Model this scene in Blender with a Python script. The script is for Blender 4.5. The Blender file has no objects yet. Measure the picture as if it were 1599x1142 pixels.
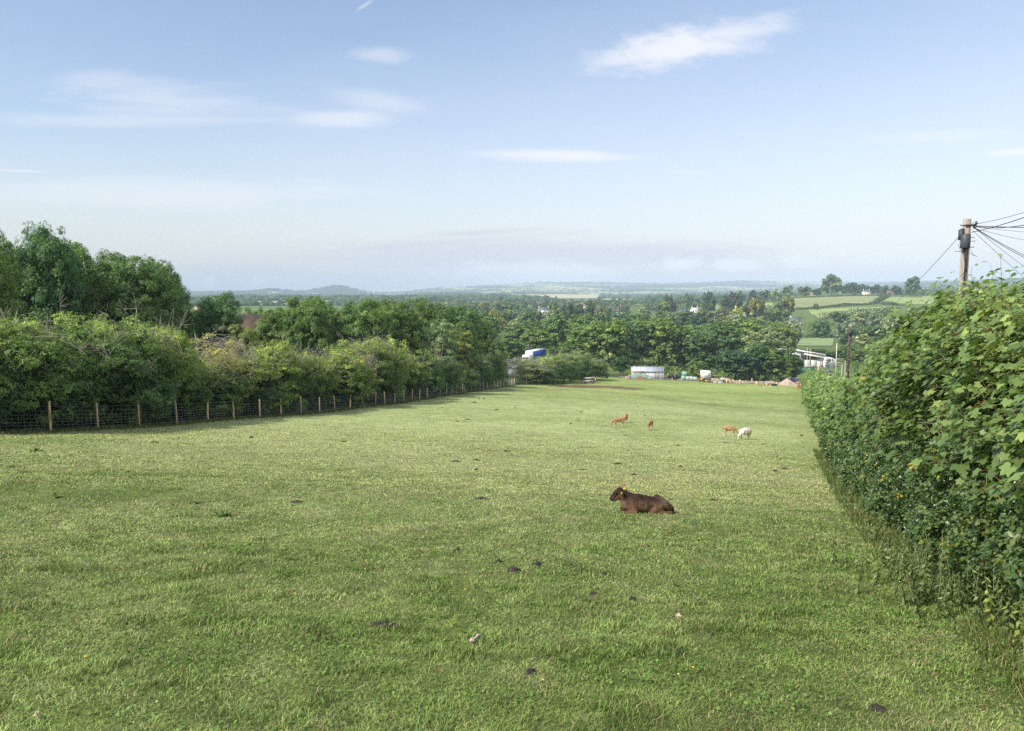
import bpy, bmesh, math, random
import numpy as np
from mathutils import Vector, Matrix

# ------------------------------------------------------------------ camera, sky, sun, exposure
FPX, CX, CY, HROW = 1244.0, 799.5, 571.0, 450.0
PITCH = math.atan((CY - HROW) / FPX)
cp, sp = math.cos(PITCH), math.sin(PITCH)
sc = bpy.context.scene
cam_d = bpy.data.cameras.new('camera'); cam = bpy.data.objects.new('camera', cam_d)
sc.collection.objects.link(cam); sc.camera = cam
cam_d.sensor_width = 36.0; cam_d.lens = FPX / 1599.0 * 36.0
cam_d.clip_start = 0.05; cam_d.clip_end = 60000
cam.location = (0, 0, 0); cam.rotation_euler = (math.pi / 2 - PITCH, 0, 0)
SUN_AZ, SUN_EL = math.radians(-124), math.radians(43)     # azimuth measured from +Y towards +X
SUN_STR, SKY_STR, EXPO = 3.7, 0.125, 0.62
sc.view_settings.view_transform = 'Standard'; sc.view_settings.look = 'None'
sc.view_settings.gamma = 1.0; sc.view_settings.exposure = EXPO
sc.cycles.max_bounces = 5; sc.cycles.diffuse_bounces = 3; sc.cycles.glossy_bounces = 2
sc.cycles.transmission_bounces = 3; sc.cycles.transparent_max_bounces = 6; sc.cycles.volume_bounces = 1
sc.cycles.caustics_reflective = False; sc.cycles.caustics_refractive = False
sc.cycles.use_denoising = False

world = bpy.data.worlds.new("World"); sc.world = world; world.use_nodes = True
nt = world.node_tree; nt.nodes.clear()
def N(t, **kw):
    n = nt.nodes.new(t)
    for k, v in kw.items(): setattr(n, k, v)
    return n
def M(op, a, b=None, c=None, clamp=False):
    n = nt.nodes.new('ShaderNodeMath'); n.operation = op; n.use_clamp = clamp
    for i, q in enumerate((a, b, c)):
        if q is None: continue
        if isinstance(q, (int, float)): n.inputs[i].default_value = q
        else: nt.links.new(q, n.inputs[i])
    return n.outputs[0]
sky = N('ShaderNodeTexSky'); sky.sky_type = 'NISHITA'; sky.sun_disc = False
sky.sun_elevation = SUN_EL; sky.sun_rotation = SUN_AZ; sky.altitude = 50
sky.air_density = 1.0; sky.dust_density = 1.4; sky.ozone_density = 1.3
tc = N('ShaderNodeTexCoord'); sep = N('ShaderNodeSeparateXYZ'); nt.links.new(tc.outputs['Generated'], sep.inputs[0])
yy = M('MAXIMUM', sep.outputs[1], 0.05)
uu = M('DIVIDE', sep.outputs[0], yy); vv = M('DIVIDE', sep.outputs[2], yy)
def ray(u, v):
    a = (u - CX) / FPX; b = -(v - CY) / FPX
    return a, cp + b * sp, -sp + b * cp
def uvd(u, v):
    x, y, z = ray(u, v); return x / y, z / y
comb = N('ShaderNodeCombineXYZ'); nt.links.new(uu, comb.inputs[0]); nt.links.new(vv, comb.inputs[1])
def wnoise(scale_u, scale_v, detail, off, rough=0.55, dist=0.0):
    mp = N('ShaderNodeMapping'); nt.links.new(comb.outputs[0], mp.inputs[0])
    mp.inputs['Scale'].default_value = (scale_u, scale_v, 1); mp.inputs['Location'].default_value = (off, off * .7, off * .3)
    nz = N('ShaderNodeTexNoise'); nz.inputs['Scale'].default_value = 1.0; nz.inputs['Detail'].default_value = detail
    nz.inputs['Roughness'].default_value = rough; nz.inputs['Distortion'].default_value = dist
    nt.links.new(mp.outputs[0], nz.inputs['Vector']); return nz.outputs['Fac']
n_fine = wnoise(22, 60, 6, 3.1, .6, .3); n_wisp = wnoise(5, 30, 6, 9.3, .6, .6); n_big = wnoise(1.6, 6, 3, 5.0)
n_streak = wnoise(7, 55, 5, 1.7, .62, .5)
n_puff = wnoise(26, 60, 5, 7.7, .6)
total = None
def cloud(u, v, ru, rv, rot, strength, noise, namt=0.9, soft=0.6):
    """elliptical cloud whose centre lies in the direction of photo pixel (u, v)"""
    global total
    c0, c1 = uvd(u, v); r = math.radians(rot)
    du = M('SUBTRACT', uu, c0); dv = M('SUBTRACT', vv, c1)
    a = M('DIVIDE', M('ADD', M('MULTIPLY', du, math.cos(r)), M('MULTIPLY', dv, math.sin(r))), ru / FPX)
    b = M('DIVIDE', M('SUBTRACT', M('MULTIPLY', dv, math.cos(r)), M('MULTIPLY', du, math.sin(r))), rv / FPX)
    d = M('SQRT', M('ADD', M('MULTIPLY', a, a), M('MULTIPLY', b, b)))
    e = M('ADD', M('SUBTRACT', 1.0, d), M('MULTIPLY', M('SUBTRACT', noise, 0.5), namt))
    e = M('DIVIDE', e, soft, clamp=True)
    e = M('MULTIPLY', M('MULTIPLY', M('MULTIPLY', e, e), M('SUBTRACT', 3.0, M('MULTIPLY', e, 2.0))), strength)
    total = e if total is None else M('MAXIMUM', total, e)
cloud(1060, 74, 185, 40, 9, .84, n_fine, 1.35, .9)
cloud(1150, 52, 120, 30, 14, .66, n_fine, 1.1, .9)
cloud(975, 92, 90, 20, 3, .62, n_fine, .9, .9)
cloud(596, 87, 70, 16, -3, .35, n_fine, 1.0, .9)
cloud(880, 244, 165, 14, -1, .75, n_streak, .9, .9)
cloud(540, 184, 120, 20, 3, .48, n_wisp, 1.3, .9)
cloud(590, 158, 110, 28, -8, .34, n_wisp, 1.2, .9)
cloud(240, 150, 230, 34, -6, .36, n_wisp, 1.9, .9)
cloud(180, 188, 340, 16, 0, .3, n_streak, 1.4, .9)
cloud(30, 267, 60, 3, -2, .5, n_streak, .6, .8)
cloud(250, 300, 430, 34, 0, .38, n_streak, 1.4, .8)
cloud(570, 8, 24, 4, 32, .35, n_streak, .6, .9)
cloud(1580, 238, 50, 7, 3, .7, n_streak, .8, .8)
cloud(1460, 212, 190, 14, 3, .3, n_streak, 1.2, .9)
cloud(1080, 270, 60, 6, -6, .3, n_streak, 1.0, .9)
cloud(1060, 412, 44, 14, 0, .95, n_puff, 1.5, .6)
cloud(1150, 414, 46, 12, 0, .9, n_puff, 1.3, .6)
cloud(1250, 410, 46, 14, 0, .75, n_puff, 1.3, .6)
cloud(326, 440, 14, 12, 0, .55, n_puff, .8, .6)
cloud(403, 440, 14, 10, 0, .5, n_puff, .8, .6)
cloud(830, 426, 170, 24, 0, .7, n_puff, 1.3, .6)
cloud(1380, 400, 200, 26, 0, .3, n_puff, 1.3, .7)
# thin high veil, thickening to the right and towards the horizon
hz = M('POWER', M('SUBTRACT', 1.0, M('DIVIDE', vv, 0.42, clamp=True), clamp=True), 1.4)
veil = M('ADD', M('ADD', M('MULTIPLY', uu, 0.34), -0.03), M('MULTIPLY', hz, 0.62))
veil = M('ADD', veil, M('MULTIPLY', M('SUBTRACT', n_big, 0.5), 0.26), clamp=True)
veil = M('MULTIPLY', M('ADD', veil, M('MULTIPLY', M('SUBTRACT', n_wisp, 0.5), 0.12), clamp=True), 0.93)
grade = N('ShaderNodeMix'); grade.data_type = 'RGBA'; grade.blend_type = 'MULTIPLY'; grade.inputs[0].default_value = 1
nt.links.new(sky.outputs[0], grade.inputs[6]); grade.inputs[7].default_value = (1.12, 1.03, 1.0, 1)
mv = N('ShaderNodeMix'); mv.data_type = 'RGBA'; nt.links.new(veil, mv.inputs[0]); nt.links.new(grade.outputs[2], mv.inputs[6])
mv.inputs[7].default_value = (4.6, 4.56, 5.08, 1)
# grey-mauve cloud bank low over the hills
total_white = total; total = None
cloud(830, 400, 560, 34, 0.6, .8, n_streak, 1.1, .7)
cloud(740, 364, 140, 9, 3, .75, n_streak, 1.0, .9)
cloud(640, 384, 330, 13, 4, .8, n_streak, 1.1, .9)
mg = N('ShaderNodeMix'); mg.data_type = 'RGBA'; nt.links.new(total, mg.inputs[0]); nt.links.new(mv.outputs[2], mg.inputs[6])
mg.inputs[7].default_value = (3.85, 3.8, 4.3, 1)
mw = N('ShaderNodeMix'); mw.data_type = 'RGBA'; nt.links.new(total_white, mw.inputs[0]); nt.links.new(mg.outputs[2], mw.inputs[6])
mw.inputs[7].default_value = (5.2, 5.25, 5.5, 1)
bg = N('ShaderNodeBackground'); bg.inputs[1].default_value = SKY_STR; nt.links.new(mw.outputs[2], bg.inputs[0])
wo = N('ShaderNodeOutputWorld'); nt.links.new(bg.outputs[0], wo.inputs[0])

sun_d = bpy.data.lights.new('sun', 'SUN'); sun_o = bpy.data.objects.new('sun', sun_d); sc.collection.objects.link(sun_o)
sun_d.energy = SUN_STR; sun_d.angle = math.radians(1.0); sun_d.color = (1.0, 0.93, 0.82)
sv = Vector((math.sin(SUN_AZ) * math.cos(SUN_EL), math.cos(SUN_AZ) * math.cos(SUN_EL), math.sin(SUN_EL)))
sun_o.rotation_euler = sv.to_track_quat('Z', 'Y').to_euler(); sun_o.location = sv * 300

# ------------------------------------------------------------------ small library
C = sc.collection
rng = np.random.default_rng(7)
random.seed(7)
def at(u, v, Y):
    x, y, z = ray(u, v); k = Y / y; return np.array((x * k, Y, z * k))
def hsh(ix, iy, seed):
    h = (ix.astype(np.int64) * 374761393 + iy.astype(np.int64) * 668265263 + seed * 1442695041) & 0x7fffffff
    h = ((h ^ (h >> 13)) * 1274126177) & 0x7fffffff
    return ((h ^ (h >> 16)) & 0xffffff) / float(0xffffff)
def vnoise(x, y, scale, seed=0):
    x = np.asarray(x, float) / scale; y = np.asarray(y, float) / scale
    ix = np.floor(x); iy = np.floor(y); fx = x - ix; fy = y - iy
    fx = fx * fx * (3 - 2 * fx); fy = fy * fy * (3 - 2 * fy)
    a = hsh(ix, iy, seed); b = hsh(ix + 1, iy, seed); c = hsh(ix, iy + 1, seed); d = hsh(ix + 1, iy + 1, seed)
    return (a * (1 - fx) + b * fx) * (1 - fy) + (c * (1 - fx) + d * fx) * fy
def fbm(x, y, scale, seed=0, oct=4):
    s = 0; a = 1; t = 0
    for i in range(oct):
        s = s + a * vnoise(x, y, scale / 2 ** i, seed + i * 17); t += a; a *= .55
    return s / t
def sstep(a, b, x):
    t = np.clip((x - a) / (b - a), 0, 1); return t * t * (3 - 2 * t)

# ------------------------------------------------------------------ the lie of the land
_ky = np.array([-400, -60, 0, 8, 15, 35, 60, 71, 100, 150, 207, 260, 400])
_kd = np.array([-2, -2, 1.8, 3.15, 4.25, 7.3, 10.3, 11.25, 13.9, 18.4, 22.4, 25.2, 29])
_gy = np.arange(-400, 401, 1.0); _gd = np.interp(_gy, _ky, _kd)
_gd = np.convolve(np.pad(_gd, 6, mode='edge'), np.ones(13) / 13, mode='valid')
COLS = np.array([-300, 100, 420, 520, 600, 700, 850, 1000, 1150, 1240, 1330, 1450, 1600, 1900], float)
TD = np.array([200, 320, 450, 600, 750, 900, 1050, 1200, 1500, 2000, 3000, 3800, 4600, 6000, 7500, 9000, 13000], float)
TR = np.array([
 [570, 570, 570, 572, 574, 578, 584, 588, 591, 594, 596, 596, 594, 594],
 [545, 545, 545, 546, 547, 548, 550, 553, 556, 562, 565, 565, 562, 560],
 [525, 525, 525, 525, 526, 528, 531, 533, 535, 537, 538, 538, 534, 530],
 [509, 509, 509, 509, 510, 511, 513, 514, 514, 512, 510, 509, 506, 500],
 [499, 499, 499, 499, 500, 501, 502, 502, 500, 493, 490, 489, 487, 484],
 [491, 491, 491, 491, 491, 492, 493, 493, 488, 479, 477, 476, 474, 472],
 [485, 485, 485, 485, 485, 486, 486, 486, 479, 469, 466, 466, 465, 464],
 [481, 481, 481, 481, 481, 481, 481, 480, 473, 463, 461, 461, 461, 460],
 [475, 475, 475, 475, 475, 475, 475, 473, 470, 467, 464, 464, 463, 462],
 [469, 469, 469, 469, 469, 469, 469, 468, 466, 464, 463, 461, 459, 457],
 [464, 465, 467, 467, 468, 466, 467, 467, 463, 460, 459, 456, 452, 450],
 [464, 464, 465, 466, 465, 461, 462, 464, 461, 458, 457, 450, 444, 440],
 [463, 462, 463, 463, 464, 461, 460, 461, 458, 456, 454, 445, 438, 434],
 [460, 459, 462, 461, 462, 459, 455, 456, 454, 452, 450, 443, 437, 433],
 [462, 461, 459, 459, 461, 456, 449, 449, 449, 448, 447, 442, 438, 434],
 [465, 463, 460, 462, 461, 455, 443, 443, 443, 442, 443, 441, 438, 434],
 [470, 470, 470, 470, 470, 466, 455, 455, 452, 452, 452, 450, 450, 450]], float)
HUMPS = [(425, 36, 454.5, 6200), (526, 38, 450.0, 6600), (385, 34, 458.5, 6800), (330, 40, 460, 6500), (660, 60, 459.5, 8000), (720, 50, 452, 8800), (770, 40, 450, 8800), (1170, 60, 440.5, 9000)]
def ground(x, y):
    x = np.asarray(x, float); y = np.asarray(y, float)
    x, y = np.broadcast_arrays(x, y)
    r = np.hypot(x, y) + 1e-6
    cross = 0.045 * sstep(0, 30, y)
    zn = -(np.interp(y, _gy, _gd) + cross * np.clip(x, -70, 90))
    zn = zn + 0.22 * (fbm(x, y, 14, 3, 2) - .5) * sstep(4, 25, r) + 0.05 * (fbm(x, y, 1.1, 5, 2) - .5)
    # the low step that crosses the left of the pasture
    s = (y - (17.5 + 0.10 * x)); zn = zn + 0.16 * np.exp(-(s / 1.6) ** 2) * sstep(1, -8, x)
    az = np.arctan2(x, y); Y = np.maximum(y, r * 0.35)
    px = CX + FPX * np.tan(np.clip(az, -1.1, 1.1))
    ci = np.clip(np.searchsorted(COLS, px) - 1, 0, len(COLS) - 2)
    cf = np.clip((px - COLS[ci]) / (COLS[ci + 1] - COLS[ci]), 0, 1); cf = cf * cf * (3 - 2 * cf)
    ly = np.log(np.clip(Y, TD[0], TD[-1])); LT = np.log(TD)
    di = np.clip(np.searchsorted(LT, ly) - 1, 0, len(TD) - 2)
    df = np.clip((ly - LT[di]) / (LT[di + 1] - LT[di]), 0, 1); df = df * df * (3 - 2 * df)
    row = (TR[di, ci] * (1 - cf) + TR[di, ci + 1] * cf) * (1 - df) + (TR[di + 1, ci] * (1 - cf) + TR[di + 1, ci + 1] * cf) * df
    for (hc, hw, hr, hd) in HUMPS:
        g = np.exp(-((px - hc) / hw) ** 2 - ((Y - hd) / (0.13 * hd)) ** 2)
        row = row + (hr - row) * g * (row > hr)
    row = row - 3.0 * sstep(4200, 6500, Y) * sstep(900, 750, px) - 1.2 * sstep(4200, 6500, Y) * sstep(750, 900, px)
    row = row - 1.6 * (fbm(x, y, 900, 31, 4) - .5) * sstep(2500, 5000, Y)
    zf = Y * (HROW - row) / FPX
    # low bank that carries the lorry road
    zb = 1.7 * np.exp(-((x - (6 + .30 * (y - 238))) / 8.0) ** 2) * sstep(206, 216, y) * sstep(345, 320, y)
    zf = np.where(y < -20, -(np.interp(y, _gy, _gd)), zf)
    w = sstep(205, 330, Y)
    return zn * (1 - w) + zf * w + zb
def gz(x, y): return float(ground(np.array([x]), np.array([y]))[0])
def gp(u, Y):
    """ground point in the azimuth of photo column u at forward distance Y"""
    x = (u - CX) / FPX * Y / (cp)          # first guess, then correct for pitch
    for _ in range(4):
        z = gz(x, Y); k = Y * cp - z * sp; x = (u - CX) / FPX * k
    return np.array((x, Y, gz(x, Y)))
def hit(u, v, y0=1.5, y1=9000):
    """where the ray of photo pixel (u, v) meets the ground"""
    a, b, c = ray(u, v); ys = np.exp(np.linspace(math.log(y0), math.log(y1), 1500))
    d = ys * c / b - ground(ys * a / b, ys)
    i = np.argmax(d < 0) if (d < 0).any() else len(ys) - 1
    if i == 0: Y = ys[0]
    else:
        t = d[i - 1] / (d[i - 1] - d[i] + 1e-9); Y = ys[i - 1] + (ys[i] - ys[i - 1]) * t
    return np.array((Y * a / b, Y, gz(Y * a / b, Y)))

def mesh_np(name, V, faces, mats, col=None, smooth=False, midx=None):
    V = np.asarray(V, np.float32); me = bpy.data.meshes.new(name)
    faces = [np.asarray(f, np.int32) for f in faces if len(f)]
    nl = sum(f.size for f in faces); nf = sum(len(f) for f in faces)
    me.vertices.add(len(V)); me.vertices.foreach_set('co', V.ravel())
    me.loops.add(nl); me.loops.foreach_set('vertex_index', np.concatenate([f.ravel() for f in faces]))
    me.polygons.add(nf)
    st = []; off = 0
    for f in faces:
        st.append(off + np.arange(len(f)) * f.shape[1]); off += f.size
    me.polygons.foreach_set('loop_start', np.concatenate(st).astype(np.int32))
    if midx is not None: me.polygons.foreach_set('material_index', np.asarray(midx, np.int32))
    me.update(calc_edges=True)
    if smooth: me.shade_smooth()
    if col is not None:
        a = me.color_attributes.new('Col', 'FLOAT_COLOR', 'POINT'); cc = np.ones((len(V), 4), np.float32)
        cc[:, :3] = col; a.data.foreach_set('color', cc.ravel())
    for m in (mats if isinstance(mats, (list, tuple)) else [mats]): me.materials.append(m)
    return me
def link(name, me, parent=None, loc=None):
    o = bpy.data.objects.new(name, me); C.objects.link(o)
    if parent is not None: o.parent = parent
    if loc is not None: o.location = loc
    return o
def tag(o, label=None, cat=None, group=None, kind=None):
    if label: o['label'] = label
    if cat: o['category'] = cat
    if group: o['group'] = group
    if kind: o['kind'] = kind
    return o
def thing(name, label, cat, loc=(0, 0, 0), rz=0, group=None, scale=None):
    o = bpy.data.objects.new(name, None); C.objects.link(o); o.location = loc; o.rotation_euler = (0, 0, rz)
    o.empty_display_size = .3
    if scale is not None: o.scale = scale
    return tag(o, label, cat, group)

# ------------------------------------------------------------------ materials
def newmat(name):
    m = bpy.data.materials.new(name); m.use_nodes = True; t = m.node_tree; t.nodes.clear()
    out = t.nodes.new('ShaderNodeOutputMaterial'); return m, t, out
def mat(name, rgb, rough=.8, nscale=4.0, namt=.25, metal=0.0, bump=0.0, spec=.3, streak=None, attr=False, tint2=None):
    m, t, out = newmat(name); L = t.links.new
    p = t.nodes.new('ShaderNodeBsdfPrincipled'); L(p.outputs[0], out.inputs[0])
    p.inputs['Roughness'].default_value = rough; p.inputs['Metallic'].default_value = metal
    p.inputs['Specular IOR Level'].default_value = spec
    co = t.nodes.new('ShaderNodeTexCoord'); vec = co.outputs['Object']
    if streak:
        mp = t.nodes.new('ShaderNodeMapping'); mp.inputs['Scale'].default_value = streak; L(vec, mp.inputs[0]); vec = mp.outputs[0]
    nz = t.nodes.new('ShaderNodeTexNoise'); nz.inputs['Scale'].default_value = nscale; nz.inputs['Detail'].default_value = 5
    nz.inputs['Roughness'].default_value = .65; L(vec, nz.inputs['Vector'])
    mr = t.nodes.new('ShaderNodeMapRange'); mr.inputs[1].default_value = .3; mr.inputs[2].default_value = .7
    mr.inputs[3].default_value = 1 - namt; mr.inputs[4].default_value = 1 + namt; L(nz.outputs['Fac'], mr.inputs[0])
    mx = t.nodes.new('ShaderNodeMix'); mx.data_type = 'RGBA'; mx.blend_type = 'MULTIPLY'; mx.inputs[0].default_value = 1
    mx.inputs[6].default_value = (*rgb, 1)
    if attr:
        at_ = t.nodes.new('ShaderNodeAttribute'); at_.attribute_name = 'Col'; L(at_.outputs['Color'], mx.inputs[6])
    if tint2:
        m2 = t.nodes.new('ShaderNodeMix'); m2.data_type = 'RGBA'; m2.inputs[6].default_value = (*rgb, 1); m2.inputs[7].default_value = (*tint2, 1)
        n2 = t.nodes.new('ShaderNodeTexNoise'); n2.inputs['Scale'].default_value = nscale * .37; n2.inputs['Detail'].default_value = 4; L(vec, n2.inputs['Vector'])
        r2 = t.nodes.new('ShaderNodeMapRange'); r2.inputs[1].default_value = .42; r2.inputs[2].default_value = .6; L(n2.outputs['Fac'], r2.inputs[0])
        L(r2.outputs[0], m2.inputs[0]); L(m2.outputs[2], mx.inputs[6])
    L(mr.outputs[0], mx.inputs[7]); L(mx.outputs[2], p.inputs['Base Color'])
    if bump:
        b = t.nodes.new('ShaderNodeBump'); b.inputs['Strength'].default_value = bump; b.inputs['Distance'].default_value = .05
        L(nz.outputs['Fac'], b.inputs['Height']); L(b.outputs[0], p.inputs['Normal'])
    return m
def leafmat(name, tint=(1, 1, 1), trans=.28, rough=.5, spec=.35, tcol=(1.15, 1.25, .55), vary=True):
    """leaf surface: colour from the leaf's own Col attribute, partly translucent"""
    m, t, out = newmat(name); L = t.links.new
    a = t.nodes.new('ShaderNodeAttribute'); a.attribute_name = 'Col'
    oi = t.nodes.new('ShaderNodeObjectInfo')
    mr = t.nodes.new('ShaderNodeMapRange'); mr.inputs[3].default_value = 1.0; mr.inputs[4].default_value = 1.0; L(oi.outputs['Random'], mr.inputs[0])
    mx = t.nodes.new('ShaderNodeMix'); mx.data_type = 'RGBA'; mx.blend_type = 'MULTIPLY'; mx.inputs[0].default_value = 1
    rp = t.nodes.new('ShaderNodeValToRGB'); cr = rp.color_ramp; L(oi.outputs['Random'], rp.inputs[0])       # each plant has its own shade of green
    V_ = [(0, (.78, .88, .98)), (.3, (.95, 1.0, 1.0)), (.6, (1.06, 1.0, .86)), (.82, (1.28, 1.16, .80)), (1, (1.22, 1.20, 1.12))] if vary else [(0, (.96, .97, .99)), (1, (1.05, 1.03, .98))]
    cr.elements[0].position = V_[0][0]; cr.elements[0].color = (*V_[0][1], 1); cr.elements[1].position = V_[-1][0]; cr.elements[1].color = (*V_[-1][1], 1)
    for q_, c_ in V_[1:-1]: e_ = cr.elements.new(q_); e_.color = (*c_, 1)
    mt = t.nodes.new('ShaderNodeMix'); mt.data_type = 'RGBA'; mt.blend_type = 'MULTIPLY'; mt.inputs[0].default_value = 1; L(rp.outputs[0], mt.inputs[6]); mt.inputs[7].default_value = (*tint, 1)
    L(a.outputs['Color'], mx.inputs[6]); L(mt.outputs[2], mx.inputs[7])
    mx2 = t.nodes.new('ShaderNodeMix'); mx2.data_type = 'RGBA'; mx2.blend_type = 'MULTIPLY'; mx2.inputs[0].default_value = 1
    L(mx.outputs[2], mx2.inputs[6]); L(mr.outputs[0], mx2.inputs[7])
    p = t.nodes.new('ShaderNodeBsdfPrincipled'); p.inputs['Roughness'].default_value = rough; p.inputs['Specular IOR Level'].default_value = spec
    L(mx2.outputs[2], p.inputs['Base Color'])
    tr = t.nodes.new('ShaderNodeBsdfTranslucent')
    m3 = t.nodes.new('ShaderNodeMix'); m3.data_type = 'RGBA'; m3.blend_type = 'MULTIPLY'; m3.inputs[0].default_value = 1
    L(mx2.outputs[2], m3.inputs[6]); m3.inputs[7].default_value = (*tcol, 1); L(m3.outputs[2], tr.inputs[0])
    ms = t.nodes.new('ShaderNodeMixShader'); ms.inputs[0].default_value = trans
    L(p.outputs[0], ms.inputs[1]); L(tr.outputs[0], ms.inputs[2]); L(ms.outputs[0], out.inputs[0])
    return m
M_LEAF = leafmat('leaf_tree', (1.45, 1.42, 1.40), trans=.36)
M_LEAFNEAR = leafmat('leaf_near', (1.12, 1.1, 1.1), trans=.34, rough=.42, spec=.45, vary=False)
M_BARK = mat('bark', (.11, .09, .07), .9, 6, .35, bump=.6)
M_TWIG = mat('dead_twig', (.30, .26, .21), .9, 8, .3)
M_GRASS = leafmat('grass_blade', trans=.25, rough=.6, spec=.2, tcol=(1.1, 1.15, .6), vary=False)

# ------------------------------------------------------------------ leaf scattering
def frames(n, d):
    """rotation matrices (k,3,3): columns x = d made perpendicular to n, y, z = n"""
    n = n / (np.linalg.norm(n, axis=1, keepdims=True) + 1e-9)
    x = d - n * (d * n).sum(1, keepdims=True); x /= (np.linalg.norm(x, axis=1, keepdims=True) + 1e-9)
    y = np.cross(n, x); return np.stack([x, y, n], axis=2)
def stamp(tv, tf, cen, R, s):
    """copies of template (tv, list of face arrays) at cen with rotations R, sizes s"""
    k, nv = len(cen), len(tv)
    s = np.asarray(s, float).reshape(-1, 1, 1) if np.ndim(s) == 1 else s
    V = np.einsum('kij,vj->kvi', R, tv) * s + cen[:, None, :]
    F = [(f[None] + (np.arange(k) * nv)[:, None, None]).reshape(-1, f.shape[1]) for f in tf]
    return V.reshape(-1, 3), F
def rnd(k): return rng.normal(size=(k, 3))
LEAF4 = np.array([(-.5, 0, 0), (0, -.36, .08), (.5, 0, -.06), (0, .36, .08)]); LEAF4F = [np.array([(0, 1, 2, 3)])]
CL = []     # small spray of three leaves used for tree crowns
for a in (0, 2.2, 4.1):
    c, s = math.cos(a), math.sin(a)
    for (px_, py_) in ((0.06, 0), (.34, -.2), (.62, 0), (.34, .2)): CL.append((px_ * c - py_ * s, px_ * s + py_ * c, .16 * (px_ * math.cos(a * 1.7))))
BR = []      # bramble leaf of three rounded leaflets
for a in (0, 2.1, 4.2):
    c, s = math.cos(a), math.sin(a)
    for (px_, py_, pz_) in ((0.05, 0, .0), (.20, -.17, .05), (.42, -.20, .03), (.66, -.03, -.09), (.64, .03, -.09), (.42, .20, .03), (.20, .17, .05)): BR.append((px_ * c - py_ * s, px_ * s + py_ * c, pz_ + .05 * math.cos(a * 1.7)))
BR = np.array(BR); BRF = [np.concatenate([np.array([(0, 1, 2, 3), (0, 3, 4, 5)]) + 7 * q for q in range(3)]), np.array([(0, 5, 6), (7, 12, 13), (14, 19, 20)])]
CL = np.array(CL); CLF = [np.array([(0, 1, 2, 3), (4, 5, 6, 7), (8, 9, 10, 11)])]
class Acc:
    def __init__(s): s.V = []; s.F = {}; s.C = []; s.n = 0; s.M = {}
    def add(s, V, F, col, mi=0):
        V = np.asarray(V, float)
        for f in F:
            f = np.asarray(f)
            s.F.setdefault(f.shape[1], []).append(f + s.n); s.M.setdefault(f.shape[1], []).append(np.full(len(f), mi))
        s.V.append(V); col = np.asarray(col, float)
        s.C.append(np.broadcast_to(col, (len(V), 3)).copy() if col.ndim == 1 else col); s.n += len(V)
    def mesh(s, name, mats, smooth=False):
        k = sorted(s.F); return mesh_np(name, np.concatenate(s.V), [np.concatenate(s.F[i]) for i in k], mats, np.concatenate(s.C), smooth,
                                        np.concatenate([np.concatenate(s.M[i]) for i in k]))
def tube(acc, pts, rads, sides=6, col=(.2, .2, .2), mi=0, cap=True):
    pts = np.asarray(pts, float); rads = np.broadcast_to(np.asarray(rads, float), (len(pts),))
    V = []; up = np.array((0, 0, 1.0))
    for i, p in enumerate(pts):
        d = pts[min(i + 1, len(pts) - 1)] - pts[max(i - 1, 0)]; d = d / (np.linalg.norm(d) + 1e-9)
        a = np.cross(d, up)
        if np.linalg.norm(a) < .05: a = np.cross(d, (1, 0, 0))
        a /= np.linalg.norm(a); b = np.cross(d, a)
        for k in range(sides):
            t = 2 * math.pi * k / sides; V.append(p + rads[i] * (a * math.cos(t) + b * math.sin(t)))
    F = [(i * sides + k, (i + 1) * sides + k, (i + 1) * sides + (k + 1) % sides, i * sides + (k + 1) % sides) for i in range(len(pts) - 1) for k in range(sides)]
    FF = [np.array(F)]
    if cap and sides == 4: FF[0] = np.concatenate([FF[0], [(0, 1, 2, 3)], [tuple(len(V) - 4 + q for q in (3, 2, 1, 0))]])
    elif cap:
        n0 = len(V); V.append(pts[0]); V.append(pts[-1])
        T = [(n0, k, (k + 1) % sides) for k in range(sides)] + [(n0 + 1, n0 - sides + (k + 1) % sides, n0 - sides + k) for k in range(sides)]
        FF.append(np.array(T))
    acc.add(np.array(V), FF, col, mi)
def box(acc, lo, hi, col=(.5, .5, .5), mi=0, R=None, org=(0, 0, 0)):
    lo = np.array(lo, float); hi = np.array(hi, float)
    V = np.array([[(lo, hi)[(i >> k) & 1][k] for k in range(3)] for i in range(8)])
    if R is not None: V = V @ np.array(R).T
    V = V + np.array(org)
    acc.add(V, [np.array([(0, 2, 3, 1), (4, 5, 7, 6), (0, 1, 5, 4), (2, 6, 7, 3), (0, 4, 6, 2), (1, 3, 7, 5)])], col, mi)
def prism(acc, poly, y0, y1, col=(.5, .5, .5), mi=0, axis='y'):
    """polygon in the xz plane pushed from y0 to y1 (axis y) or yz plane along x (axis x)"""
    n = len(poly)
    def pt(p, q): return (p[0], q, p[1]) if axis == 'y' else (q, p[0], p[1])
    V = [pt(p, y0) for p in poly] + [pt(p, y1) for p in poly]
    F = {4: [(k, (k + 1) % n, n + (k + 1) % n, n + k) for k in range(n)]}
    F.setdefault(n, []).append(tuple(range(n - 1, -1, -1))); F[n].append(tuple(range(n, 2 * n)))
    acc.add(np.array(V, float), [np.array(v) for v in F.values()], col, mi)
def rotz(a): c, s = math.cos(a), math.sin(a); return np.array([[c, -s, 0], [s, c, 0], [0, 0, 1.0]])
def simple(name, fn, m, parent=None, loc=None, smooth=False):
    a = Acc(); fn(a); return link(name, a.mesh(name, m, smooth), parent, loc)
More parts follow.
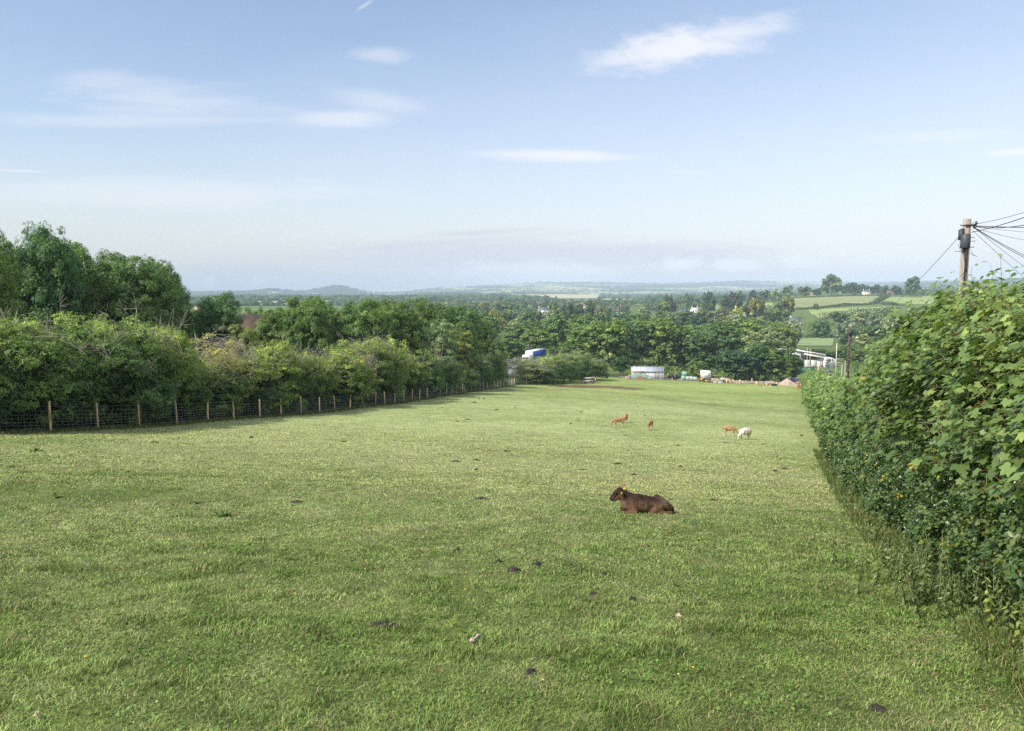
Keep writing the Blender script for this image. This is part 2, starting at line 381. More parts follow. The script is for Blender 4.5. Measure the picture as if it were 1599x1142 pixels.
# ------------------------------------------------------------------ ground
def fence_x(y):
    y = np.asarray(y, float)
    return np.where(y < 71, -27.6 + .205 * y, -13.05 + .165 * (y - 71))
def hedge_x(y): return 1.5 + .36 * np.asarray(y, float)
def seg_d(x, y, pts):
    """distance from points to a polyline on the ground"""
    d = np.full(np.shape(x), 1e9)
    for (a, b) in zip(pts[:-1], pts[1:]):
        vx, vy = b[0] - a[0], b[1] - a[1]
        t = np.clip(((x - a[0]) * vx + (y - a[1]) * vy) / (vx * vx + vy * vy), 0, 1)
        d = np.minimum(d, np.hypot(x - a[0] - t * vx, y - a[1] - t * vy))
    return d
WORN = [hit(u, v)[:2] for u, v in ((640, 622), (760, 611), (900, 609), (1010, 619), (1120, 634), (1235, 643))]
MUD = [hit(u, v)[:2] for u, v in ((890, 604), (925, 603.5), (958, 605), (980, 607))]
YARD0 = 213.0
PATCH = [(hit(u, v)[:2], ru, rv, k) for u, v, ru, rv, k in (
    (300, 745, 4.5, 1.1, -1), (90, 770, 3.0, .8, -1), (560, 735, 3.5, 1.0, -.6), (760, 640, 9, 3, -.5),
    (1000, 650, 5, 2.5, .5), (1100, 700, 5, 3, .7), (900, 700, 5, 2.5, .6), (1080, 745, 3, 1.4, .7), (430, 690, 6, 2.5, .4),
    (780, 760, 3, 1.2, .4), (1190, 760, 2.2, 1.6, -.5), (700, 680, 6, 2, .3), (1000, 612, 22, 6, .9), (1120, 604, 22, 6, .9))]
def pasture(x, y):
    """(colour, lushness): the grass's own colour over the pasture"""
    r = np.hypot(x, y)
    n1 = fbm(x, y, 9, 11, 3); n2 = fbm(x, y, 1.3, 21, 3); n3 = fbm(x * .35, y, 26, 41, 3)
    n4 = fbm(x, y, .45, 61, 2)
    dry = .15 + .55 * sstep(5, 24, y) + .9 * (n1 - .5) + .8 * (n3 - .5) + .45 * (n2 - .5) + .5 * (n4 - .5)
    for (c, ru, rv, k) in PATCH:
        dry = dry + .45 * k * np.exp(-((x - c[0]) / ru) ** 2 - ((y - c[1]) / rv) ** 2)
    dry = np.clip(dry, 0, 1)[..., None]
    lush = np.array((.142, .212, .054)); pale = np.array((.315, .368, .158)); fresh = np.array((.280, .345, .108))
    pale = pale + (fresh - pale) * sstep(85, 150, y)[..., None]
    c = lush * (1 - dry) + pale * dry
    dirt = .55 * np.exp(-(seg_d(x, y, WORN) / 1.7) ** 2) * sstep(.3, .55, n2)
    dirt = np.maximum(dirt, 1.0 * sstep(5.2, 3.4, seg_d(x, y, MUD) + 2.5 * (n2 - .5)))
    dirt = np.maximum(dirt, .6 * sstep(.66, .78, n2) * sstep(.55, .35, n1) * (y < 60))
    dirt = np.maximum(dirt, .4 * sstep(1.6, .3, np.abs(x - fence_x(y) - .3)) * (y < 160) * sstep(.35, .6, n2))
    dirt = np.clip(dirt, 0, 1)[..., None]
    return c * (1 - dirt) + np.array((.150, .095, .066)) * dirt, np.clip(1 - dry[..., 0] - dirt[..., 0], 0, 1), dirt[..., 0]
def voro(x, y, sx, sy, seed):
    ang = .35; X = (x * math.cos(ang) + y * math.sin(ang)) / sx; Y = (-x * math.sin(ang) + y * math.cos(ang)) / sy
    ix = np.floor(X); iy = np.floor(Y); f1 = np.full(X.shape, 9.); f2 = f1.copy(); cid = np.zeros(X.shape)
    for dx in (-1, 0, 1):
        for dy in (-1, 0, 1):
            a = ix + dx; b = iy + dy
            d = np.hypot(a + .15 + .7 * hsh(a, b, seed) - X, b + .15 + .7 * hsh(a, b, seed + 1) - Y); h = hsh(a, b, seed + 2)
            near = d < f1; f2 = np.where(near, f1, np.minimum(f2, d)); cid = np.where(near, h, cid); f1 = np.where(near, d, f1)
    return cid, f2 - f1
FIELDPAL = np.array([(.20, .27, .09), (.27, .31, .12), (.15, .23, .07), (.36, .35, .19), (.24, .30, .10), (.40, .39, .24), (.17, .25, .08), (.30, .33, .13), (.30, .21, .16), (.32, .34, .16)])
WOODC = np.array((.030, .058, .026))
def far_land(x, y):
    """(colour, wood mask, edge mask) of the country beyond the valley"""
    cid, e = voro(x, y, 330, 620, 5)
    wn = fbm(x, y, 1500, 51, 3)
    px = CX + FPX * x / np.maximum(y, 1)
    thr = .26 + .5 * sstep(.5, .62, wn)
    thr = np.where((y > 2500) & (y < 4700), thr + .35 * sstep(.38, .5, wn), thr)
    wood = (cid * 7.31 % 1) < thr
    wood |= (y > 2700) & (y < 3900) & (px > 590) & (px < 860) & (fbm(x, y, 300, 8, 2) > .28)
    wood |= (y > 5000) & (y < 9000) & (px < 560) & (fbm(x, y, 500, 9, 2) > .4)
    wood |= (y > 2600) & (y < 5200) & (px > 1300) & (fbm(x, y, 700, 19, 2) > .42)
    pal = FIELDPAL[np.minimum((cid * 10).astype(int), 9)]
    c = np.where(wood[..., None], WOODC, pal)
    c = np.where(((e < .05) & ~wood)[..., None], WOODC * 1.2, c)
    return c, wood, (e < .06) & ~wood
def build_ground():
    az = np.concatenate([np.linspace(-math.pi, -.78, 40)[:-1], np.linspace(-.78, .78, 560), np.linspace(.78, math.pi, 40)[1:-1]])
    rr = np.concatenate([[0.35, .7], np.exp(np.linspace(math.log(1.0), math.log(12500), 520))])
    A, R = np.meshgrid(az, rr); X = R * np.sin(A); Y = R * np.cos(A); Z = ground(X, Y)
    V = np.stack([X, Y, Z], -1).reshape(-1, 3); na, nr = len(az), len(rr)
    i = np.arange(nr - 1)[:, None]; j = np.arange(na)[None]; j2 = (j + 1) % na
    Fq = np.stack([i * na + j, i * na + j2, (i + 1) * na + j2, (i + 1) * na + j], -1).reshape(-1, 4)
    V = np.concatenate([V, [(0, 0, gz(0, 0))]]); ctr = len(V) - 1
    Ft = np.stack([np.full(na, ctr), (np.arange(na) + 1) % na, np.arange(na)], -1)
    x, y = V[:, 0], V[:, 1]
    pc, _, dirt = pasture(x, y); fc, wood, _ = far_land(x, y)
    inp = (x > fence_x(y) - .4) & (x < hedge_x(y) + .2) & (y < YARD0)
    mid = np.array((.10, .15, .04)) * (0.8 + .5 * fbm(x, y, 40, 71, 3))[:, None]
    under = np.array((.050, .064, .028))
    far = sstep(1300, 1900, np.hypot(x, y))[:, None]
    c = np.where(inp[:, None], pc, mid * (1 - far) + fc * far)
    rr_ = np.hypot(x, y); c = np.where(inp[:, None], c * (1 - (.42 * (1 - sstep(8, 60, rr_)))[:, None] * np.array((.9, 1.0, 1.0))), c)  # nearby ground darkened: shade between the grass blades put into its colour
    strip = (~inp) & (y < 230) & (y > -60) & (np.abs(x) < 90)
    c = np.where(strip[:, None], under, c)
    m, t, out = newmat('ground'); L = t.links.new
    a = t.nodes.new('ShaderNodeAttribute'); a.attribute_name = 'Col'; co = t.nodes.new('ShaderNodeTexCoord')
    p = t.nodes.new('ShaderNodeBsdfPrincipled'); p.inputs['Roughness'].default_value = .9; p.inputs['Specular IOR Level'].default_value = .12
    prev = a.outputs['Color']
    for (s, lo, hi, det) in ((.55, .80, 1.20, 4), (4.5, .66, 1.34, 5), (26, .55, 1.42, 4), (95, .55, 1.5, 3)):
        nz = t.nodes.new('ShaderNodeTexNoise'); nz.inputs['Scale'].default_value = s; nz.inputs['Detail'].default_value = det; nz.inputs['Roughness'].default_value = .7
        L(co.outputs['Object'], nz.inputs['Vector'])
        mr = t.nodes.new('ShaderNodeMapRange'); mr.inputs[1].default_value = .3; mr.inputs[2].default_value = .7
        mr.inputs[3].default_value = lo; mr.inputs[4].default_value = hi; L(nz.outputs['Fac'], mr.inputs[0])
        mx = t.nodes.new('ShaderNodeMix'); mx.data_type = 'RGBA'; mx.blend_type = 'MULTIPLY'; mx.inputs[0].default_value = 1
        L(prev, mx.inputs[6]); L(mr.outputs[0], mx.inputs[7]); prev = mx.outputs[2]
    # small bare and brown specks
    nz = t.nodes.new('ShaderNodeTexNoise'); nz.inputs['Scale'].default_value = 2.3; nz.inputs['Detail'].default_value = 6; nz.inputs['Roughness'].default_value = .75
    L(co.outputs['Object'], nz.inputs['Vector'])
    mr = t.nodes.new('ShaderNodeMapRange'); mr.inputs[1].default_value = .62; mr.inputs[2].default_value = .70; mr.inputs[4].default_value = .55; L(nz.outputs['Fac'], mr.inputs[0])
    mx = t.nodes.new('ShaderNodeMix'); mx.data_type = 'RGBA'; L(mr.outputs[0], mx.inputs[0]); L(prev, mx.inputs[6]); mx.inputs[7].default_value = (.10, .078, .05, 1)
    L(mx.outputs[2], p.inputs['Base Color']); L(p.outputs[0], out.inputs[0])
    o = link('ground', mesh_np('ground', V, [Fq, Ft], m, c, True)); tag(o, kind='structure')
build_ground()

# ------------------------------------------------------------------ grass blades on the pasture
def build_grass():
    acc = Acc()
    def sample(n, y0, y1):
        y = np.sqrt(rng.uniform(y0 ** 2, y1 ** 2, n)); x = rng.uniform(-.70, .70, n) * y
        k = (x > fence_x(y)) & (x < hedge_x(y) + .3); return x[k], y[k]
    bands = ((2.4, 4.2, 130000, 1), (4.2, 7, 220000, 1), (7, 12, 260000, 0), (12, 22, 260000, 0), (22, 42, 200000, 0), (42, 75, 150000, 0), (75, 125, 90000, 0))
    for (y0, y1, n, fine) in bands:
        x, y = sample(int(n * 1.45), y0 * (.8 if y0 > 3 else 1), y1 * 1.25); pk = (sstep(y0 * .8, y0 * 1.25, y) if y0 > 3 else 1) * (1 - sstep(y1 * .8, y1 * 1.25, y))
        pk = rng.random(len(x)) < pk; x, y = x[pk], y[pk]; n = len(x); z = ground(x, y); r = np.hypot(x, y)
        col, lush, dirt = pasture(x, y)
        gap = vnoise(x, y, .09 + .004 * r, 123) * .6 + vnoise(x, y, .31, 124) * .4
        keep = (rng.random(n) > dirt * .9) & (rng.random(n) < .45 + 1.3 * sstep(.25, .60, gap)); x, y, z, r, col, lush = x[keep], y[keep], z[keep], r[keep], col[keep], lush[keep]; n = len(x)
        tuft = fbm(x, y, .42, 77, 3); clump = sstep(.50, .74, tuft) * (.35 + lush)
        h = (1 - .35 * sstep(30, 90, r)) * (.010 + .018 * rng.random(n) + .036 * clump * rng.random(n)) * (1 + .3 * sstep(10, 40, r))
        tall = rng.random(n) < .004 + .012 * clump * lush; h = np.where(tall, .04 + .05 * rng.random(n), h)
        w = np.maximum(.0031, .00074 * r) * rng.uniform(.6, 1.7, n); w = np.where(tall, w * .5, w)
        th = rng.uniform(0, 2 * math.pi, n); lean = rng.uniform(.3, 2.3, n) * h * np.where(tall, .3, 1); lean = np.where(clump > .4, lean * .6, lean)
        tone_ = (1 + .75 * (vnoise(x, y, .14, 201) - .5) + .35 * (vnoise(x, y, .55, 202) - .5))[:, None]; col = col * tone_ * (1 - .14 * clump[:, None] * np.array((1, .6, .8)))
        dx, dy = np.cos(th), np.sin(th); ph = th + rng.uniform(.9, 2.2, n); wx, wy = np.cos(ph) * w, np.sin(ph) * w
        base = np.stack([x, y, z - .004], 1); tip = base + np.stack([dx * lean, dy * lean, h], 1)
        v = rng.random((n, 1)); q = np.clip(rng.random(n), .0, 1 - .08 * sstep(20, 60, r))
        c = col * (1.0 + .9 * (rng.random((n, 1)) - .45)) * (1.08 + .25 * v * np.array((1., .8, .2)))
        straw = q < (.09 + .10 * (1 - lush)) * (.4 + 1.2 * vnoise(x, y, .4, 203)); c = np.where(straw[:, None], np.array((.42, .36, .20)) * (.5 + .8 * v), c)
        lit = (q > .90) & (q <= .93) & (vnoise(x, y, .7, 205) > .45); c = np.where(lit[:, None], np.array((.24, .15, .095)) * (.5 + .8 * v), c); dark = q > .93; c = np.where(dark[:, None], np.array((.045, .085, .022)), c)
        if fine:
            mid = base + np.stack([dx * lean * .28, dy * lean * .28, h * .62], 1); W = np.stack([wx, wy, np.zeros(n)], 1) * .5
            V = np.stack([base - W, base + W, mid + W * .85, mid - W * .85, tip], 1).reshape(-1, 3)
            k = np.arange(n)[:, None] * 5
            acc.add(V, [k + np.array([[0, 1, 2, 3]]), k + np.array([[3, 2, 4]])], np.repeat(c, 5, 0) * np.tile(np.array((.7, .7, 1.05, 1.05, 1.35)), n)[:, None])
        else:
            W = np.stack([wx, wy, np.zeros(n)], 1) * .8
            V = np.stack([base - W, base + W, tip], 1).reshape(-1, 3); k = np.arange(n)[:, None] * 3
            acc.add(V, [k + np.array([[0, 1, 2]])], np.repeat(c, 3, 0))
    # small round leaves of clover and plantain lying in the sward
    x, y = sample(60000, 2.4, 16); z = ground(x, y); col, lush, dirt = pasture(x, y); k = fbm(x, y, .8, 99, 2) > .5
    x, y, z, col = x[k], y[k], z[k], col[k]; n = len(x)
    R = frames(np.array((0, 0, 1.)) + .45 * rnd(n), rnd(n))
    V, F = stamp(LEAF4, LEAF4F, np.stack([x, y, z + .012 + .015 * rng.random(n)], 1), R, rng.uniform(.014, .036, n))
    acc.add(V, F, np.repeat(col * np.array((.85, 1.1, .85)) * rng.uniform(.5, 1.4, (n, 1)), 4, 0))
    o = link('pasture_grass', acc.mesh('pasture_grass', M_GRASS)); tag(o, 'short grazed green grass covering the pasture', 'grass', kind='stuff')
build_grass()

# ------------------------------------------------------------------ trees
def crown_mesh(name, seed, H, R, base=.25, nl=9, nc=170, per=70, ls=.34, col=(.055, .095, .028), col2=None, loose=1.0, trunk=True, shape='round', extra=0, twigs=0, lean=.0, core=True, bark=(.11, .09, .07), mode='parts', tpl=None):
    """returns (crown mesh, trunk mesh) in metres: lobes > leaf clumps > leaf sprays"""
    g = np.random.default_rng(seed); acc = Acc(); wood = Acc(); col = np.array(col); col2 = np.array(col2 if col2 is not None else col * np.array((1.45, 1.35, 1.1)))
    TV, TF = (CL, CLF) if tpl is None else tpl
    zc = H * (base + (1 - base) * .5); hz_ = H * (1 - base) * .5
    lobes = []
    for i in range(nl):
        t = (i + .5) / nl; a = i * 2.399 + g.uniform(-.4, .4)
        zz = -0.75 + 1.30 * t
        if shape == 'round': rad = math.sqrt(max(0, 1 - (zz * .92) ** 2)) * .62
        elif shape == 'column': rad = .35 * (1 - max(0, zz)) ** .5 + .08
        elif shape == 'cone': rad = .55 * (1 - zz) / 1.75
        elif shape == 'bush': rad = math.sqrt(max(0, 1 - max(zz, 0) ** 2)) * .66
        rad *= g.uniform(.75, 1.1)
        lr = (.50 if shape in ('round', 'bush') else .55) * g.uniform(.8, 1.2)
        if shape == 'cone': lr *= (1.25 - zz) * .55
        c = np.array((math.cos(a) * rad * R, math.sin(a) * rad * R, zc + zz * hz_ * (1 - .32 * lr)))
        lobes.append((c, lr * R, min(lr * hz_ * 1.15, lr * R * 1.3) if shape != 'column' else lr * hz_ * .8))
    LC = np.array([l[0] for l in lobes]); LR = np.array([l[1] for l in lobes]); LZ = np.array([l[2] for l in lobes])
    cc = []; cr = []; nrm = []
    while len(cc) < nc:
        i = g.choice(nl, p=LR ** 2 / (LR ** 2).sum()); d = g.normal(size=3); d[2] = d[2] * .8 + .42; d /= np.linalg.norm(d)
        p = LC[i] + d * np.array((LR[i], LR[i], LZ[i])) * g.uniform(.78, 1.04 * loose)
        q = ((p - LC) / np.stack([LR, LR, LZ], 1)); dd = np.linalg.norm(q, axis=1)
        if (dd < .84).any() and g.random() < .93: continue
        if p[2] < H * base * .6: continue
        cc.append(p); nrm.append(d); cr.append(g.uniform(.11, .24) * R * (1.1 if shape != 'column' else .7) * (9 / nl) ** .3)
    cc = np.array(cc); nrm = np.array(nrm); cr = np.array(cr)
    q_ = .99
    fz = (H * .985) / np.quantile(cc[:, 2] + cr * .5, q_); fr = R / np.quantile(np.hypot(cc[:, 0], cc[:, 1]) + cr * .5, .96)
    if shape in ('round', 'bush'):
        S_ = np.array((fr, fr, fz)); cc = cc * S_; LC = LC * S_; LR = LR * fr; LZ = LZ * fz; cr = cr * fr
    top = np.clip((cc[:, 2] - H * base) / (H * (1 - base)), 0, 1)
    tone = g.uniform(0, 1, len(cc)); tone = np.clip(tone ** 1.5 * (.18 + 1.35 * sstep(.5, .98, top) if shape == 'bush' else 1), 0, 1); ccol = col + (col2 - col) * tone[:, None]; ccol = ccol * g.uniform(.74, 1.30, (len(cc), 1))  # bush clumps turn lighter upwards: sunlit tops put into the leaf colour
    k = np.repeat(np.arange(len(cc)), per); n = len(k)
    off = g.normal(size=(n, 3)); off /= np.linalg.norm(off, axis=1, keepdims=True) + 1e-6; off *= g.uniform(.15, 1, (n, 1)) ** .45
    off[:, 2] *= .62; P = cc[k] + off * cr[k][:, None]
    nn = off * 1.1 + nrm[k] * .5 + np.array((0, 0, .55)) + .55 * g.normal(size=(n, 3))
    Rm = frames(nn, g.normal(size=(n, 3))); s = ls * g.uniform(.6, 1.35, n)
    lc = ccol[k] * g.uniform(.72, 1.28, (n, 1)); V, F = stamp(TV, TF, P, Rm, s); acc.add(V, F, np.repeat(lc, len(TV), 0))
    if core:        # sparse inner leaves that close the crown, coloured darker as inner shade
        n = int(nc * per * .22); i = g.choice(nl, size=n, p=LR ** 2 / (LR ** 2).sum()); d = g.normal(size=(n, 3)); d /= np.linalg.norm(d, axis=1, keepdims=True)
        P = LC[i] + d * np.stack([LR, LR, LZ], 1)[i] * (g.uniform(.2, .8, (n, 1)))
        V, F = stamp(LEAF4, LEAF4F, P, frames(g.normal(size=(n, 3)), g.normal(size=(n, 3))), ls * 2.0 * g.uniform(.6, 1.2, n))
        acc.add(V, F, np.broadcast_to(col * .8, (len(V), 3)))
    if trunk:
        tr = .028 * H * (.8 if shape != 'column' else .6); b = np.array(bark)
        top_p = np.array((lean * H * .3, 0, H * (base + .35)))
        tube(wood, [(0, 0, -.8), (0, 0, .2), top_p * .5 + g.normal(size=3) * .12, top_p], [tr * 1.5, tr * 1.1, tr * .85, tr * .4], 7, b)
        for i in range(nl):
            st = top_p * g.uniform(.35, .95); md = (st + LC[i]) / 2 + np.array((0, 0, -.05 * H)) * g.random() + g.normal(size=3) * .1
            tube(wood, [st, md, LC[i]], [tr * .45, tr * .3, tr * .12], 5, b)
            for q in range(3):
                j = g.integers(len(cc)); jj = np.argmin(np.linalg.norm(cc - (LC[i] + g.normal(size=3) * LR[i] * .8), axis=1))
                tube(wood, [LC[i], (LC[i] + cc[jj]) / 2 + g.normal(size=3) * .15, cc[jj]], [tr * .13, tr * .08, tr * .03], 4, b * 1.3)
    for q in range(twigs):   # bare grey twigs breaking out of the top
        j = g.integers(len(cc)); p = cc[j]
        if p[2] < H * .45: continue
        d = np.array((g.normal() * .8, g.normal() * .8, abs(g.normal()) * .7 + .25)); d /= np.linalg.norm(d); l = g.uniform(.5, 1.5)
        m1 = p + d * l * .5 + g.normal(size=3) * .22; e = p + d * l + g.normal(size=3) * .25
        tube(wood, [p - d * .3, m1, e], [.020, .013, .005], 4, np.array((.28, .26, .215)) * g.uniform(.7, 1.2), 1)
        for z in range(5):
            f = m1 + g.normal(size=3) * .34 + d * .25; tube(wood, [m1 if z else e, (m1 + f) / 2 + g.normal(size=3) * .05, f], [.010, .007, .004], 4, np.array((.30, .275, .23)), 1)
    if mode == 'one':
        for V_, in [(0,)]:
            pass
        if trunk:
            for kf, lst in wood.F.items():
                acc.F.setdefault(kf, []).extend([f + acc.n for f in lst]); acc.M.setdefault(kf, []).extend([np.full(len(f), 1) for f in lst])
            acc.V += wood.V; acc.C += wood.C; acc.n += wood.n
        return acc.mesh(name, [M_LEAF, M_BARKC]), None
    return acc.mesh(name + '_crown', M_LEAF), (wood.mesh(name + '_trunk', [M_BARKC, M_BARKC]) if wood.n else None)
M_BARKC = mat('bark_tinted', (.1, .1, .1), .9, 7, .35, attr=True)
DG, MG, YG, GG, OG, PU, DK = (.050, .092, .028), (.072, .120, .034), (.16, .20, .045), (.115, .150, .080), (.105, .125, .035), (.040, .022, .030), (.030, .062, .026)
CONES = None
PROTO = {}
def proto(kind, *a, **k): PROTO.setdefault(kind, []).append(crown_mesh(kind + str(len(PROTO.get(kind, []))), *a, **k))
# near trees, about 15 m tall, small leaves
for s in (1, 2): proto('ash', s, 15, 5.6, .10, 14, 380, 60, .27, (.066, .135, .045), (.125, .205, .062), 1.06)
for s in (3, 4, 5): proto('sycamore', s, 14, 5.2, .06, 13, 330, 62, .29, (.060, .125, .040), (.145, .205, .058), 1.02)
proto('willow', 6, 10, 3.0, .14, 9, 190, 55, .20, (.16, .23, .125), (.22, .28, .14), 1.2, core=False, bark=(.34, .30, .24))
proto('goldsyc', 7, 9.5, 2.6, .12, 8, 160, 55, .24, (.15, .20, .055), (.36, .34, .09), 1.1)
# hawthorn of the field hedge: 5.5 m tall, wide, sunlit tops painted yellow green, bare twigs
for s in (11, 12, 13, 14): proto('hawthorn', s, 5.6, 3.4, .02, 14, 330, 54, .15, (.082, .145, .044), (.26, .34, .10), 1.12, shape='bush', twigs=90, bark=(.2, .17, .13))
proto('deadthorn', 15, 5.6, 2.6, .05, 9, 90, 40, .14, (.15, .19, .07), (.34, .35, .13), 1.2, shape='bush', twigs=130, core=False, bark=(.36, .32, .26))
for s in (16, 17): proto('ivybush', s, 3.0, 2.2, .0, 8, 150, 60, .13, (.040, .082, .026), (.085, .145, .042), 1.0, shape='bush', trunk=False)
# mid-distance trees
for s in (21, 22, 23, 24): proto('mid', s, 14, 6.0, .12, 10, 150, 36, .55, (.072, .140, .045), (.165, .235, .070), 1.03, tpl=(LEAF4 * 1.25, LEAF4F))
proto('midgold', 25, 12, 4.6, .14, 9, 130, 32, .5, (.17, .22, .09), (.27, .30, .12), 1.12, tpl=(LEAF4 * 1.25, LEAF4F), core=False, bark=(.3, .27, .2))
proto('middark', 26, 14, 5.5, .1, 9, 150, 36, .52, (.045, .100, .040), (.085, .150, .052), 1.0, tpl=(LEAF4 * 1.25, LEAF4F))
for s in (31, 32, 33): proto('low', s, 11, 5.2, .10, 8, 55, 15, 1.25, (.065, .125, .045), (.135, .195, .065), 1.0, mode='one', tpl=(LEAF4 * 1.1, LEAF4F))
proto('lowdark', 34, 11, 5.0, .08, 8, 55, 15, 1.2, (.036, .075, .036), (.065, .115, .045), 1.0, mode='one', tpl=(LEAF4 * 1.1, LEAF4F))
proto('lowgrey', 35, 10, 5.0, .08, 8, 55, 15, 1.1, (.16, .215, .12), (.23, .29, .165), 1.05, mode='one', tpl=(LEAF4 * 1.1, LEAF4F))
proto('lowolive', 36, 11, 4.8, .1, 8, 55, 15, 1.1, (.13, .16, .05), (.26, .26, .08), 1.0, mode='one', tpl=(LEAF4 * 1.1, LEAF4F))
proto('lowpurple', 37, 11, 5.0, .1, 8, 55, 15, 1.2, (.035, .020, .030), (.055, .03, .04), 1.0, mode='one', tpl=(LEAF4 * 1.1, LEAF4F))
proto('lowyellow', 38, 10, 4.0, .06, 8, 55, 15, 1.0, (.30, .30, .04), (.42, .40, .07), 1.0, mode='one', tpl=(LEAF4 * 1.1, LEAF4F))
for s in (41, 42): proto('poplar', s, 20, 2.9, .04, 12, 90, 22, .8, (.05, .10, .036), (.09, .145, .048), 1.0, shape='column', mode='one', tpl=(LEAF4 * 1.1, LEAF4F))
proto('conifer', 43, 16, 4.0, .04, 12, 90, 20, .9, (.028, .055, .026), (.05, .085, .032), 1.0, shape='cone', mode='one', tpl=(LEAF4 * 1.1, LEAF4F))
for s in (51, 52): proto('hedgebush', s, 2.6, 2.6, .0, 7, 40, 14, .5, (.032, .062, .024), (.055, .09, .03), 1.0, shape='bush', mode='one', trunk=False, tpl=(LEAF4 * 1.1, LEAF4F))
def ptree(kind, name, x, y, label, group=None, cat='tree', sx=1.0, sz=None, rz=None, var=None, z=None, sy=None):
    P_ = PROTO[kind]; cm, tm = P_[(var if var is not None else int(rng.integers(len(P_)))) % len(P_)]
    sz = sx if sz is None else sz; rz = float(rng.uniform(0, 6.28)) if rz is None else rz
    loc = (x, y, (gz(x, y) if z is None else z))
    if tm is None:
        o = link(name, cm, None, loc); o.scale = (sx, sy or sx, sz); o.rotation_euler = (0, 0, rz); return tag(o, label, cat, group)
    o = thing(name, label, cat, loc, rz, group, (sx, sy or sx, sz)); link('foliage' if cat == 'shrub' else 'crown', cm, o)
    if tm is not None: link('branches' if cat == 'shrub' else 'trunk', tm, o)
    return o
HN = {'ash': 15, 'sycamore': 14, 'willow': 10, 'goldsyc': 9.5, 'hawthorn': 5.6, 'deadthorn': 5.6, 'ivybush': 3, 'mid': 14, 'midgold': 12, 'middark': 14, 'low': 11, 'lowdark': 11, 'lowgrey': 10, 'lowolive': 11, 'lowpurple': 11, 'lowyellow': 10, 'poplar': 20, 'conifer': 16, 'hedgebush': 2.6}
RN = {'ash': 5.6, 'sycamore': 5.2, 'willow': 3, 'goldsyc': 2.6, 'hawthorn': 3.4, 'deadthorn': 2.6, 'ivybush': 2.2, 'mid': 6, 'midgold': 4.6, 'middark': 5.5, 'low': 5.2, 'lowdark': 5, 'lowgrey': 5, 'lowolive': 4.8, 'lowpurple': 5, 'lowyellow': 4, 'poplar': 2.9, 'conifer': 4, 'hedgebush': 2.6}
def vtree(kind, u, Y, toprow, halfw, label, group=None, cat='tree', name='tree', var=None, rz=None):
    """tree in photo column u at distance Y, with its top at a photo row and its half width in photo pixels"""
    g = gp(u, Y); top = Y * (HROW - toprow) / FPX; H = max(top - g[2], 1.0)
    sz = H / (HN[kind] * .985); sx = halfw / FPX * Y / (RN[kind] * 1.02)
    return ptree(kind, name, g[0], g[1], label, group, cat, sx, sz, rz, var, g[2])

# tall trees behind the field hedge
LEFT = [
 ('ash', -30, 60, 360, 70, 'tall dark ash cut by the left edge of the photo', 0), ('ash', 70, 68, 354, 66, 'tallest ash, with sky showing through its limbs, second from the left', 1),
 ('ash', 20, 82, 395, 60, 'dark ash crown filling in behind the two tallest ashes', 0), ('ash', 150, 84, 412, 46, 'ash in the dip between the two high crowns on the left', 1),
 ('ash', 214, 74, 396, 74, 'broad domed ash whose crown ends the high skyline on the left', 0), ('ash', 262, 86, 432, 42, 'lower shoulder of ash to the right of the domed crown', 1),
 ('ash', 112, 74, 374, 52, 'ash filling the crown line between the two tallest trees', 0), ('ash', 182, 82, 404, 46, 'ash leaning on the left side of the domed crown', 1), ('ash', 250, 80, 414, 40, 'ash leaning on the right side of the domed crown', 0),
 ('sycamore', 312, 96, 482, 34, 'small leafy tree hiding the left end of the red roofed house', 1), ('ash', 345, 84, 458, 38, 'thin open topped tree in front of the red roofed house', 0),
 ('ash', 398, 128, 480, 24, 'slight tree standing behind the red roofed house', 1),
 ('sycamore', 440, 96, 476, 50, 'round sycamore right of the red roofed house', 0), ('sycamore', 484, 92, 461, 44, 'sycamore with keys whose top stands out against the blue hills', 1),
 ('sycamore', 530, 98, 474, 42, 'sycamore in the dip of the tree line', 2), ('sycamore', 574, 94, 466, 46, 'yellowish sycamore in the middle of the long tree line', 0),
 ('sycamore', 628, 101, 466, 52, 'broad sycamore full of yellow keys behind the pale willow', 1), ('sycamore', 676, 118, 468, 42, 'dark sycamore behind and right of the key laden one', 2),
 ('sycamore', 716, 134, 478, 42, 'dark sycamore sloping down towards the valley', 0), ('sycamore', 748, 152, 497, 28, 'last big dark sycamore of the tree line', 1),
 ('sycamore', 776, 186, 530, 17, 'small dark tree ending the tree line above the road', 2), ('middark', 500, 118, 484, 60, 'dark crown behind the long tree line', 0)]
for (k, u, Y, tr_, hw, lab, v) in LEFT: vtree(k, u, Y, tr_, hw, lab, name='ash_tree' if k == 'ash' else 'sycamore_tree', var=v, cat='tree')
vtree('willow', 684, 113, 500, 33, 'pale grey green willow with bare grey limbs behind the hedge', name='willow_tree')
vtree('goldsyc', 716, 126, 514, 27, 'small sycamore with golden keys right of the pale willow', name='sycamore_tree')
vtree('goldsyc', 386, 74, 506, 30, 'small bright bush topped tree below the house wall', name='small_tree')
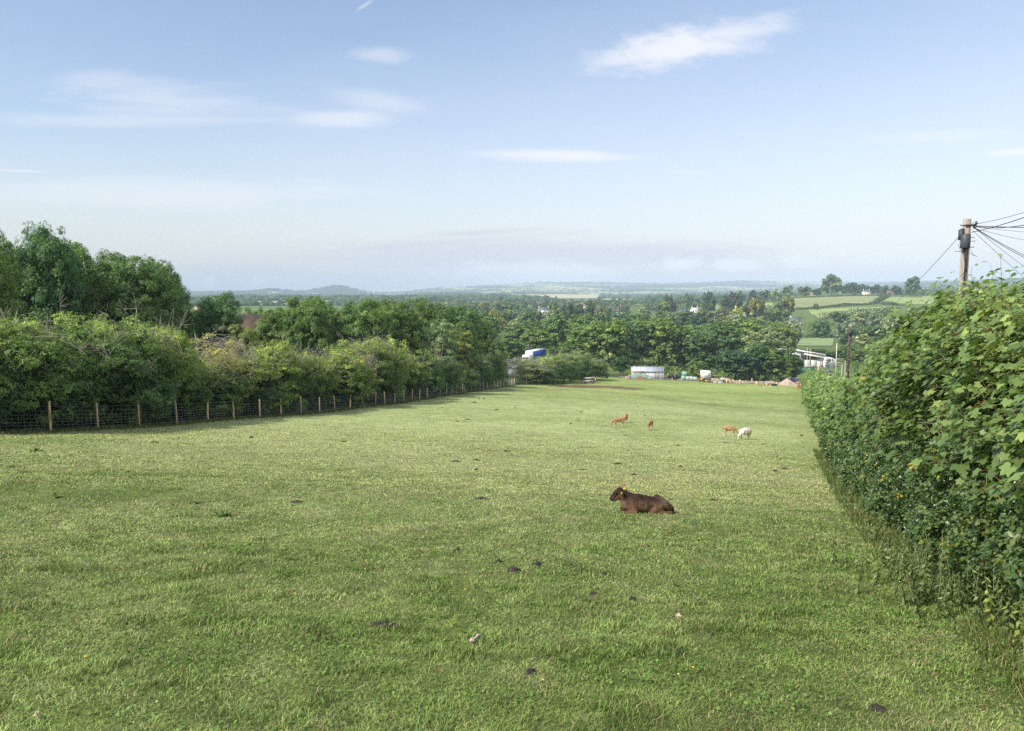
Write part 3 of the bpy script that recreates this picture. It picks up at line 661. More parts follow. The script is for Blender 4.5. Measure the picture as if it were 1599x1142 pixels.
# hedge shrubs behind the wire fence
HEDGE = [(-70, 36, 500, 'h', 0), (10, 35.5, 478, 'h', 1), (70, 38.5, 505, 'h', 2), (128, 41, 498, 'h', 3), (185, 43, 492, 'h', 0), (236, 46, 500, 'h', 1), (285, 50, 560, 'h', 2),
 (338, 53, 528, 'd', 0), (378, 57, 545, 'h', 3), (425, 60, 540, 'h', 0), (470, 64, 541, 'h', 1), (512, 70, 546, 'h', 2), (552, 74, 545, 'd', 0), (592, 79, 534, 'h', 3), (612, 82, 530, 'h', 0),
 (648, 88, 545, 'h', 1), (676, 95, 552, 'h', 2), (706, 105, 560, 'h', 3), (738, 115, 566, 'h', 0), (768, 128, 556, 'h', 1), (796, 142, 552, 'h', 2), (822, 158, 560, 'd', 0), (838, 163, 562, 'h', 3), (856, 168, 554, 'h', 0), (880, 176, 551, 'h', 1),
 (900, 186, 549, 'h', 2), (918, 194, 557, 'h', 3)]
ORD = ['leftmost', 'second', 'third', 'fourth', 'fifth', 'sixth', 'seventh', 'eighth', 'ninth', 'tenth', 'eleventh', 'twelfth', 'thirteenth', 'fourteenth', 'fifteenth', 'sixteenth', 'seventeenth', 'eighteenth', 'nineteenth', 'twentieth', 'twenty-first', 'twenty-second', 'twenty-third', 'twenty-fourth', 'twenty-fifth', 'twenty-sixth', 'twenty-seventh', 'twenty-eighth', 'twenty-ninth', 'thirtieth', 'thirty-first', 'thirty-second', 'thirty-third', 'thirty-fourth', 'thirty-fifth', 'thirty-sixth', 'thirty-seventh', 'thirty-eighth', 'thirty-ninth', 'fortieth', 'forty-first', 'forty-second', 'forty-third', 'forty-fourth', 'forty-fifth', 'forty-sixth', 'forty-seventh', 'forty-eighth', 'forty-ninth', 'fiftieth']
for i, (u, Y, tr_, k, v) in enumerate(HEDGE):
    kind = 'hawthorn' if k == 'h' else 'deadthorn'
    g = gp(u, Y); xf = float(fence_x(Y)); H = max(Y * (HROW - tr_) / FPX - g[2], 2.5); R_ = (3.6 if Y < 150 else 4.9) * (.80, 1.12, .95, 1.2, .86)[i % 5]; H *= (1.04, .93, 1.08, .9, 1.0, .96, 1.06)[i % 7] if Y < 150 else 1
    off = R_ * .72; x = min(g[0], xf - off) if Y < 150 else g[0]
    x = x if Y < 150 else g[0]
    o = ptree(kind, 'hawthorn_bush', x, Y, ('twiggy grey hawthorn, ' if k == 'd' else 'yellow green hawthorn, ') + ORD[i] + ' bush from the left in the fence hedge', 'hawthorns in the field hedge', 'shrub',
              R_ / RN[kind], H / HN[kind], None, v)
for i in range(22):
    Y = 33 + i * 4.6 + rng.uniform(-.6, .6); x = float(fence_x(Y)) - 1.9 + rng.uniform(-.2, .2)
    ptree('ivybush', 'ivy_bush', x, Y, 'low dark ivy covered bush pressing against the fence, ' + ORD[i] + ' from the left', 'dark ivy bushes under the hawthorns', 'shrub', rng.uniform(.85, 1.1), rng.uniform(.75, 1.05), None, i)
# ------------------------------------------------------------------ fields, road and woods of the valley and the hill
def sheet(name, corners, m, lift=.3, n=24, px=True, kind='structure'):
    P4 = [hit(u, v)[:2] if px else np.array((u, v)) for (u, v) in corners]
    s = np.linspace(0, 1, n + 1); S, T = np.meshgrid(s, s); S = S[..., None]; T = T[..., None]
    XY = (P4[0] * (1 - S) + P4[1] * S) * (1 - T) + (P4[3] * (1 - S) + P4[2] * S) * T
    Z = ground(XY[..., 0], XY[..., 1]) + lift
    V = np.concatenate([XY, Z[..., None]], -1).reshape(-1, 3); k = n + 1
    i = np.arange(n)[:, None]; j = np.arange(n)[None]
    Fq = np.stack([i * k + j, i * k + j + 1, (i + 1) * k + j + 1, (i + 1) * k + j], -1).reshape(-1, 4)
    return tag(link(name, mesh_np(name, V, [Fq], m, None, True)), kind=kind)
def strip(name, pts, w, m, lift=.05, step=3.0, kind='structure'):
    """road or track that follows the ground; pts = (x, y)"""
    pts = [np.array(p[:2], float) for p in pts]; L_ = [pts[0]]
    for a, b in zip(pts[:-1], pts[1:]):
        k = max(1, int(np.linalg.norm(b - a) / step))
        for i in range(1, k + 1): L_.append(a + (b - a) * i / k)
    L_ = np.array(L_); d = np.gradient(L_, axis=0); d /= np.linalg.norm(d, axis=1, keepdims=True); nrm = np.stack([-d[:, 1], d[:, 0]], 1)
    V = []; nn = 5
    for q in range(nn):
        xy = L_ + nrm * (q / (nn - 1) - .5) * w; zc = ground(xy[:, 0], xy[:, 1]); V.append(np.column_stack([xy, zc + lift]))
    V = np.stack(V, 1); k = len(L_); i = np.arange(k - 1)[:, None]; j = np.arange(nn - 1)[None]
    Fq = np.stack([i * nn + j, (i + 1) * nn + j, (i + 1) * nn + j + 1, i * nn + j + 1], -1).reshape(-1, 4)
    return tag(link(name, mesh_np(name, V.reshape(-1, 3), [Fq], m, None, True)), kind=kind)
M_F1 = mat('hill_pasture', (.255, .285, .125), .95, .02, .14, tint2=(.22, .25, .10))
M_F2 = mat('hill_meadow', (.25, .32, .105), .95, .03, .14)
M_F3 = mat('rape_strip', (.30, .38, .08), .95, .05, .15)
M_F4 = mat('valley_pasture', (.21, .29, .12), .95, .05, .12)
M_F5 = mat('far_meadow', (.40, .40, .20), .95, .01, .12)
M_ASPH = mat('asphalt', (.17, .17, .175), .85, .8, .12)
M_DIRT = mat('yard_dirt', (.34, .27, .215), .95, .5, .2, tint2=(.27, .21, .165))
M_CONC = mat('concrete', (.42, .40, .375), .9, 1.2, .18)
sheet('hill_field', [(1238, 483), (1366, 474.5), (1387, 462.3), (1236, 465.5)], M_F1)
sheet('hill_field', [(1278, 498.5), (1400, 484), (1398, 479), (1262, 484.5)], M_F2)
sheet('hill_field', [(1376, 475), (1450, 476), (1470, 466), (1391, 464)], M_F2)
sheet('hill_field', [(1234, 464.0), (1386, 461.4), (1386, 460.6), (1234, 462.2)], M_F3, .5)
sheet('valley_field', [(1236, 541), (1300, 541), (1302, 528), (1232, 528)], M_F4)
sheet('hill_field', [(1106, 485), (1208, 480), (1204, 471), (1112, 477)], M_F2)
sheet('hill_field', [(1440, 470), (1600, 468), (1600, 462.5), (1440, 463)], M_F1)
MAINROAD = [hit(u, v)[:2] for u, v in ((955, 505), (972, 500), (990, 495), (1006, 490.5), (1020, 487))]
strip('main_road', MAINROAD, 11, M_ASPH, .3, 12)
PALE = [(795, 851, 460.2, 463.8), (845, 937, 460.0, 466.8), (938, 986, 467.6, 471.2), (700, 760, 463.4, 465.6)]
for (u0, u1, v0, v1) in PALE: sheet('far_field', [(u0, v1), (u1, v1), (u1 - 4, v0), (u0 + 5, v0)], M_F5, 2.0, 16)
# trees one could count, with nothing planted where the photo shows open ground
CLEAR = [(1222, 1312, 255, 500), (952, 998, 590, 780), (985, 1026, 690, 980), (1058, 1118, 690, 860), (1236, 1475, 640, 1200), (1105, 1212, 860, 1030), (810, 856, 600, 800),
         (926, 946, 560, 720), (1228, 1256, 560, 720), (785, 870, 190, 262), (1222, 1330, 190, 420), (1345, 1362, 900, 1220)]
def is_clear(u, Y, pad=4): return any(a - pad < u < b + pad and c < Y < d for (a, b, c, d) in CLEAR)
WALLT = [  # the wall of trees behind the farmyard
 ('mid', 800, 262, 527, 22, 'bushy bright green tree left of the blue and white lorry', 'mid'), ('mid', 838, 286, 513, 28, 'dark green tree rising behind the blue and white lorry', 'mid'),
 ('mid', 872, 262, 540, 15, 'small dark leaved tree right of the blue and white lorry', 'middark'), ('mid', 893, 250, 534, 24, 'bright bushy tree over the end of the field hedge', 'mid'),
 ('mid', 868, 330, 498, 32, 'rounded green tree behind the lorry road', 'mid'), ('mid', 912, 262, 506, 34, 'tall tree left of the polytunnel over the end of the hedge', 'mid'),
 ('mid', 950, 256, 501, 40, 'big leafy sycamore rising behind and left of the polytunnel', 'mid'), ('mid', 990, 262, 500, 36, 'big sycamore directly behind the polytunnel', 'mid'),
 ('mid', 1030, 262, 498, 38, 'big sycamore right of the polytunnel over the dark bales', 'mid'), ('mid', 968, 232, 556, 14, 'low dark tree beside the left end of the polytunnel', 'middark'),
 ('mid', 1068, 262, 512, 30, 'green tree behind the wrapped bales', 'mid'), ('mid', 1098, 256, 522, 32, 'dark tree behind the white box body', 'middark'),
 ('mid', 1089, 224, 563, 16, 'small bright green tree between the bales and the white box body', 'mid'), ('mid', 1128, 272, 504, 30, 'grey green tree above the white box body', 'mid'),
 ('midgold', 1192, 262, 512, 40, 'pale tree with bare branches in the middle of the tree wall', 'midgold'), ('mid', 1148, 228, 546, 30, 'dark spreading tree behind the yard fence posts', 'middark'),
 ('mid', 1183, 232, 538, 24, 'dark tree with a bare trunk behind the yard fence', 'middark'), ('mid', 1218, 229, 544, 30, 'dark round tree behind the gravel heap', 'middark'),
 ('mid', 1236, 238, 556, 18, 'lower dark tree hiding the left end of the white shed', 'middark'), ('mid', 1160, 290, 500, 32, 'green crown behind the tree wall above the yard fence', 'mid'),
 ('mid', 1222, 300, 508, 24, 'green crown above the gravel heap', 'mid'), ('mid', 1005, 300, 496, 30, 'crown showing over the sycamores behind the polytunnel', 'mid'),
 ('mid', 1300, 330, 548, 18, 'dark tree right of the white shed behind the lamp posts', 'middark'), ('mid', 1322, 322, 540, 18, 'tree behind the brown telegraph pole', 'mid'),
 ('mid', 1345, 300, 546, 22, 'tree just right of the brown telegraph pole', 'mid'), ('mid', 1278, 372, 545, 14, 'low dark tree behind the white shed roof', 'middark'), ('mid', 1256, 366, 546, 12, 'low dark tree at the near edge of the valley field', 'middark')]
for (nm, u, Y, tr_, hw, lab, k) in WALLT: vtree(k, u, Y, tr_, hw, lab)
SPEC = [('poplar', 759, 900, 477, 4.5, 'left of the two poplars near the left end of the valley', 'poplar_tree'), ('poplar', 778, 880, 472, 5, 'right of the two poplars near the left end of the valley', 'poplar_tree'),
 ('poplar', 922, 640, 467, 9, 'tall solitary dark poplar standing above the valley trees', 'poplar_tree'), ('poplar', 1041, 1000, 458, 4, 'left one of a close pair of tall poplars by the village', 'poplar_tree'), ('poplar', 1047.5, 1000, 459, 4, 'right one of a close pair of tall poplars by the village', 'poplar_tree'),
 ('lowpurple', 1048, 900, 472, 9, 'dark purple copper beech left of the grey barn', 'beech_tree'), ('lowyellow', 1152, 640, 478, 9.5, 'bright yellow tree in the middle of the valley woods', 'golden_tree'),
 ('lowolive', 1183, 660, 465, 13, 'tall olive tree just below the hill fields', 'olive_green_tree'), ('lowolive', 1232, 700, 464, 10, 'olive gold tree at the corner of the upper hill field', 'olive_green_tree'), ('lowdark', 1168, 670, 468, 9, 'dark tree left of the tall olive tree', 'tree'),
 ('lowdark', 1218, 690, 470, 10, 'dark tree left of the olive gold tree', 'tree'), ('conifer', 1212, 700, 474, 6, 'narrow dark conifer below the hill fields', 'conifer_tree'), ('lowpurple', 1145, 1050, 455, 7, 'purple leaved tree on the hillside left of the fields', 'beech_tree'),
 ('low', 1154, 1040, 454, 7, 'green tree touching the purple tree on the hillside', 'tree'), ('conifer', 1175, 1120, 447, 7, 'tall dark conifer on the skyline of the hillside', 'conifer_tree'), ('low', 1192, 1100, 453, 10, 'round dark tree right of the skyline conifer', 'tree'),
 ('lowgrey', 1209, 1080, 451, 8, 'grey green tree on the hillside right of the round one', 'tree'), ('low', 1229, 1120, 446, 8, 'tree on the hill crest left of the fields', 'tree'), ('low', 1256, 1150, 447, 12, 'wide dark tree at the top left of the upper hill field', 'tree'),
 ('low', 1298, 1180, 429.5, 18, 'huge lone domed oak on the hill crest', 'oak_tree'), ('low', 1424, 1150, 432, 13, 'large pale domed tree on the hill crest right of the white house', 'oak_tree'), ('lowdark', 1322, 1230, 442, 10, 'dark tree right of the domed oak', 'tree'),
 ('lowdark', 1336, 1240, 441, 10, 'dark tree left of the white hill house', 'tree'), ('lowdark', 1366, 1200, 444, 8, 'dark tree right against the white hill house', 'tree'), ('low', 1380, 1230, 446, 8, 'tree above the corner of the upper hill field', 'tree'),
 ('lowdark', 1398, 1220, 446, 9, 'tree behind the pinkish hill cottage', 'tree'), ('lowdark', 1275, 1200, 450, 9, 'dark tree left of the domed oak', 'tree'), ('lowdark', 1350, 1260, 444, 9, 'dark tree behind the white hill house', 'tree'), ('low', 1274, 830, 474, 5.5, 'small round tree standing in the hedge between the hill fields', 'tree'),
 ('lowdark', 1105, 960, 456, 8, 'round dark tree behind the village', 'tree'), ('lowdark', 1108, 900, 466, 11, 'wide dark tree below the round one behind the village', 'tree'), ('low', 1074, 1000, 458, 5, 'pointed dark tree behind the grey barn', 'tree'),
 ('lowdark', 1135, 860, 461, 11, 'dark tree pair left half, below the purple tree', 'tree'), ('lowdark', 1150, 850, 462, 10, 'dark tree pair right half, below the purple tree', 'tree'), ('low', 1071, 780, 485.5, 19, 'long low dark tree clump below the village', 'tree'),
 ('lowgrey', 1008, 760, 480, 12, 'pale silvery willow beside the main road', 'willow_tree'), ('low', 1036, 800, 472, 13, 'dark round tree right of the silvery willow', 'tree'), ('low', 868, 700, 473, 8, 'dark tree on the left of the wood in the valley', 'tree'),
 ('lowdark', 885, 690, 473, 12, 'dark wood tree left of the solitary poplar', 'tree'), ('lowdark', 903, 700, 475, 11, 'dark wood tree close to the solitary poplar', 'tree'), ('low', 838, 640, 485, 11, 'round dark tree in front of the cream house', 'tree'),
 ('lowgrey', 1236, 440, 500, 17, 'broad grey willow above the valley field', 'willow_tree'), ('lowgrey', 1320, 430, 498, 18, 'broad grey green willow right of the valley field', 'willow_tree'), ('midgold', 863, 430, 485, 12, 'thin pale tree with bare limbs in the valley', 'tree')]
for (k, u, Y, tr_, hw, lab, nm) in SPEC: vtree(k, u, Y, tr_, hw, lab, name=nm)
BANDS = [(300, 380, 26, (700, 1225), 9.5, 16, 'mid', 'tree of the nearer valley wood behind the farmyard trees'), (390, 520, 60, (690, 1640), 8, 15.5, 'm2', 'tree in the middle of the valley wood'),
         (530, 700, 72, (640, 1640), 7, 14.5, 'low', 'tree in the far part of the valley wood'), (720, 1020, 62, (560, 1240), 6.5, 14, 'low', 'tree among the village gardens across the valley'),
         (1050, 1500, 26, (560, 1130), 8, 12, 'low', 'tree on the rise beyond the village')]
for (y0, y1, n, (u0, u1), h0, h1, kk, lab) in BANDS:
    c = 0; tries = 0; used = []
    while c < n and tries < 6000:
        tries += 1; u = rng.uniform(u0, u1); Y = rng.uniform(y0, y1)
        if is_clear(u, Y, 6000 / Y * .8): continue
        x = (u - CX) / FPX * Y
        if any((x - a) ** 2 + (Y - b) ** 2 < (6.2 if y1 < 900 else 9) ** 2 for a, b in used): continue
        used.append((x, Y)); g = gp(u, Y); q = rng.random()
        if kk == 'mid': k = 'mid' if q < .75 else 'middark'
        elif kk == 'm2': k = ('mid' if q < .45 else 'low' if q < .68 else 'lowgrey' if q < .84 else 'middark' if q < .93 else 'midgold')
        else: k = ('low' if q < .5 else 'lowdark' if q < .64 else 'lowgrey' if q < .80 else 'lowolive' if q < .93 else 'conifer')
        H = rng.uniform(h0, h1) * (.85 if u < 760 else 1); s = rng.uniform(4.6, 7.2) / RN[k] * (1 if k != 'conifer' else .55)
        adj = {'mid': 'leafy green', 'middark': 'dark green', 'low': 'green', 'lowgrey': 'grey green', 'midgold': 'pale bare limbed', 'lowdark': 'dark', 'lowolive': 'olive', 'conifer': 'narrow coniferous'}[k]
        ptree(k, 'conifer_tree' if k == 'conifer' else 'tree', g[0], g[1], adj + ' ' + lab, adj + ' ' + lab.replace('tree ', 'trees ', 1), 'tree', s, H / HN[k] * (1 if k != 'conifer' else 1.15), None, None, g[2]); c += 1
# hedges between the hill fields
def far_hedge(pts, label, n, h=2.6, w=1.6):
    acc = Acc(); P_ = [hit(u, v) for u, v in pts]; g = np.random.default_rng(int(pts[0][0]))
    for a, b in zip(P_[:-1], P_[1:]):
        L_ = np.linalg.norm(b - a); k = max(2, int(L_ / 1.6))
        for i in range(k):
            c = a + (b - a) * (i + g.random()) / k; c[2] = gz(c[0], c[1]); hh = h * (0.7 + .6 * vnoise(np.array([c[0]]), np.array([c[1]]), 14, 3)[0])
            m = 16; off = g.normal(size=(m, 3)) * np.array((1.1, 1.1, .0)) * w * .6; off[:, 2] = g.uniform(0, hh, m) - .2
            V, F = stamp(LEAF4, LEAF4F, c + off, frames(g.normal(size=(m, 3)) + np.array((0, 0, .6)), g.normal(size=(m, 3))), g.uniform(.8, 1.6, m))
            acc.add(V, F, np.repeat(np.array((.042, .072, .028)) * g.uniform(.7, 1.4, (m, 1)), 4, 0))
    o = link('field_hedge', acc.mesh('field_hedge', M_LEAF)); tag(o, label, 'hedge')
far_hedge([(1240, 465.2), (1300, 464.2), (1386, 462)], 'clipped dark hedge along the top of the upper hill field', 80, 2.2)
far_hedge([(1242, 484), (1262, 483.2), (1300, 480), (1346, 476.8), (1366, 475.2)], 'dark hedge dividing the upper and lower hill fields', 100, 2.8)
far_hedge([(1366, 475.2), (1376, 469), (1388, 462.5)], 'thick hedge running down the right side of the upper hill field', 40, 4.5, 3)
far_hedge([(1378, 475.5), (1400, 477.5), (1420, 478)], 'ragged dark hedge between the lower and right hill fields', 40, 3.5, 2.6)
far_hedge([(1234, 528.3), (1270, 527.9), (1302, 528.2)], 'hedge along the far side of the valley field', 40, 2.0)
far_hedge([(1280, 499.5), (1330, 493), (1400, 486)], 'dense hedge along the foot of the lower hill field', 60, 5, 4)
# the far woods and hedgerow trees: nobody could count them
def far_woods():
    bm = bmesh.new(); bmesh.ops.create_icosphere(bm, subdivisions=1, radius=1); bv = np.array([v.co[:] for v in bm.verts]); bf = np.array([[v.index for v in f.verts] for f in bm.faces]); bm.free()
    acc = Acc(); g = np.random.default_rng(77)
    Y = np.exp(g.uniform(math.log(1350), math.log(9300), 60000)); px = g.uniform(180, 1640, 60000); x = (px - CX) / FPX * Y
    c, wood, edge = far_land(x, Y); keep = (wood & (g.random(60000) < .34)) | (edge & (g.random(60000) < .85)) | (g.random(60000) < .012)
    rw = HROW - ground(x, Y) / Y * FPX
    for (u0, u1, v0, v1) in PALE: keep &= ~((px > u0 - 1) & (px < u1 + 1) & (rw > v0 + .3) & (rw < v1 + 2.2))
    keep &= ~((Y < 2100) & (px > 1236) & (px < 1400)); x, Y, w = x[keep], Y[keep], wood[keep]; n = len(x); z = ground(x, Y)
    s = np.where(w, g.uniform(5, 11, n), g.uniform(3, 6.5, n)) * (1 + .00007 * Y); h = np.where(w, g.uniform(7, 13, n), g.uniform(4, 9, n))
    jit = 1 + .28 * g.normal(size=(n, len(bv), 1)); V = bv[None] * jit * np.stack([s * 1.2, s, h * .62], 1)[:, None, :] + np.stack([x, Y, z + h * .42], 1)[:, None, :]
    F = (bf[None] + (np.arange(n) * len(bv))[:, None, None]).reshape(-1, 3)
    col = np.repeat(np.array((.044, .082, .036)) * g.uniform(.65, 1.5, (n, 1)) * (1 + .25 * g.normal(size=(n, 1)) * np.array((1, .6, .3))), len(bv), 0)
    acc.add(V.reshape(-1, 3), [F], np.clip(col, .01, 1)); m = mat('far_canopy', (.05, .08, .03), .95, .35, .35, attr=True, spec=.1)
    # nearer part: leafy crowns between the village and the rise
    n = 520; Y = np.exp(g.uniform(math.log(800), math.log(1700), n)); px = g.uniform(540, 1240, n); k = np.array([not is_clear(u, y_, 5) for u, y_ in zip(px, Y)]); px, Y = px[k], Y[k]; x = (px - CX) / FPX * Y; n = len(x); z = ground(x, Y); q = 60
    d = g.normal(size=(n * q, 3)); d /= np.linalg.norm(d, axis=1, keepdims=True); d *= g.uniform(.55, 1, (n * q, 1)); r_ = np.repeat(g.uniform(3.2, 6.2, n), q); hh = np.repeat(g.uniform(7, 12, n), q)
    P_ = np.repeat(np.stack([x, Y, z], 1), q, 0) + d * np.stack([r_, r_, hh * .5], 1) + np.stack([0 * hh, 0 * hh, hh * .5], 1); V, F = stamp(LEAF4, LEAF4F, P_, frames(d + np.array((0, 0, .4)) + .5 * g.normal(size=d.shape), g.normal(size=d.shape)), r_ * g.uniform(.35, .6, n * q))
    tone = np.repeat(g.random((n, 1)), q, 0); acc.add(V, F, np.repeat((np.array((.05, .095, .038)) * (1 - tone) + np.array((.14, .19, .075)) * tone) * g.uniform(.75, 1.25, (n * q, 1)), 4, 0))
    o = link('distant_woodland', acc.mesh('distant_woodland', m)); tag(o, 'distant woods and hedgerow trees over the far hills', 'woodland', kind='stuff'); print('far blobs', n)
far_woods()
def undergrowth():
    """scrub that closes the floor of the valley wood under the counted trees"""
    acc = Acc(); g = np.random.default_rng(5)
    Y = np.exp(g.uniform(math.log(222), math.log(1250), 9000)); px = g.uniform(560, 1660, 9000)
    k = np.array([not is_clear(u, y, 3) for u, y in zip(px, Y)]) & ~((px < 985) & (Y < 240)); px, Y = px[k], Y[k]; x = (px - CX) / FPX * Y; n = len(x); z = ground(x, Y)
    m = 22; r = np.where(Y < 500, 1.6, 2.6); cen = np.repeat(np.stack([x, Y, z], 1), m, 0); rr = np.repeat(r, m)
    off = g.normal(size=(n * m, 3)); off /= np.linalg.norm(off, axis=1, keepdims=True); off[:, 2] = np.abs(off[:, 2]) * 1.1
    V, F = stamp(LEAF4, LEAF4F, cen + off * rr[:, None], frames(off + np.array((0, 0, .4)) + .5 * g.normal(size=off.shape), g.normal(size=off.shape)), rr * g.uniform(.3, .62, n * m))
    tone = np.repeat(g.uniform(0, 1, (n, 1)), m, 0); c = np.array((.060, .115, .040)) * (1 - tone) + np.array((.135, .195, .065)) * tone
    acc.add(V, F, np.repeat(c * g.uniform(.75, 1.25, (n * m, 1)), 4, 0))
    o = link('undergrowth', acc.mesh('undergrowth', M_LEAF)); tag(o, 'scrub and bushes on the floor of the valley wood', 'undergrowth', kind='stuff')
undergrowth()
# ------------------------------------------------------------------ the hedge on the right
def lobed(simple_=False):
    if simple_: ar = [(0, 1.0), (24, .66), (48, .88), (80, .54), (115, .58), (160, .18)]
    else: ar = [(0, 1.0), (9, .84), (16, .80), (27, .62), (36, .78), (47, .90), (57, .76), (80, .54), (100, .62), (116, .60), (140, .42), (168, .14)]
    pts = [(0, 0)] + [(r * math.cos(math.radians(a)), r * math.sin(math.radians(a))) for a, r in ar] + [(r * math.cos(math.radians(-a)), r * math.sin(math.radians(-a))) for a, r in ar[:0:-1]]
    P_ = np.array([(x, y, .16 * abs(y) - .20 * (x * x + y * y)) for x, y in pts]); n = len(P_) - 1
    F = np.array([(0, 1 + i, 1 + (i + 1) % n) for i in range(n)]); keep = [i for i in range(n) if i != len(ar) - 1]
    return P_ + np.array((.0, 0, 0)), [F[keep]]
SYC, SYCS = lobed(False), lobed(True)
HN_OUT = np.array((-.941, .339, 0.0))     # from the hedge towards the pasture
HN_ALONG = np.array((.339, .941, 0.0))
def hedge_pt(yb, out, h):
    """points on the hedge: yb along its foot, out towards the field, h above the ground"""
    out = out - .72 - .38 * np.clip((10 - yb) / 5, 0, 1); x = hedge_x(yb) + HN_OUT[0] * out; y = yb + HN_OUT[1] * out; return np.stack([x, y, ground(x, y) + h], 1)
def hedge_top(y): return np.interp(y, [-4, 3, 6, 9, 12, 16, 20, 25, 32, 45, 80, 130, 190], [2.5, 2.35, 2.4, 2.8, 3.6, 4.3, 4.0, 3.4, 3.3, 3.4, 3.6, 3.9, 4.1])
def prof_out(h, H):
    t = h / H; return np.interp(t, [0, .25, .5, .72, .9, 1.0], [.0, .12, .40, .42, .12, -.45])
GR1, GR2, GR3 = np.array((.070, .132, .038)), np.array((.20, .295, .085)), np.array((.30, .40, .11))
def sycamore(i, y0, y1, label):
    g = np.random.default_rng(100 + i); L_ = (y1 - y0) * 1.063; ym = (y0 + y1) / 2; acc = Acc(); st = Acc()
    far = max(ym, 3) / 9.0; tpl = SYC if ym < 10 else SYCS; lsz = .116 * (1 if ym < 12 else min(1 + (ym - 12) / 28, 3.4))
    dens = 40 / (lsz / .116) ** 1.75
    area_f = L_ * 2.6; area_t = L_ * 3.2
    def lump(yb, H0):   # each shrub bulges in its middle
        q = np.clip((yb - y0) / (y1 - y0), 0, 1); s = np.sin(np.pi * q) ** .6
        return s, H0 * (.86 + .16 * s) + .25 * (vnoise(yb, yb * 0, .9, 9) - .5)
    # shoots on the front face and on the top
    nf = int(area_f * dens); nt_ = int(area_t * dens * .62)
    yb = g.uniform(y0 - .2, y1 + .2, nf); s, H = lump(yb, hedge_top(yb)); hmin = 1.15 if ym < 40 else .3; h = hmin + (H - hmin) * g.random(nf) ** .85
    out = prof_out(h, H) + .45 * s * np.sin(np.pi * np.clip(h / H, 0, 1)) - .15 - g.exponential(.12, nf) + .75 * (vnoise(yb / far ** .5, h, .95, i) - .5) + .22 * (vnoise(yb, h, .33, i + 5) - .5)
    o1 = hedge_pt(yb, out - .28, h - .16); d1 = HN_OUT * .75 + np.array((0, 0, .55)) + .32 * g.normal(size=(nf, 3))
    yt = g.uniform(y0 - .2, y1 + .2, nt_); s2, H2 = lump(yt, hedge_top(yt)); ot = -.4 - 3.0 * g.random(nt_)
    o2 = hedge_pt(yt, ot, H2 - .35 + .1 * g.normal(size=nt_) + .30 * (vnoise(yt, ot, .7, i + 3) - .5)); d2 = np.array((0, 0, 1.0)) + HN_OUT * .25 + .28 * g.normal(size=(nt_, 3))
    gap_ = vnoise(yb / far ** .6, h, .52, i + 40) * .65 + vnoise(yb, h, .23, i + 41) * .35; o1 = o1 - HN_OUT * (np.clip(.46 - gap_, 0, 1) * 3.2)[:, None]
    O = np.concatenate([o1, o2]); D = np.concatenate([d1, d2]); D /= np.linalg.norm(D, axis=1, keepdims=True); ns = len(O)
    topness = np.concatenate([np.clip((h / H - .45) / .5, 0, 1), np.ones(nt_)])
    ln = g.uniform(.34, .62, ns) * min(1 + (lsz / .116 - 1) * .35, 2.0); spike = (np.arange(ns) >= nf) & (g.random(ns) < .10); ln = np.where(spike, ln * 1.7, ln)
    nl = 10; k = np.repeat(np.arange(ns), nl); j = np.tile(np.arange(nl), ns); pr = j // 2
    A = np.cross(D, np.array((0, 0, 1.0)) + .3 * g.normal(size=(ns, 3))); A /= np.linalg.norm(A, axis=1, keepdims=True); B = np.cross(D, A)
    sgn = np.where(j % 2 == 0, 1.0, -1.0)[:, None]; side = np.where((pr % 2 == 0)[:, None], A[k], B[k]) * sgn
    node = O[k] + D[k] * (ln[k] * (.18 + .205 * pr))[:, None]
    pet = (.085 + .06 * g.random(len(k))) * (1.25 - .17 * pr) * (lsz / .116) ** .5; pdir = side + D[k] * .55 + .2 * g.normal(size=(len(k), 3)); pdir /= np.linalg.norm(pdir, axis=1, keepdims=True)
    base = node + pdir * pet[:, None]; ax = pdir * 1.0 + HN_OUT * .25 + np.array((0, 0, -.30)) + .22 * g.normal(size=(len(k), 3))
    nrm = np.array((0, 0, 1.0)) + HN_OUT * .55 + .38 * g.normal(size=(len(k), 3))
    R = frames(nrm, ax); R = R * np.where(g.random(len(k)) < .5, 1, 1)[:, None, None]
    sz = lsz * g.uniform(.45, 1.3, len(k)) * (1.06 - .11 * pr)
    V, F = stamp(tpl[0], tpl[1], base, R, sz)
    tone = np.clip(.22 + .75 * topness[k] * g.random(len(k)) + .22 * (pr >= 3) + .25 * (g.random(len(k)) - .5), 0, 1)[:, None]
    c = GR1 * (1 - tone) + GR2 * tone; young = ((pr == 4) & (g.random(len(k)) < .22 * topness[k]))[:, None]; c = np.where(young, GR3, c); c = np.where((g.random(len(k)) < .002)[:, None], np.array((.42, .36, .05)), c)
    c = c * g.uniform(.75, 1.25, (len(k), 1)); acc.add(V, F, np.repeat(c, len(tpl[0]), 0))
    # closing leaves deeper in the shrub
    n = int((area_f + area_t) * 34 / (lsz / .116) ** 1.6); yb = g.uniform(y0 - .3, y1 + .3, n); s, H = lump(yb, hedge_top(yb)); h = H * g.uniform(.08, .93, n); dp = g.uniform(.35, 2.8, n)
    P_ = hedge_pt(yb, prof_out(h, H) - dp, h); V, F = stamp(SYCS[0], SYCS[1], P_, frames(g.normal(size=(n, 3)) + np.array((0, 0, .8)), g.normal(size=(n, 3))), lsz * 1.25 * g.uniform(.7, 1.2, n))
    acc.add(V, F, np.repeat(GR1 * g.uniform(.6, 1.1, (n, 1)), len(SYCS[0]), 0))
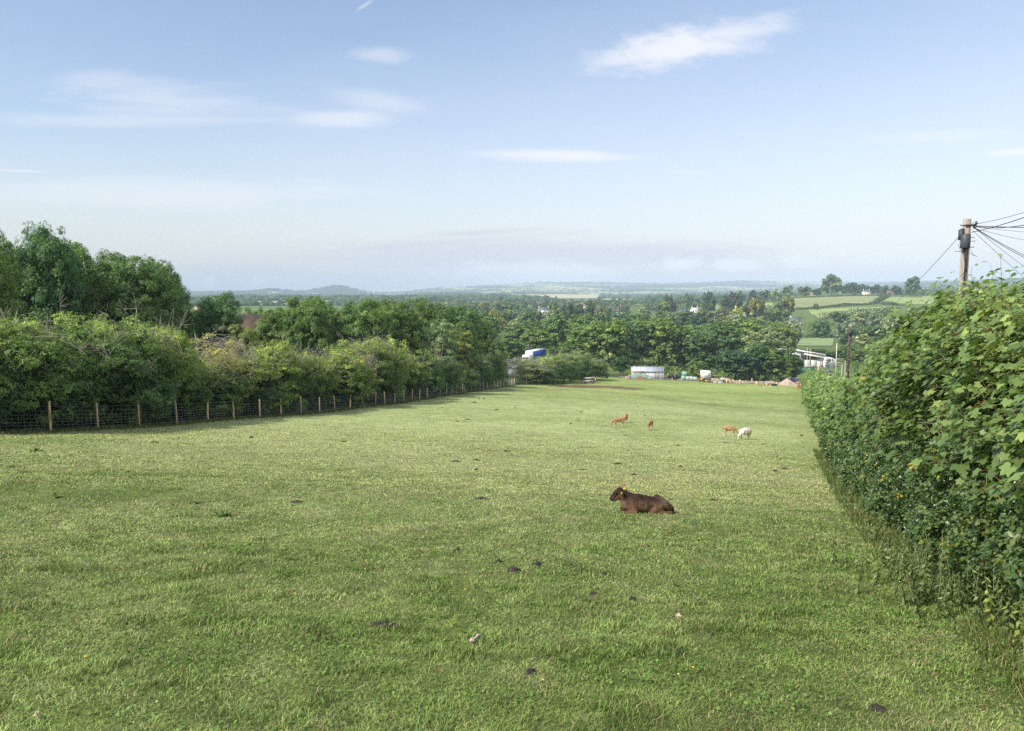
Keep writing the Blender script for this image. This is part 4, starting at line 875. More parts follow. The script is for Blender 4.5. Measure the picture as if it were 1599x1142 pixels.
    # shoots, red petioles, inner stems
    if ym < 30:
        kk = g.choice(ns, size=int(ns * (.8 if ym < 14 else .4)), replace=False); ra = .0045
        a = O[kk]; b = O[kk] + D[kk] * ln[kk][:, None]; w = np.cross(D[kk], g.normal(size=(len(kk), 3))); w /= np.linalg.norm(w, axis=1, keepdims=True); w2 = np.cross(D[kk], w)
        V = np.stack([a + w * ra, a - w * ra, b - w * ra * .5, b + w * ra * .5, a + w2 * ra, a - w2 * ra, b - w2 * ra * .5, b + w2 * ra * .5], 1).reshape(-1, 3); q = np.arange(len(kk))[:, None] * 8
        st.add(V, [np.concatenate([q + np.array([[0, 1, 2, 3]]), q + np.array([[4, 5, 6, 7]])])], np.repeat(np.array((.16, .13, .06)) * g.uniform(.7, 1.2, (len(kk), 1)), 8, 0))
        kk = g.choice(len(k), size=int(len(k) * (.9 if ym < 14 else .3)), replace=False); a = node[kk]; b = base[kk]; w = np.cross(pdir[kk], nrm[kk]); w /= np.linalg.norm(w, axis=1, keepdims=True); ra = .0024 if ym < 14 else .005
        V = np.stack([a + w * ra, a - w * ra, b - w * ra, b + w * ra], 1).reshape(-1, 3); q = np.arange(len(kk))[:, None] * 4
        pc = np.where(g.random((len(kk), 1)) < .3, np.array((.26, .08, .045)), np.array((.20, .20, .06))); st.add(V, [q + np.array([[0, 1, 2, 3]])], np.repeat(pc, 4, 0))
    for q in range(int(4 + L_)):
        yb0 = g.uniform(y0, y1); o0 = -g.uniform(.5, 1.8); p0 = hedge_pt(np.array([yb0]), np.array([o0]), np.array([-.2]))[0]; H = float(hedge_top(yb0))
        e = p0 + np.array((g.normal() * .35, g.normal() * .35, H * .95)) + HN_OUT * .35; tube(st, [p0, (p0 + e) / 2 + g.normal(size=3) * .12, e], [.03, .022, .006], 5, (.15, .115, .08))
    o = thing('sycamore_shrub', label, 'shrub', tuple(hedge_pt(np.array([ym]), np.array([-1.0]), np.array([0.]))[0]), 0, 'sycamores in the right hand hedge')
    loc = np.array(o.location); acc.V = [v - loc for v in acc.V]; st.V = [v - loc for v in st.V]
    link('foliage', acc.mesh('sycamore_foliage', M_LEAFNEAR), o); link('stems', st.mesh('sycamore_stems', M_TINT), o)
M_TINT = mat('stem_tinted', (.1, .1, .1), .7, 12, .2, attr=True)
SEG = [(-3.5, .5, 'sycamore shrub of the right hedge beside the camera, outside the frame'), (.5, 4.3, 'sycamore shrub at the right edge, nearest in the photo'), (4.3, 7.3, 'sycamore shrub with the largest clearest leaves at the right edge'),
 (7.3, 10.3, 'sycamore shrub below the foot of the grey telegraph pole'), (10.3, 13.6, 'sycamore shrub with pale upright shoots left of the grey pole'), (13.6, 17.6, 'highest peaked sycamore shrub in the middle of the right hedge'),
 (17.6, 22.5, 'bright yellow green sycamore shrub beside the brown pole'), (22.5, 30, 'sycamore shrub just below the brown telegraph pole'), (30, 42, 'smaller looking sycamore shrub, sixth from the far end of the right hedge'),
 (42, 60, 'sycamore shrub, fifth from the far end of the right hedge'), (60, 84, 'sycamore shrub, fourth from the far end of the right hedge'), (84, 115, 'sycamore shrub, third from the far end of the right hedge'),
 (115, 150, 'sycamore shrub, second from the far end of the right hedge'), (150, 196, 'sycamore shrub at the far end of the right hedge')]
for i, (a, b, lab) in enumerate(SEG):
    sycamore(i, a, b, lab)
M_FLOWER = mat('bramble_petal', (.78, .74, .74), .7, 30, .1)
def bramble(i, y0, y1, label):
    g = np.random.default_rng(300 + i); L_ = (y1 - y0) * 1.063; ym = (y0 + y1) / 2; acc = Acc(); st = Acc(); fl = Acc()
    ls = .088 * (1 if ym < 10 else min(1 + (ym - 10) / 22, 3)); n = int(L_ * 2.0 * 560 / (ls / .088) ** 1.7)
    yb = g.uniform(y0 - .2, y1 + .2, n); H = 1.5 + .35 * (vnoise(yb, yb * 0, 1.3, 3) - .5); h = H * g.random(n) ** .8
    bul = .22 + .42 * np.sin(np.pi * np.clip(h / H, 0, 1) ** .8) + .5 * (vnoise(yb, h, .7, 21) - .4) + .3 * (vnoise(yb, h, .25, 23) - .5); out = bul - g.exponential(.13, n)
    P_ = hedge_pt(yb, out, h); nrm = HN_OUT * .7 + np.array((0, 0, .85)) + .55 * g.normal(size=(n, 3))
    V, F = stamp(BR, BRF, P_, frames(nrm, g.normal(size=(n, 3)) + HN_OUT), ls * g.uniform(.6, 1.35, n))
    tone = g.random((n, 1)) ** 1.8; c = np.array((.052, .108, .036)) * (1 - tone) + np.array((.155, .225, .065)) * tone
    yel = (g.random(n) < .012 + .06 * (vnoise(yb, h, .8, 33) > .7))[:, None]; c = np.where(yel, np.array((.40, .34, .05)), c); rus = (g.random(n) < .003)[:, None]; c = np.where(rus, np.array((.30, .13, .04)), c)
    acc.add(V, F, np.repeat(c * g.uniform(.7, 1.25, (n, 1)), 21, 0))
    m = int(L_ * 1.5 * 15 / (ls / .088)); cl = g.uniform(y0, y1, max(3, int(L_ * 2))); hh = g.uniform(.3, 1.6, len(cl)); q = g.integers(len(cl), size=m)
    yb = cl[q] + g.normal(size=m) * .22; h = np.clip(hh[q] + g.normal(size=m) * .2, .15, 1.85); P_ = hedge_pt(yb, .22 + .42 * np.sin(np.pi * np.clip(h / 1.5, 0, 1)) + .12 * g.random(m) + .35 * (vnoise(yb, h, .7, 21) - .4), h)
    V, F = stamp(np.concatenate([LEAF4, LEAF4[:, [1, 0, 2]]]), [np.array([(0, 1, 2, 3), (4, 5, 6, 7)])], P_, frames(HN_OUT + np.array((0, 0, .4)) + .4 * g.normal(size=(m, 3)), g.normal(size=(m, 3))), .022 * (ls / .088) * g.uniform(.6, 1.3, m))
    fl.add(V, F, np.array((1, 1, 1.)))
    for a in range(int(5 * L_ if ym < 12 else 2 * L_)):   # arching canes, some dead
        yb0 = g.uniform(y0, y1); h0 = g.uniform(.3, 1.6); p0 = hedge_pt(np.array([yb0]), np.array([.1]), np.array([h0]))[0]
        d = HN_OUT * g.uniform(.3, .8) + HN_ALONG * g.normal() * .7; e = p0 + d * g.uniform(.4, .9); e[2] += g.uniform(-.35, .45); md = (p0 + e) / 2 + np.array((0, 0, .2))
        tube(st, [p0, md, e], [.006, .005, .003], 4, np.array((.30, .22, .14)) if g.random() < .5 else np.array((.16, .17, .07)))
    o = thing('bramble_bush', label, 'shrub', tuple(hedge_pt(np.array([ym]), np.array([.2]), np.array([0.]))[0]), 0, 'brambles along the foot of the right hand hedge'); loc = np.array(o.location)
    for A_ in (acc, st, fl): A_.V = [v - loc for v in A_.V]
    link('foliage', acc.mesh('bramble_foliage', M_LEAFNEAR), o); link('stems', st.mesh('bramble_stems', M_TINT), o); link('flowers', fl.mesh('bramble_flowers', M_FLOWER), o)
for i, (a, b, lab) in enumerate([(-2, 3.8, 'bramble bush at the hedge foot, nearest the camera'), (3.8, 6.4, 'bramble bush at the right edge below the largest sycamore leaves'), (6.4, 9, 'bramble bush above the tall nettles'),
    (9, 12.2, 'flowering bramble bush with dead twigs poking out over the grass'), (12.2, 16, 'bramble bush white with flowers below the highest sycamores'), (16, 22, 'bramble bush, third from the far end of the brambles'), (22, 31, 'bramble bush, second from the far end of the brambles'), (31, 44, 'bramble bush at the far end of the brambles')]): bramble(i, a, b, lab)
def nettles(i, yb0, out0, n, H, label, pale=False, spread=.28):
    g = np.random.default_rng(500 + i); acc = Acc(); st = Acc(); c0 = hedge_pt(np.array([yb0]), np.array([out0]), np.array([0.]))[0]
    NT = np.array([(0, 0, 0), (.35, -.2, .04), (1, 0, -.2), (.35, .2, .04)]); NF = [np.array([(0, 1, 2, 3)])]
    for q in range(n):
        p = c0 + np.array((g.normal() * spread, g.normal() * spread * 1.5, 0)); p[2] = gz(p[0], p[1]); hh = H * g.uniform(.55, 1.15); d = np.array((g.normal() * .14 - .08, g.normal() * .14, 1.0)); e = p + d * hh
        tube(st, [p, (p + e) / 2 + g.normal(size=3) * .02, e], [.006, .005, .003], 4, (.13, .15, .06)); m = int(5 + hh * 14); t = np.repeat(np.linspace(.15, 1, m), 2); pos = p + (e - p) * t[:, None]
        an = np.arange(2 * m) * math.pi + np.repeat(np.arange(m), 2) * 1.57 + g.uniform(0, 1); dr = np.stack([np.cos(an), np.sin(an), np.full(2 * m, -.25)], 1) + .2 * g.normal(size=(2 * m, 3))
        V, F = stamp(NT, NF, pos, frames(np.array((0, 0, 1.)) + .35 * g.normal(size=(2 * m, 3)) + dr * .3, dr), (.075 if not pale else .082) * (1.25 - t * .6) * g.uniform(.7, 1.2, 2 * m))
        c = np.array((.13, .20, .065)) if not pale else np.array((.22, .28, .07)); acc.add(V, F, np.repeat(c * g.uniform(.6, 1.35, (2 * m, 1)), 4, 0))
    o = thing('nettle_clump', label, 'plant', tuple(c0), 0, 'nettles and docks at the foot of the right hand hedge')
    for A_ in (acc, st): A_.V = [v - c0 for v in A_.V]
    link('leaves', acc.mesh('nettle_leaves', M_LEAFNEAR), o); link('stems', st.mesh('nettle_stems', M_TINT), o)
for i, a in enumerate([(6.0, .30, 12, .4, 'pale broad leaved dock clump at the right edge, nearest the camera', True), (6.6, .42, 16, .42, 'second clump of broad pale leaves from the right edge', True), (7.2, .55, 26, .5, 'nettle clump right of centre in the row of nettles'),
    (7.3, .95, 26, .5, 'nettle clump in the middle of the row of nettles'), (8.3, .75, 28, .55, 'nettle clump left of centre in the row of nettles'), (9.3, .85, 24, .5, 'nettle clump at the left end of the row, with yellowing leaves'),
    (11.5, .7, 16, .4, 'small nettle clump beside the dead twigs on the grass'), (15, .6, 22, .45, 'ragged weed clump farther along the hedge foot'), (20, .6, 24, .5, 'weed clump where the grass narrows towards the hedge end'), (27, .6, 26, .5, 'farthest weed clump along the hedge foot')]): nettles(i, *a)
def long_grass():
    """uncut grass along the hedge foot and along the fence"""
    acc = Acc(); g = np.random.default_rng(9)
    n = 26000; yb = 3.5 + 42 * g.random(n) ** 1.8; out = .2 + .9 * g.random(n) ** 1.5; P_ = hedge_pt(yb, out, np.zeros(n)); keep = fbm(P_[:, 0], P_[:, 1], 1.2, 8, 2) > .35; P1 = P_[keep]
    n = 26000; y = 28 + 130 * g.random(n) ** 1.3; x = fence_x(y) + g.normal(size=n) * .35 - .1; P2 = np.stack([x, y, ground(x, y)], 1); P_ = np.concatenate([P1, P2]); n = len(P_)
    r = np.hypot(P_[:, 0], P_[:, 1]); h = g.uniform(.03, .15, n) * (.5 + fbm(P_[:, 0], P_[:, 1], .7, 5, 2)); w = np.maximum(.004, .0009 * r); th = g.uniform(0, 6.28, n)
    W = np.stack([np.cos(th) * w, np.sin(th) * w, 0 * w], 1); tip = P_ + np.stack([g.normal(size=n) * h * .4, g.normal(size=n) * h * .4, h], 1)
    k = np.arange(n)[:, None] * 3; acc.add(np.stack([P_ - W, P_ + W, tip], 1).reshape(-1, 3), [k + np.array([[0, 1, 2]])], np.repeat(np.where(g.random((n, 1)) < .15, np.array((.30, .26, .13)), np.array((.10, .15, .04))) * g.uniform(.6, 1.3, (n, 1)), 3, 0))
    tag(link('long_grass', acc.mesh('long_grass', M_GRASS)), 'longer uncut grass along hedge foot and fence', 'grass', kind='stuff')
long_grass()
# ------------------------------------------------------------------ fence along the field hedge
M_POST = mat('fence_post_wood', (.90, .64, .35), .85, 9, .2, streak=(1, 1, .15), bump=.3)
M_POSTG = mat('weathered_post', (.50, .38, .25), .9, 9, .3, streak=(1, 1, .15))
M_WIRE = mat('galvanised_wire', (.42, .50, .50), .5, 6, .15)
def fence():
    g = np.random.default_rng(4); o = thing('wire_fence', 'pale wooden post and wire mesh fence along the left hedge', 'fence', (float(fence_x(35)), 35, gz(float(fence_x(35)), 35)))
    org = np.array(o.location); ys = np.arange(23, 171, 2.95); tops = []
    for i, y in enumerate(ys):
        y = y + g.uniform(-.15, .15); x = float(fence_x(y)); z = gz(x, y); h = 1.27 * g.uniform(.95, 1.07); l = g.normal(size=2) * .04
        a = Acc(); tube(a, [(0, 0, -.3), (l[0] * .5, l[1] * .5, h * .5), (l[0], l[1], h), (l[0], l[1], h + .012)], [.052, .050, .048, .034], 9)
        link('post', a.mesh('post', M_POSTG if g.random() < .35 else M_POST, True), o, np.array((x, y, z)) - org); tops.append((x, y, z))
        if i in (27, 29):   # slanting stays
            s = Acc(); tube(s, [(0, 0, h * .75), (.65, .15, -.1)], .035, 6); link('stay', s.mesh('stay', M_POSTG), o, np.array((x, y, z)) - org)
    w = Acc(); T = np.array(tops)
    for k in range(len(T) - 1):
        a, b = T[k], T[k + 1]; r = .0024 + .000022 * a[1]; nrm = np.array((.0, .0, .0))
        for hh in (.04, .16, .29, .43, .58, .74, .92, 1.13): tube(w, [a + (0, 0, hh), b + (0, 0, hh + g.normal() * .006)], r, 3, cap=False)
        for q in range(10):
            p = a + (b - a) * (q + .5) / 10; p[2] = a[2] + (b[2] - a[2]) * (q + .5) / 10; tube(w, [p + (0, 0, .03), p + (g.normal() * .008, g.normal() * .008, .92)], r * .85, 3, cap=False)
            if q % 2: tube(w, [p + (0, 0, .92), p + (0, 0, 1.12)], r * .85, 3, cap=False)
    w.V = [v - org for v in w.V]; link('wire_mesh', w.mesh('wire_mesh', M_WIRE), o)
fence()

# ------------------------------------------------------------------ animals
def blob(name, caps, m, voxel, colfn, parent=None, smooth=5, loc=None, jitter=0):
    """one continuous body: rounded tapering limbs fused into a single skin"""
    bm = bmesh.new(); bmesh.ops.create_icosphere(bm, subdivisions=3, radius=1); bv = np.array([v.co[:] for v in bm.verts]); bf = np.array([[v.index for v in f.verts] for f in bm.faces]); bm.free()
    V = []; F = []; n = 0
    for c in caps:
        for (p0, r0), (p1, r1) in zip(c[:-1], c[1:]):
            p0 = np.array(p0, float); p1 = np.array(p1, float); r0 = np.broadcast_to(np.array(r0, float), 3); r1 = np.broadcast_to(np.array(r1, float), 3)
            k = max(2, int(np.linalg.norm(p1 - p0) / (min(r0.min(), r1.min()) * .45)) + 1)
            for i in range(k + 1):
                t = i / k; V.append(bv * (r0 * (1 - t) + r1 * t) + p0 * (1 - t) + p1 * t); F.append(bf + n); n += len(bv)
    me = mesh_np('tmp', np.concatenate(V), [np.concatenate(F)], m); o = link('tmp', me)
    r = o.modifiers.new('r', 'REMESH'); r.mode = 'VOXEL'; r.voxel_size = voxel; r.use_smooth_shade = True
    s = o.modifiers.new('s', 'SMOOTH'); s.factor = .5; s.iterations = smooth
    dg = bpy.context.evaluated_depsgraph_get(); me2 = bpy.data.meshes.new_from_object(o.evaluated_get(dg)); bpy.data.objects.remove(o); bpy.data.meshes.remove(me)
    me2.name = name; V = np.empty(len(me2.vertices) * 3, np.float32); me2.vertices.foreach_get('co', V); V = V.reshape(-1, 3).astype(float)
    if jitter:
        N_ = np.empty(len(V) * 3, np.float32); me2.vertices.foreach_get('normal', N_); N_ = N_.reshape(-1, 3)
        V = V + N_ * (jitter * (fbm(V[:, 0] * 9 + V[:, 1] * 5, V[:, 2] * 9 + V[:, 1] * 7, 1.0, 3, 3) - .5))[:, None]; me2.vertices.foreach_set('co', V.astype(np.float32).ravel())
    c = np.ones((len(V), 4), np.float32); c[:, :3] = np.clip(colfn(V), .004, 1); a = me2.color_attributes.new('Col', 'FLOAT_COLOR', 'POINT'); a.data.foreach_set('color', c.ravel())
    if not me2.materials: me2.materials.append(m)
    me2.shade_smooth(); return link(name, me2, parent, loc)
def fur(name, scale=40, bump=.5, streak=(1, 1, .45)):
    m, t, out = newmat(name); L = t.links.new; p = t.nodes.new('ShaderNodeBsdfPrincipled'); p.inputs['Roughness'].default_value = .8; p.inputs['Specular IOR Level'].default_value = .15
    p.inputs['Sheen Weight'].default_value = 0
    a = t.nodes.new('ShaderNodeAttribute'); a.attribute_name = 'Col'; co = t.nodes.new('ShaderNodeTexCoord'); mp = t.nodes.new('ShaderNodeMapping'); mp.inputs['Scale'].default_value = streak; L(co.outputs['Object'], mp.inputs[0])
    nz = t.nodes.new('ShaderNodeTexNoise'); nz.inputs['Scale'].default_value = scale; nz.inputs['Detail'].default_value = 5; nz.inputs['Roughness'].default_value = .7; L(mp.outputs[0], nz.inputs['Vector'])
    n2 = t.nodes.new('ShaderNodeTexNoise'); n2.inputs['Scale'].default_value = scale * .2; n2.inputs['Detail'].default_value = 4; L(co.outputs['Object'], n2.inputs['Vector'])
    prev = a.outputs['Color']
    for (nn, lo, hi) in ((nz, .62, 1.42), (n2, .60, 1.5)):
        mr = t.nodes.new('ShaderNodeMapRange'); mr.inputs[1].default_value = .33; mr.inputs[2].default_value = .67; mr.inputs[3].default_value = lo; mr.inputs[4].default_value = hi; L(nn.outputs['Fac'], mr.inputs[0])
        mx = t.nodes.new('ShaderNodeMix'); mx.data_type = 'RGBA'; mx.blend_type = 'MULTIPLY'; mx.inputs[0].default_value = 1; L(prev, mx.inputs[6]); L(mr.outputs[0], mx.inputs[7]); prev = mx.outputs[2]
    b = t.nodes.new('ShaderNodeBump'); b.inputs['Strength'].default_value = bump; b.inputs['Distance'].default_value = .012; L(nz.outputs['Fac'], b.inputs['Height']); L(b.outputs[0], p.inputs['Normal'])
    L(prev, p.inputs['Base Color']); L(p.outputs[0], out.inputs[0]); return m
M_FUR = fur('calf_hide'); M_WOOL = fur('sheep_wool', 30, 1.0, (1, 1, 1))
M_EYE = mat('eye', (.01, .008, .006), .15, 5, .1, spec=.6); M_TAG = mat('yellow_ear_tag', (.62, .50, .03), .5, 5, .05)
M_HOOF = mat('hoof', (.05, .04, .035), .6, 20, .2)
def mixc(a, b, w): return a * (1 - w[:, None]) + np.array(b) * w[:, None]
def gsn(V, p, r): return np.exp(-(((V - np.array(p)) / np.array(r)) ** 2).sum(1))
def earshape(base, tip, width, up, thick=.012):
    base = np.array(base, float); tip = np.array(tip, float); ax = tip - base; L_ = np.linalg.norm(ax); R = frames(np.array([up], float), ax[None])[0]; V = []; n = 9
    for i in range(n):
        t = i / (n - 1); w = width * math.sin(math.pi * (t * .82 + .12)) ** .8 * (1 if t < .97 else .3)
        for k in range(8):
            a = k / 8 * 2 * math.pi; V.append(base + R @ np.array((t * L_, math.cos(a) * w * .5, math.sin(a) * thick + .25 * w * (math.cos(a)) ** 2)))
    F = [(i * 8 + k, i * 8 + (k + 1) % 8, (i + 1) * 8 + (k + 1) % 8, (i + 1) * 8 + k) for i in range(n - 1) for k in range(8)]
    return np.array(V), [np.array(F), np.array([list(range(7, -1, -1)), [(n - 1) * 8 + k for k in range(8)]])]
def ear(parent, base, tip, width, up, col, name='ear'):
    a = Acc(); V, F = earshape(base, tip, width, up); a.add(V, F, np.array(col)); return link(name, a.mesh(name, M_FUR, True), parent)
def ball(parent, name, p, r, m):
    a = Acc(); bm = bmesh.new(); bmesh.ops.create_uvsphere(bm, u_segments=12, v_segments=8, radius=1); V = np.array([v.co[:] for v in bm.verts]) * np.array(r) + np.array(p)
    F4 = np.array([[v.index for v in f.verts] for f in bm.faces if len(f.verts) == 4]); F3 = np.array([[v.index for v in f.verts] for f in bm.faces if len(f.verts) == 3]); bm.free(); a.add(V, [F4, F3], (1, 1, 1)); return link(name, a.mesh(name, m, True), parent)

def lying_calf():
    g = hit(1001, 800); o = thing('calf', 'dark brown calf with yellow ear tags lying in the grass', 'calf', (g[0], g[1], g[2] - .035), math.radians(2))
    o.scale = (.95, .95, 1.0)
    caps = [
     [((-.17, 0, .205), (.18, .185, .185)), ((.06, 0, .19), (.18, .21, .17)), ((.28, 0, .17), (.16, .195, .145)), ((.44, 0, .14), (.13, .16, .13)), ((.565, .0, .09), (.08, .11, .095))],
     [((-.20, 0, .265), .105), ((-.06, .01, .325), .065), ((.10, .01, .29), .058), ((.24, .02, .245), .05), ((.34, .03, .235), .06)],
     [((.315, .06, .295), .066), ((.40, .05, .24), .075), ((.50, .04, .16), .08)], [((.33, -.10, .205), .06), ((.42, -.10, .15), .075)],
     [((-.20, 0, .26), (.13, .11, .14)), ((-.32, -.01, .345), (.095, .078, .105)), ((-.41, -.01, .425), (.07, .062, .072))],
     [((-.30, 0, .17), (.085, .10, .095)), ((-.35, 0, .26), (.06, .05, .07)), ((-.405, 0, .345), .052)],
     [((-.435, -.01, .462), (.062, .060, .056)), ((-.495, -.01, .412), (.060, .062, .056)), ((-.548, -.01, .352), (.050, .052, .048)), ((-.588, -.01, .306), (.042, .047, .040))],
     [((-.445, -.01, .36), (.066, .052, .080)), ((-.50, -.01, .318), (.052, .046, .056)), ((-.555, -.01, .275), (.036, .042, .030))],
     [((-.594, -.01, .303), (.034, .046, .034)), ((-.598, -.01, .292), (.032, .044, .030))],
     [((-.505, -.062, .425), .019), ((-.515, -.063, .42), .016)], [((-.505, .042, .425), .019), ((-.515, .043, .42), .016)],
     [((-.20, -.13, .17), (.09, .055, .10)), ((-.14, -.17, .075), .055), ((-.34, -.15, .065), (.045, .038, .042)), ((-.385, -.14, .062), .038), ((-.24, -.20, .035), .026), ((-.20, -.21, .03), .026)],
     [((-.22, .12, .13), .08), ((-.34, .10, .08), .05)],
     [((.34, -.12, .14), (.12, .085, .11)), ((.22, -.19, .095), (.08, .06, .07)), ((.18, -.20, .07), .05), ((.40, -.20, .06), (.05, .035, .04)), ((.56, -.18, .06), .038), ((.42, -.25, .032), .026), ((.33, -.27, .028), .027)],
     [((.48, .08, .1), .1), ((.36, .2, .06), .06)]]
    def col(V):
        x, y, z = V.T; c = np.tile(np.array((.088, .053, .029)), (len(V), 1))
        c = mixc(c, (.020, .012, .009), sstep(.20, .34, z) * sstep(-.42, -.30, x) * sstep(.5, .25, x) * .9); c = mixc(c, (.030, .018, .014), gsn(V, (-.43, 0, .50), (.07, .09, .06)) * .9)  # dark coat along the back, deepened as painted shading
        c = mixc(c, (.145, .085, .055), np.clip(gsn(V, (-.475, -.06, .35), (.055, .05, .06)) * 1.1, 0, 1)); c = mixc(c, (.020, .014, .013), np.clip(1.6 * gsn(V, (-.60, -.01, .285), (.036, .06, .045)), 0, 1))
        c = mixc(c, (.026, .016, .013), sstep(-.018, .012, (z - .43) + (x + .52) * -1.05 + .03) * sstep(-.40, -.44, x)); c = mixc(c, (.018, .012, .012), np.clip(1.6 * gsn(V, (-.515, -.065, .41), (.028, .03, .024)), 0, 1)); c = mixc(c, (.125, .08, .058), np.clip(gsn(V, (-.37, -.05, .20), (.05, .09, .10)), 0, .75))
        c = mixc(c, (.135, .066, .038), np.clip(gsn(V, (-.39, -.14, .06), (.07, .08, .05)) + gsn(V, (.45, -.26, .03), (.18, .06, .04)) + .8 * gsn(V, (.20, -.24, .06), (.08, .05, .05)), 0, .85))
        c = mixc(c, (.13, .10, .095), np.clip(.5 * gsn(V, (.42, -.03, .26), (.09, .12, .08)), 0, .5)); c = mixc(c, (.016, .010, .009), np.clip(gsn(V, (.62, -.1, .07), (.045, .12, .09)), 0, .9)); c = mixc(c, (.02, .012, .01), .7 * gsn(V, (.0, -.19, .22), (.03, .06, .03)) + .5 * gsn(V, (-.12, -.19, .17), (.03, .06, .02)))
        return c
    b = blob('body', caps, M_FUR, .0085, col, o, 5, jitter=.012)
    for s, q in ((-1, .012), (1, -.012)): ball(b, 'eye', (-.516, s * .060 + (-.012 if s < 0 else -.012), .419), (.015, .012, .014), M_EYE)
    e1 = ear(o, (-.415, -.062, .455), (-.375, -.135, .385), .066, (-.4, -.9, .3), (.030, .018, .014)); e2 = ear(o, (-.40, .05, .475), (-.30, .115, .53), .062, (-.2, -.8, .5), (.17, .09, .07))
    a = Acc(); box(a, (-.012, -.003, -.024), (.012, .003, .024), R=rotz(.3), org=(-.408, -.122, .425)); link('ear_tag', a.mesh('ear_tag', M_TAG), e1)
    a = Acc(); Rt = np.array(Matrix.Rotation(math.radians(-55), 3, 'Y')); box(a, (-.012, -.003, -.038), (.012, .003, .038), R=Rt, org=(-.315, .03, .47)); link('ear_tag', a.mesh('ear_tag', M_TAG), e2)
    a = Acc(); tube(a, [(.60, -.02, .14), (.635, -.06, .09), (.61, -.13, .04), (.56, -.2, .02)], [.02, .017, .014, .018], 8, (.02, .013, .011)); link('tail', a.mesh('tail', M_FUR, True), o)
lying_calf()

def grazing(col_main, col_leg, col_face, patches=(), wool=False):
    if not wool:
        caps = [
         [((-.27, 0, .53), (.14, .13, .165)), ((.0, 0, .52), (.15, .145, .17)), ((.26, 0, .55), (.15, .13, .155)), ((.36, 0, .57), (.09, .105, .12))],
         [((-.28, 0, .62), .07), ((.0, 0, .625), .06), ((.30, 0, .655), .06), ((.40, 0, .62), .05)],
         [((-.30, 0, .55), (.10, .08, .12)), ((-.46, 0, .43), (.075, .055, .085)), ((-.57, 0, .29), .052), ((-.60, 0, .22), .052)],
         [((-.60, 0, .215), (.055, .055, .06)), ((-.64, 0, .14), (.042, .045, .05)), ((-.67, 0, .065), (.032, .036, .036))]]
        for s in (-1, 1):
            o2 = .05 * s
            caps.append([((-.27, s * .085, .44), (.065, .05, .09)), ((-.275 + o2, s * .085, .30), .038), ((-.275 + o2 * 1.6, s * .082, .24), .034), ((-.27 + o2 * 1.7, s * .08, .08), .022), ((-.285 + o2 * 1.8, s * .08, .015), .028)])
            caps.append([((.30, s * .08, .50), (.10, .06, .12)), ((.25 + o2, s * .1, .38), (.06, .045, .07)), ((.37 + o2, s * .085, .25), .034), ((.35 + o2, s * .082, .08), .023), ((.335 + o2, s * .08, .015), .028)])
    else:
        caps = [
         [((-.22, 0, .44), (.19, .17, .19)), ((.0, 0, .45), (.20, .20, .21)), ((.24, 0, .44), (.20, .18, .20))], [((-.24, 0, .45), (.14, .12, .15)), ((-.38, 0, .32), (.09, .085, .11)), ((-.45, 0, .22), .07)],
         [((-.46, 0, .20), (.058, .055, .06)), ((-.50, 0, .12), (.045, .042, .05)), ((-.52, 0, .055), (.034, .034, .034))]]
        for s in (-1, 1):
            caps.append([((-.20, s * .09, .30), .06), ((-.21 + .04 * s, s * .09, .16), .03), ((-.22 + .05 * s, s * .09, .015), .024)]); caps.append([((.26, s * .09, .30), .075), ((.30 + .04 * s, s * .09, .17), .032), ((.28 + .05 * s, s * .09, .015), .025)])
    def col(V):
        x, y, z = V.T; c = np.tile(np.array(col_main), (len(V), 1)); c = mixc(c, col_leg, sstep(.34, .16, z) * sstep(-.5, -.42, x)); c = mixc(c, col_face, sstep(-.53, -.6, x) * sstep(.3, .1, z))
        if not wool: c = mixc(c, np.array(col_main) * .45, np.clip(gsn(V, (-.685, 0, .045), (.04, .06, .04)), 0, .9)); c = mixc(c, np.array(col_leg) * 1.1, .5 * sstep(.42, .36, z) * sstep(-.3, -.1, x))
        for (p, r, pc) in patches: c = mixc(c, pc, np.clip(1.8 * gsn(V, p, r), 0, 1))
        return c
    root = bpy.data.objects.new('calf', None); C.objects.link(root); b = blob('body', caps, M_WOOL if wool else M_FUR, .014 if not wool else .018, col, root, 4 if not wool else 3, jitter=.05 if wool else .012)
    cm = np.array(col_main)
    if wool:
        for s in (-1, 1): ear(root, (-.44, s * .05, .245), (-.43, s * .15, .20), .05, (0, 0, 1), (.55, .45, .38)); ball(b, 'eye', (-.49, s * .043, .16), .009, M_EYE)
        a = Acc(); tube(a, [(.42, 0, .48), (.47, 0, .38), (.46, 0, .27)], [.05, .045, .03], 7, cm); link('tail', a.mesh('tail', M_WOOL, True), root)
    else:
        for s in (-1, 1):
            e = ear(root, (-.585, s * .045, .27), (-.57, s * .15, .25), .07, (-.5, 0, .8), cm * .8); ball(b, 'eye', (-.635, s * .044, .175), .010, M_EYE)
            a = Acc(); box(a, (-.014, -.02, -.003), (.014, .02, .003), R=rotz(.2), org=(-.58, s * .115, .272)); link('ear_tag', a.mesh('ear_tag', M_TAG), e)
        a = Acc(); tube(a, [(.43, 0, .65), (.475, 0, .55), (.47, 0, .38), (.47, .0, .27)], [.022, .018, .012, .022], 7, cm * .8); link('tail', a.mesh('tail', M_FUR, True), root)
    return root
def put(src, u, v, Y, rz, label, cat, name, group=None, s=1.0, first=False):
    g = gp(u, Y)
    def cp_(o, p=None):
        c = o.copy(); C.objects.link(c); c.parent = p
        for ch in list(o.children): cp_(ch, c)
        return c
    o = src if first else cp_(src); o.name = name; o.location = (g[0], g[1], g[2] + .03); o.rotation_euler = (0, 0, math.radians(rz)); o.scale = (s, s, s); tag(o, label, cat, group); return o
RED, TANL = (.32, .185, .10), (.50, .38, .27)
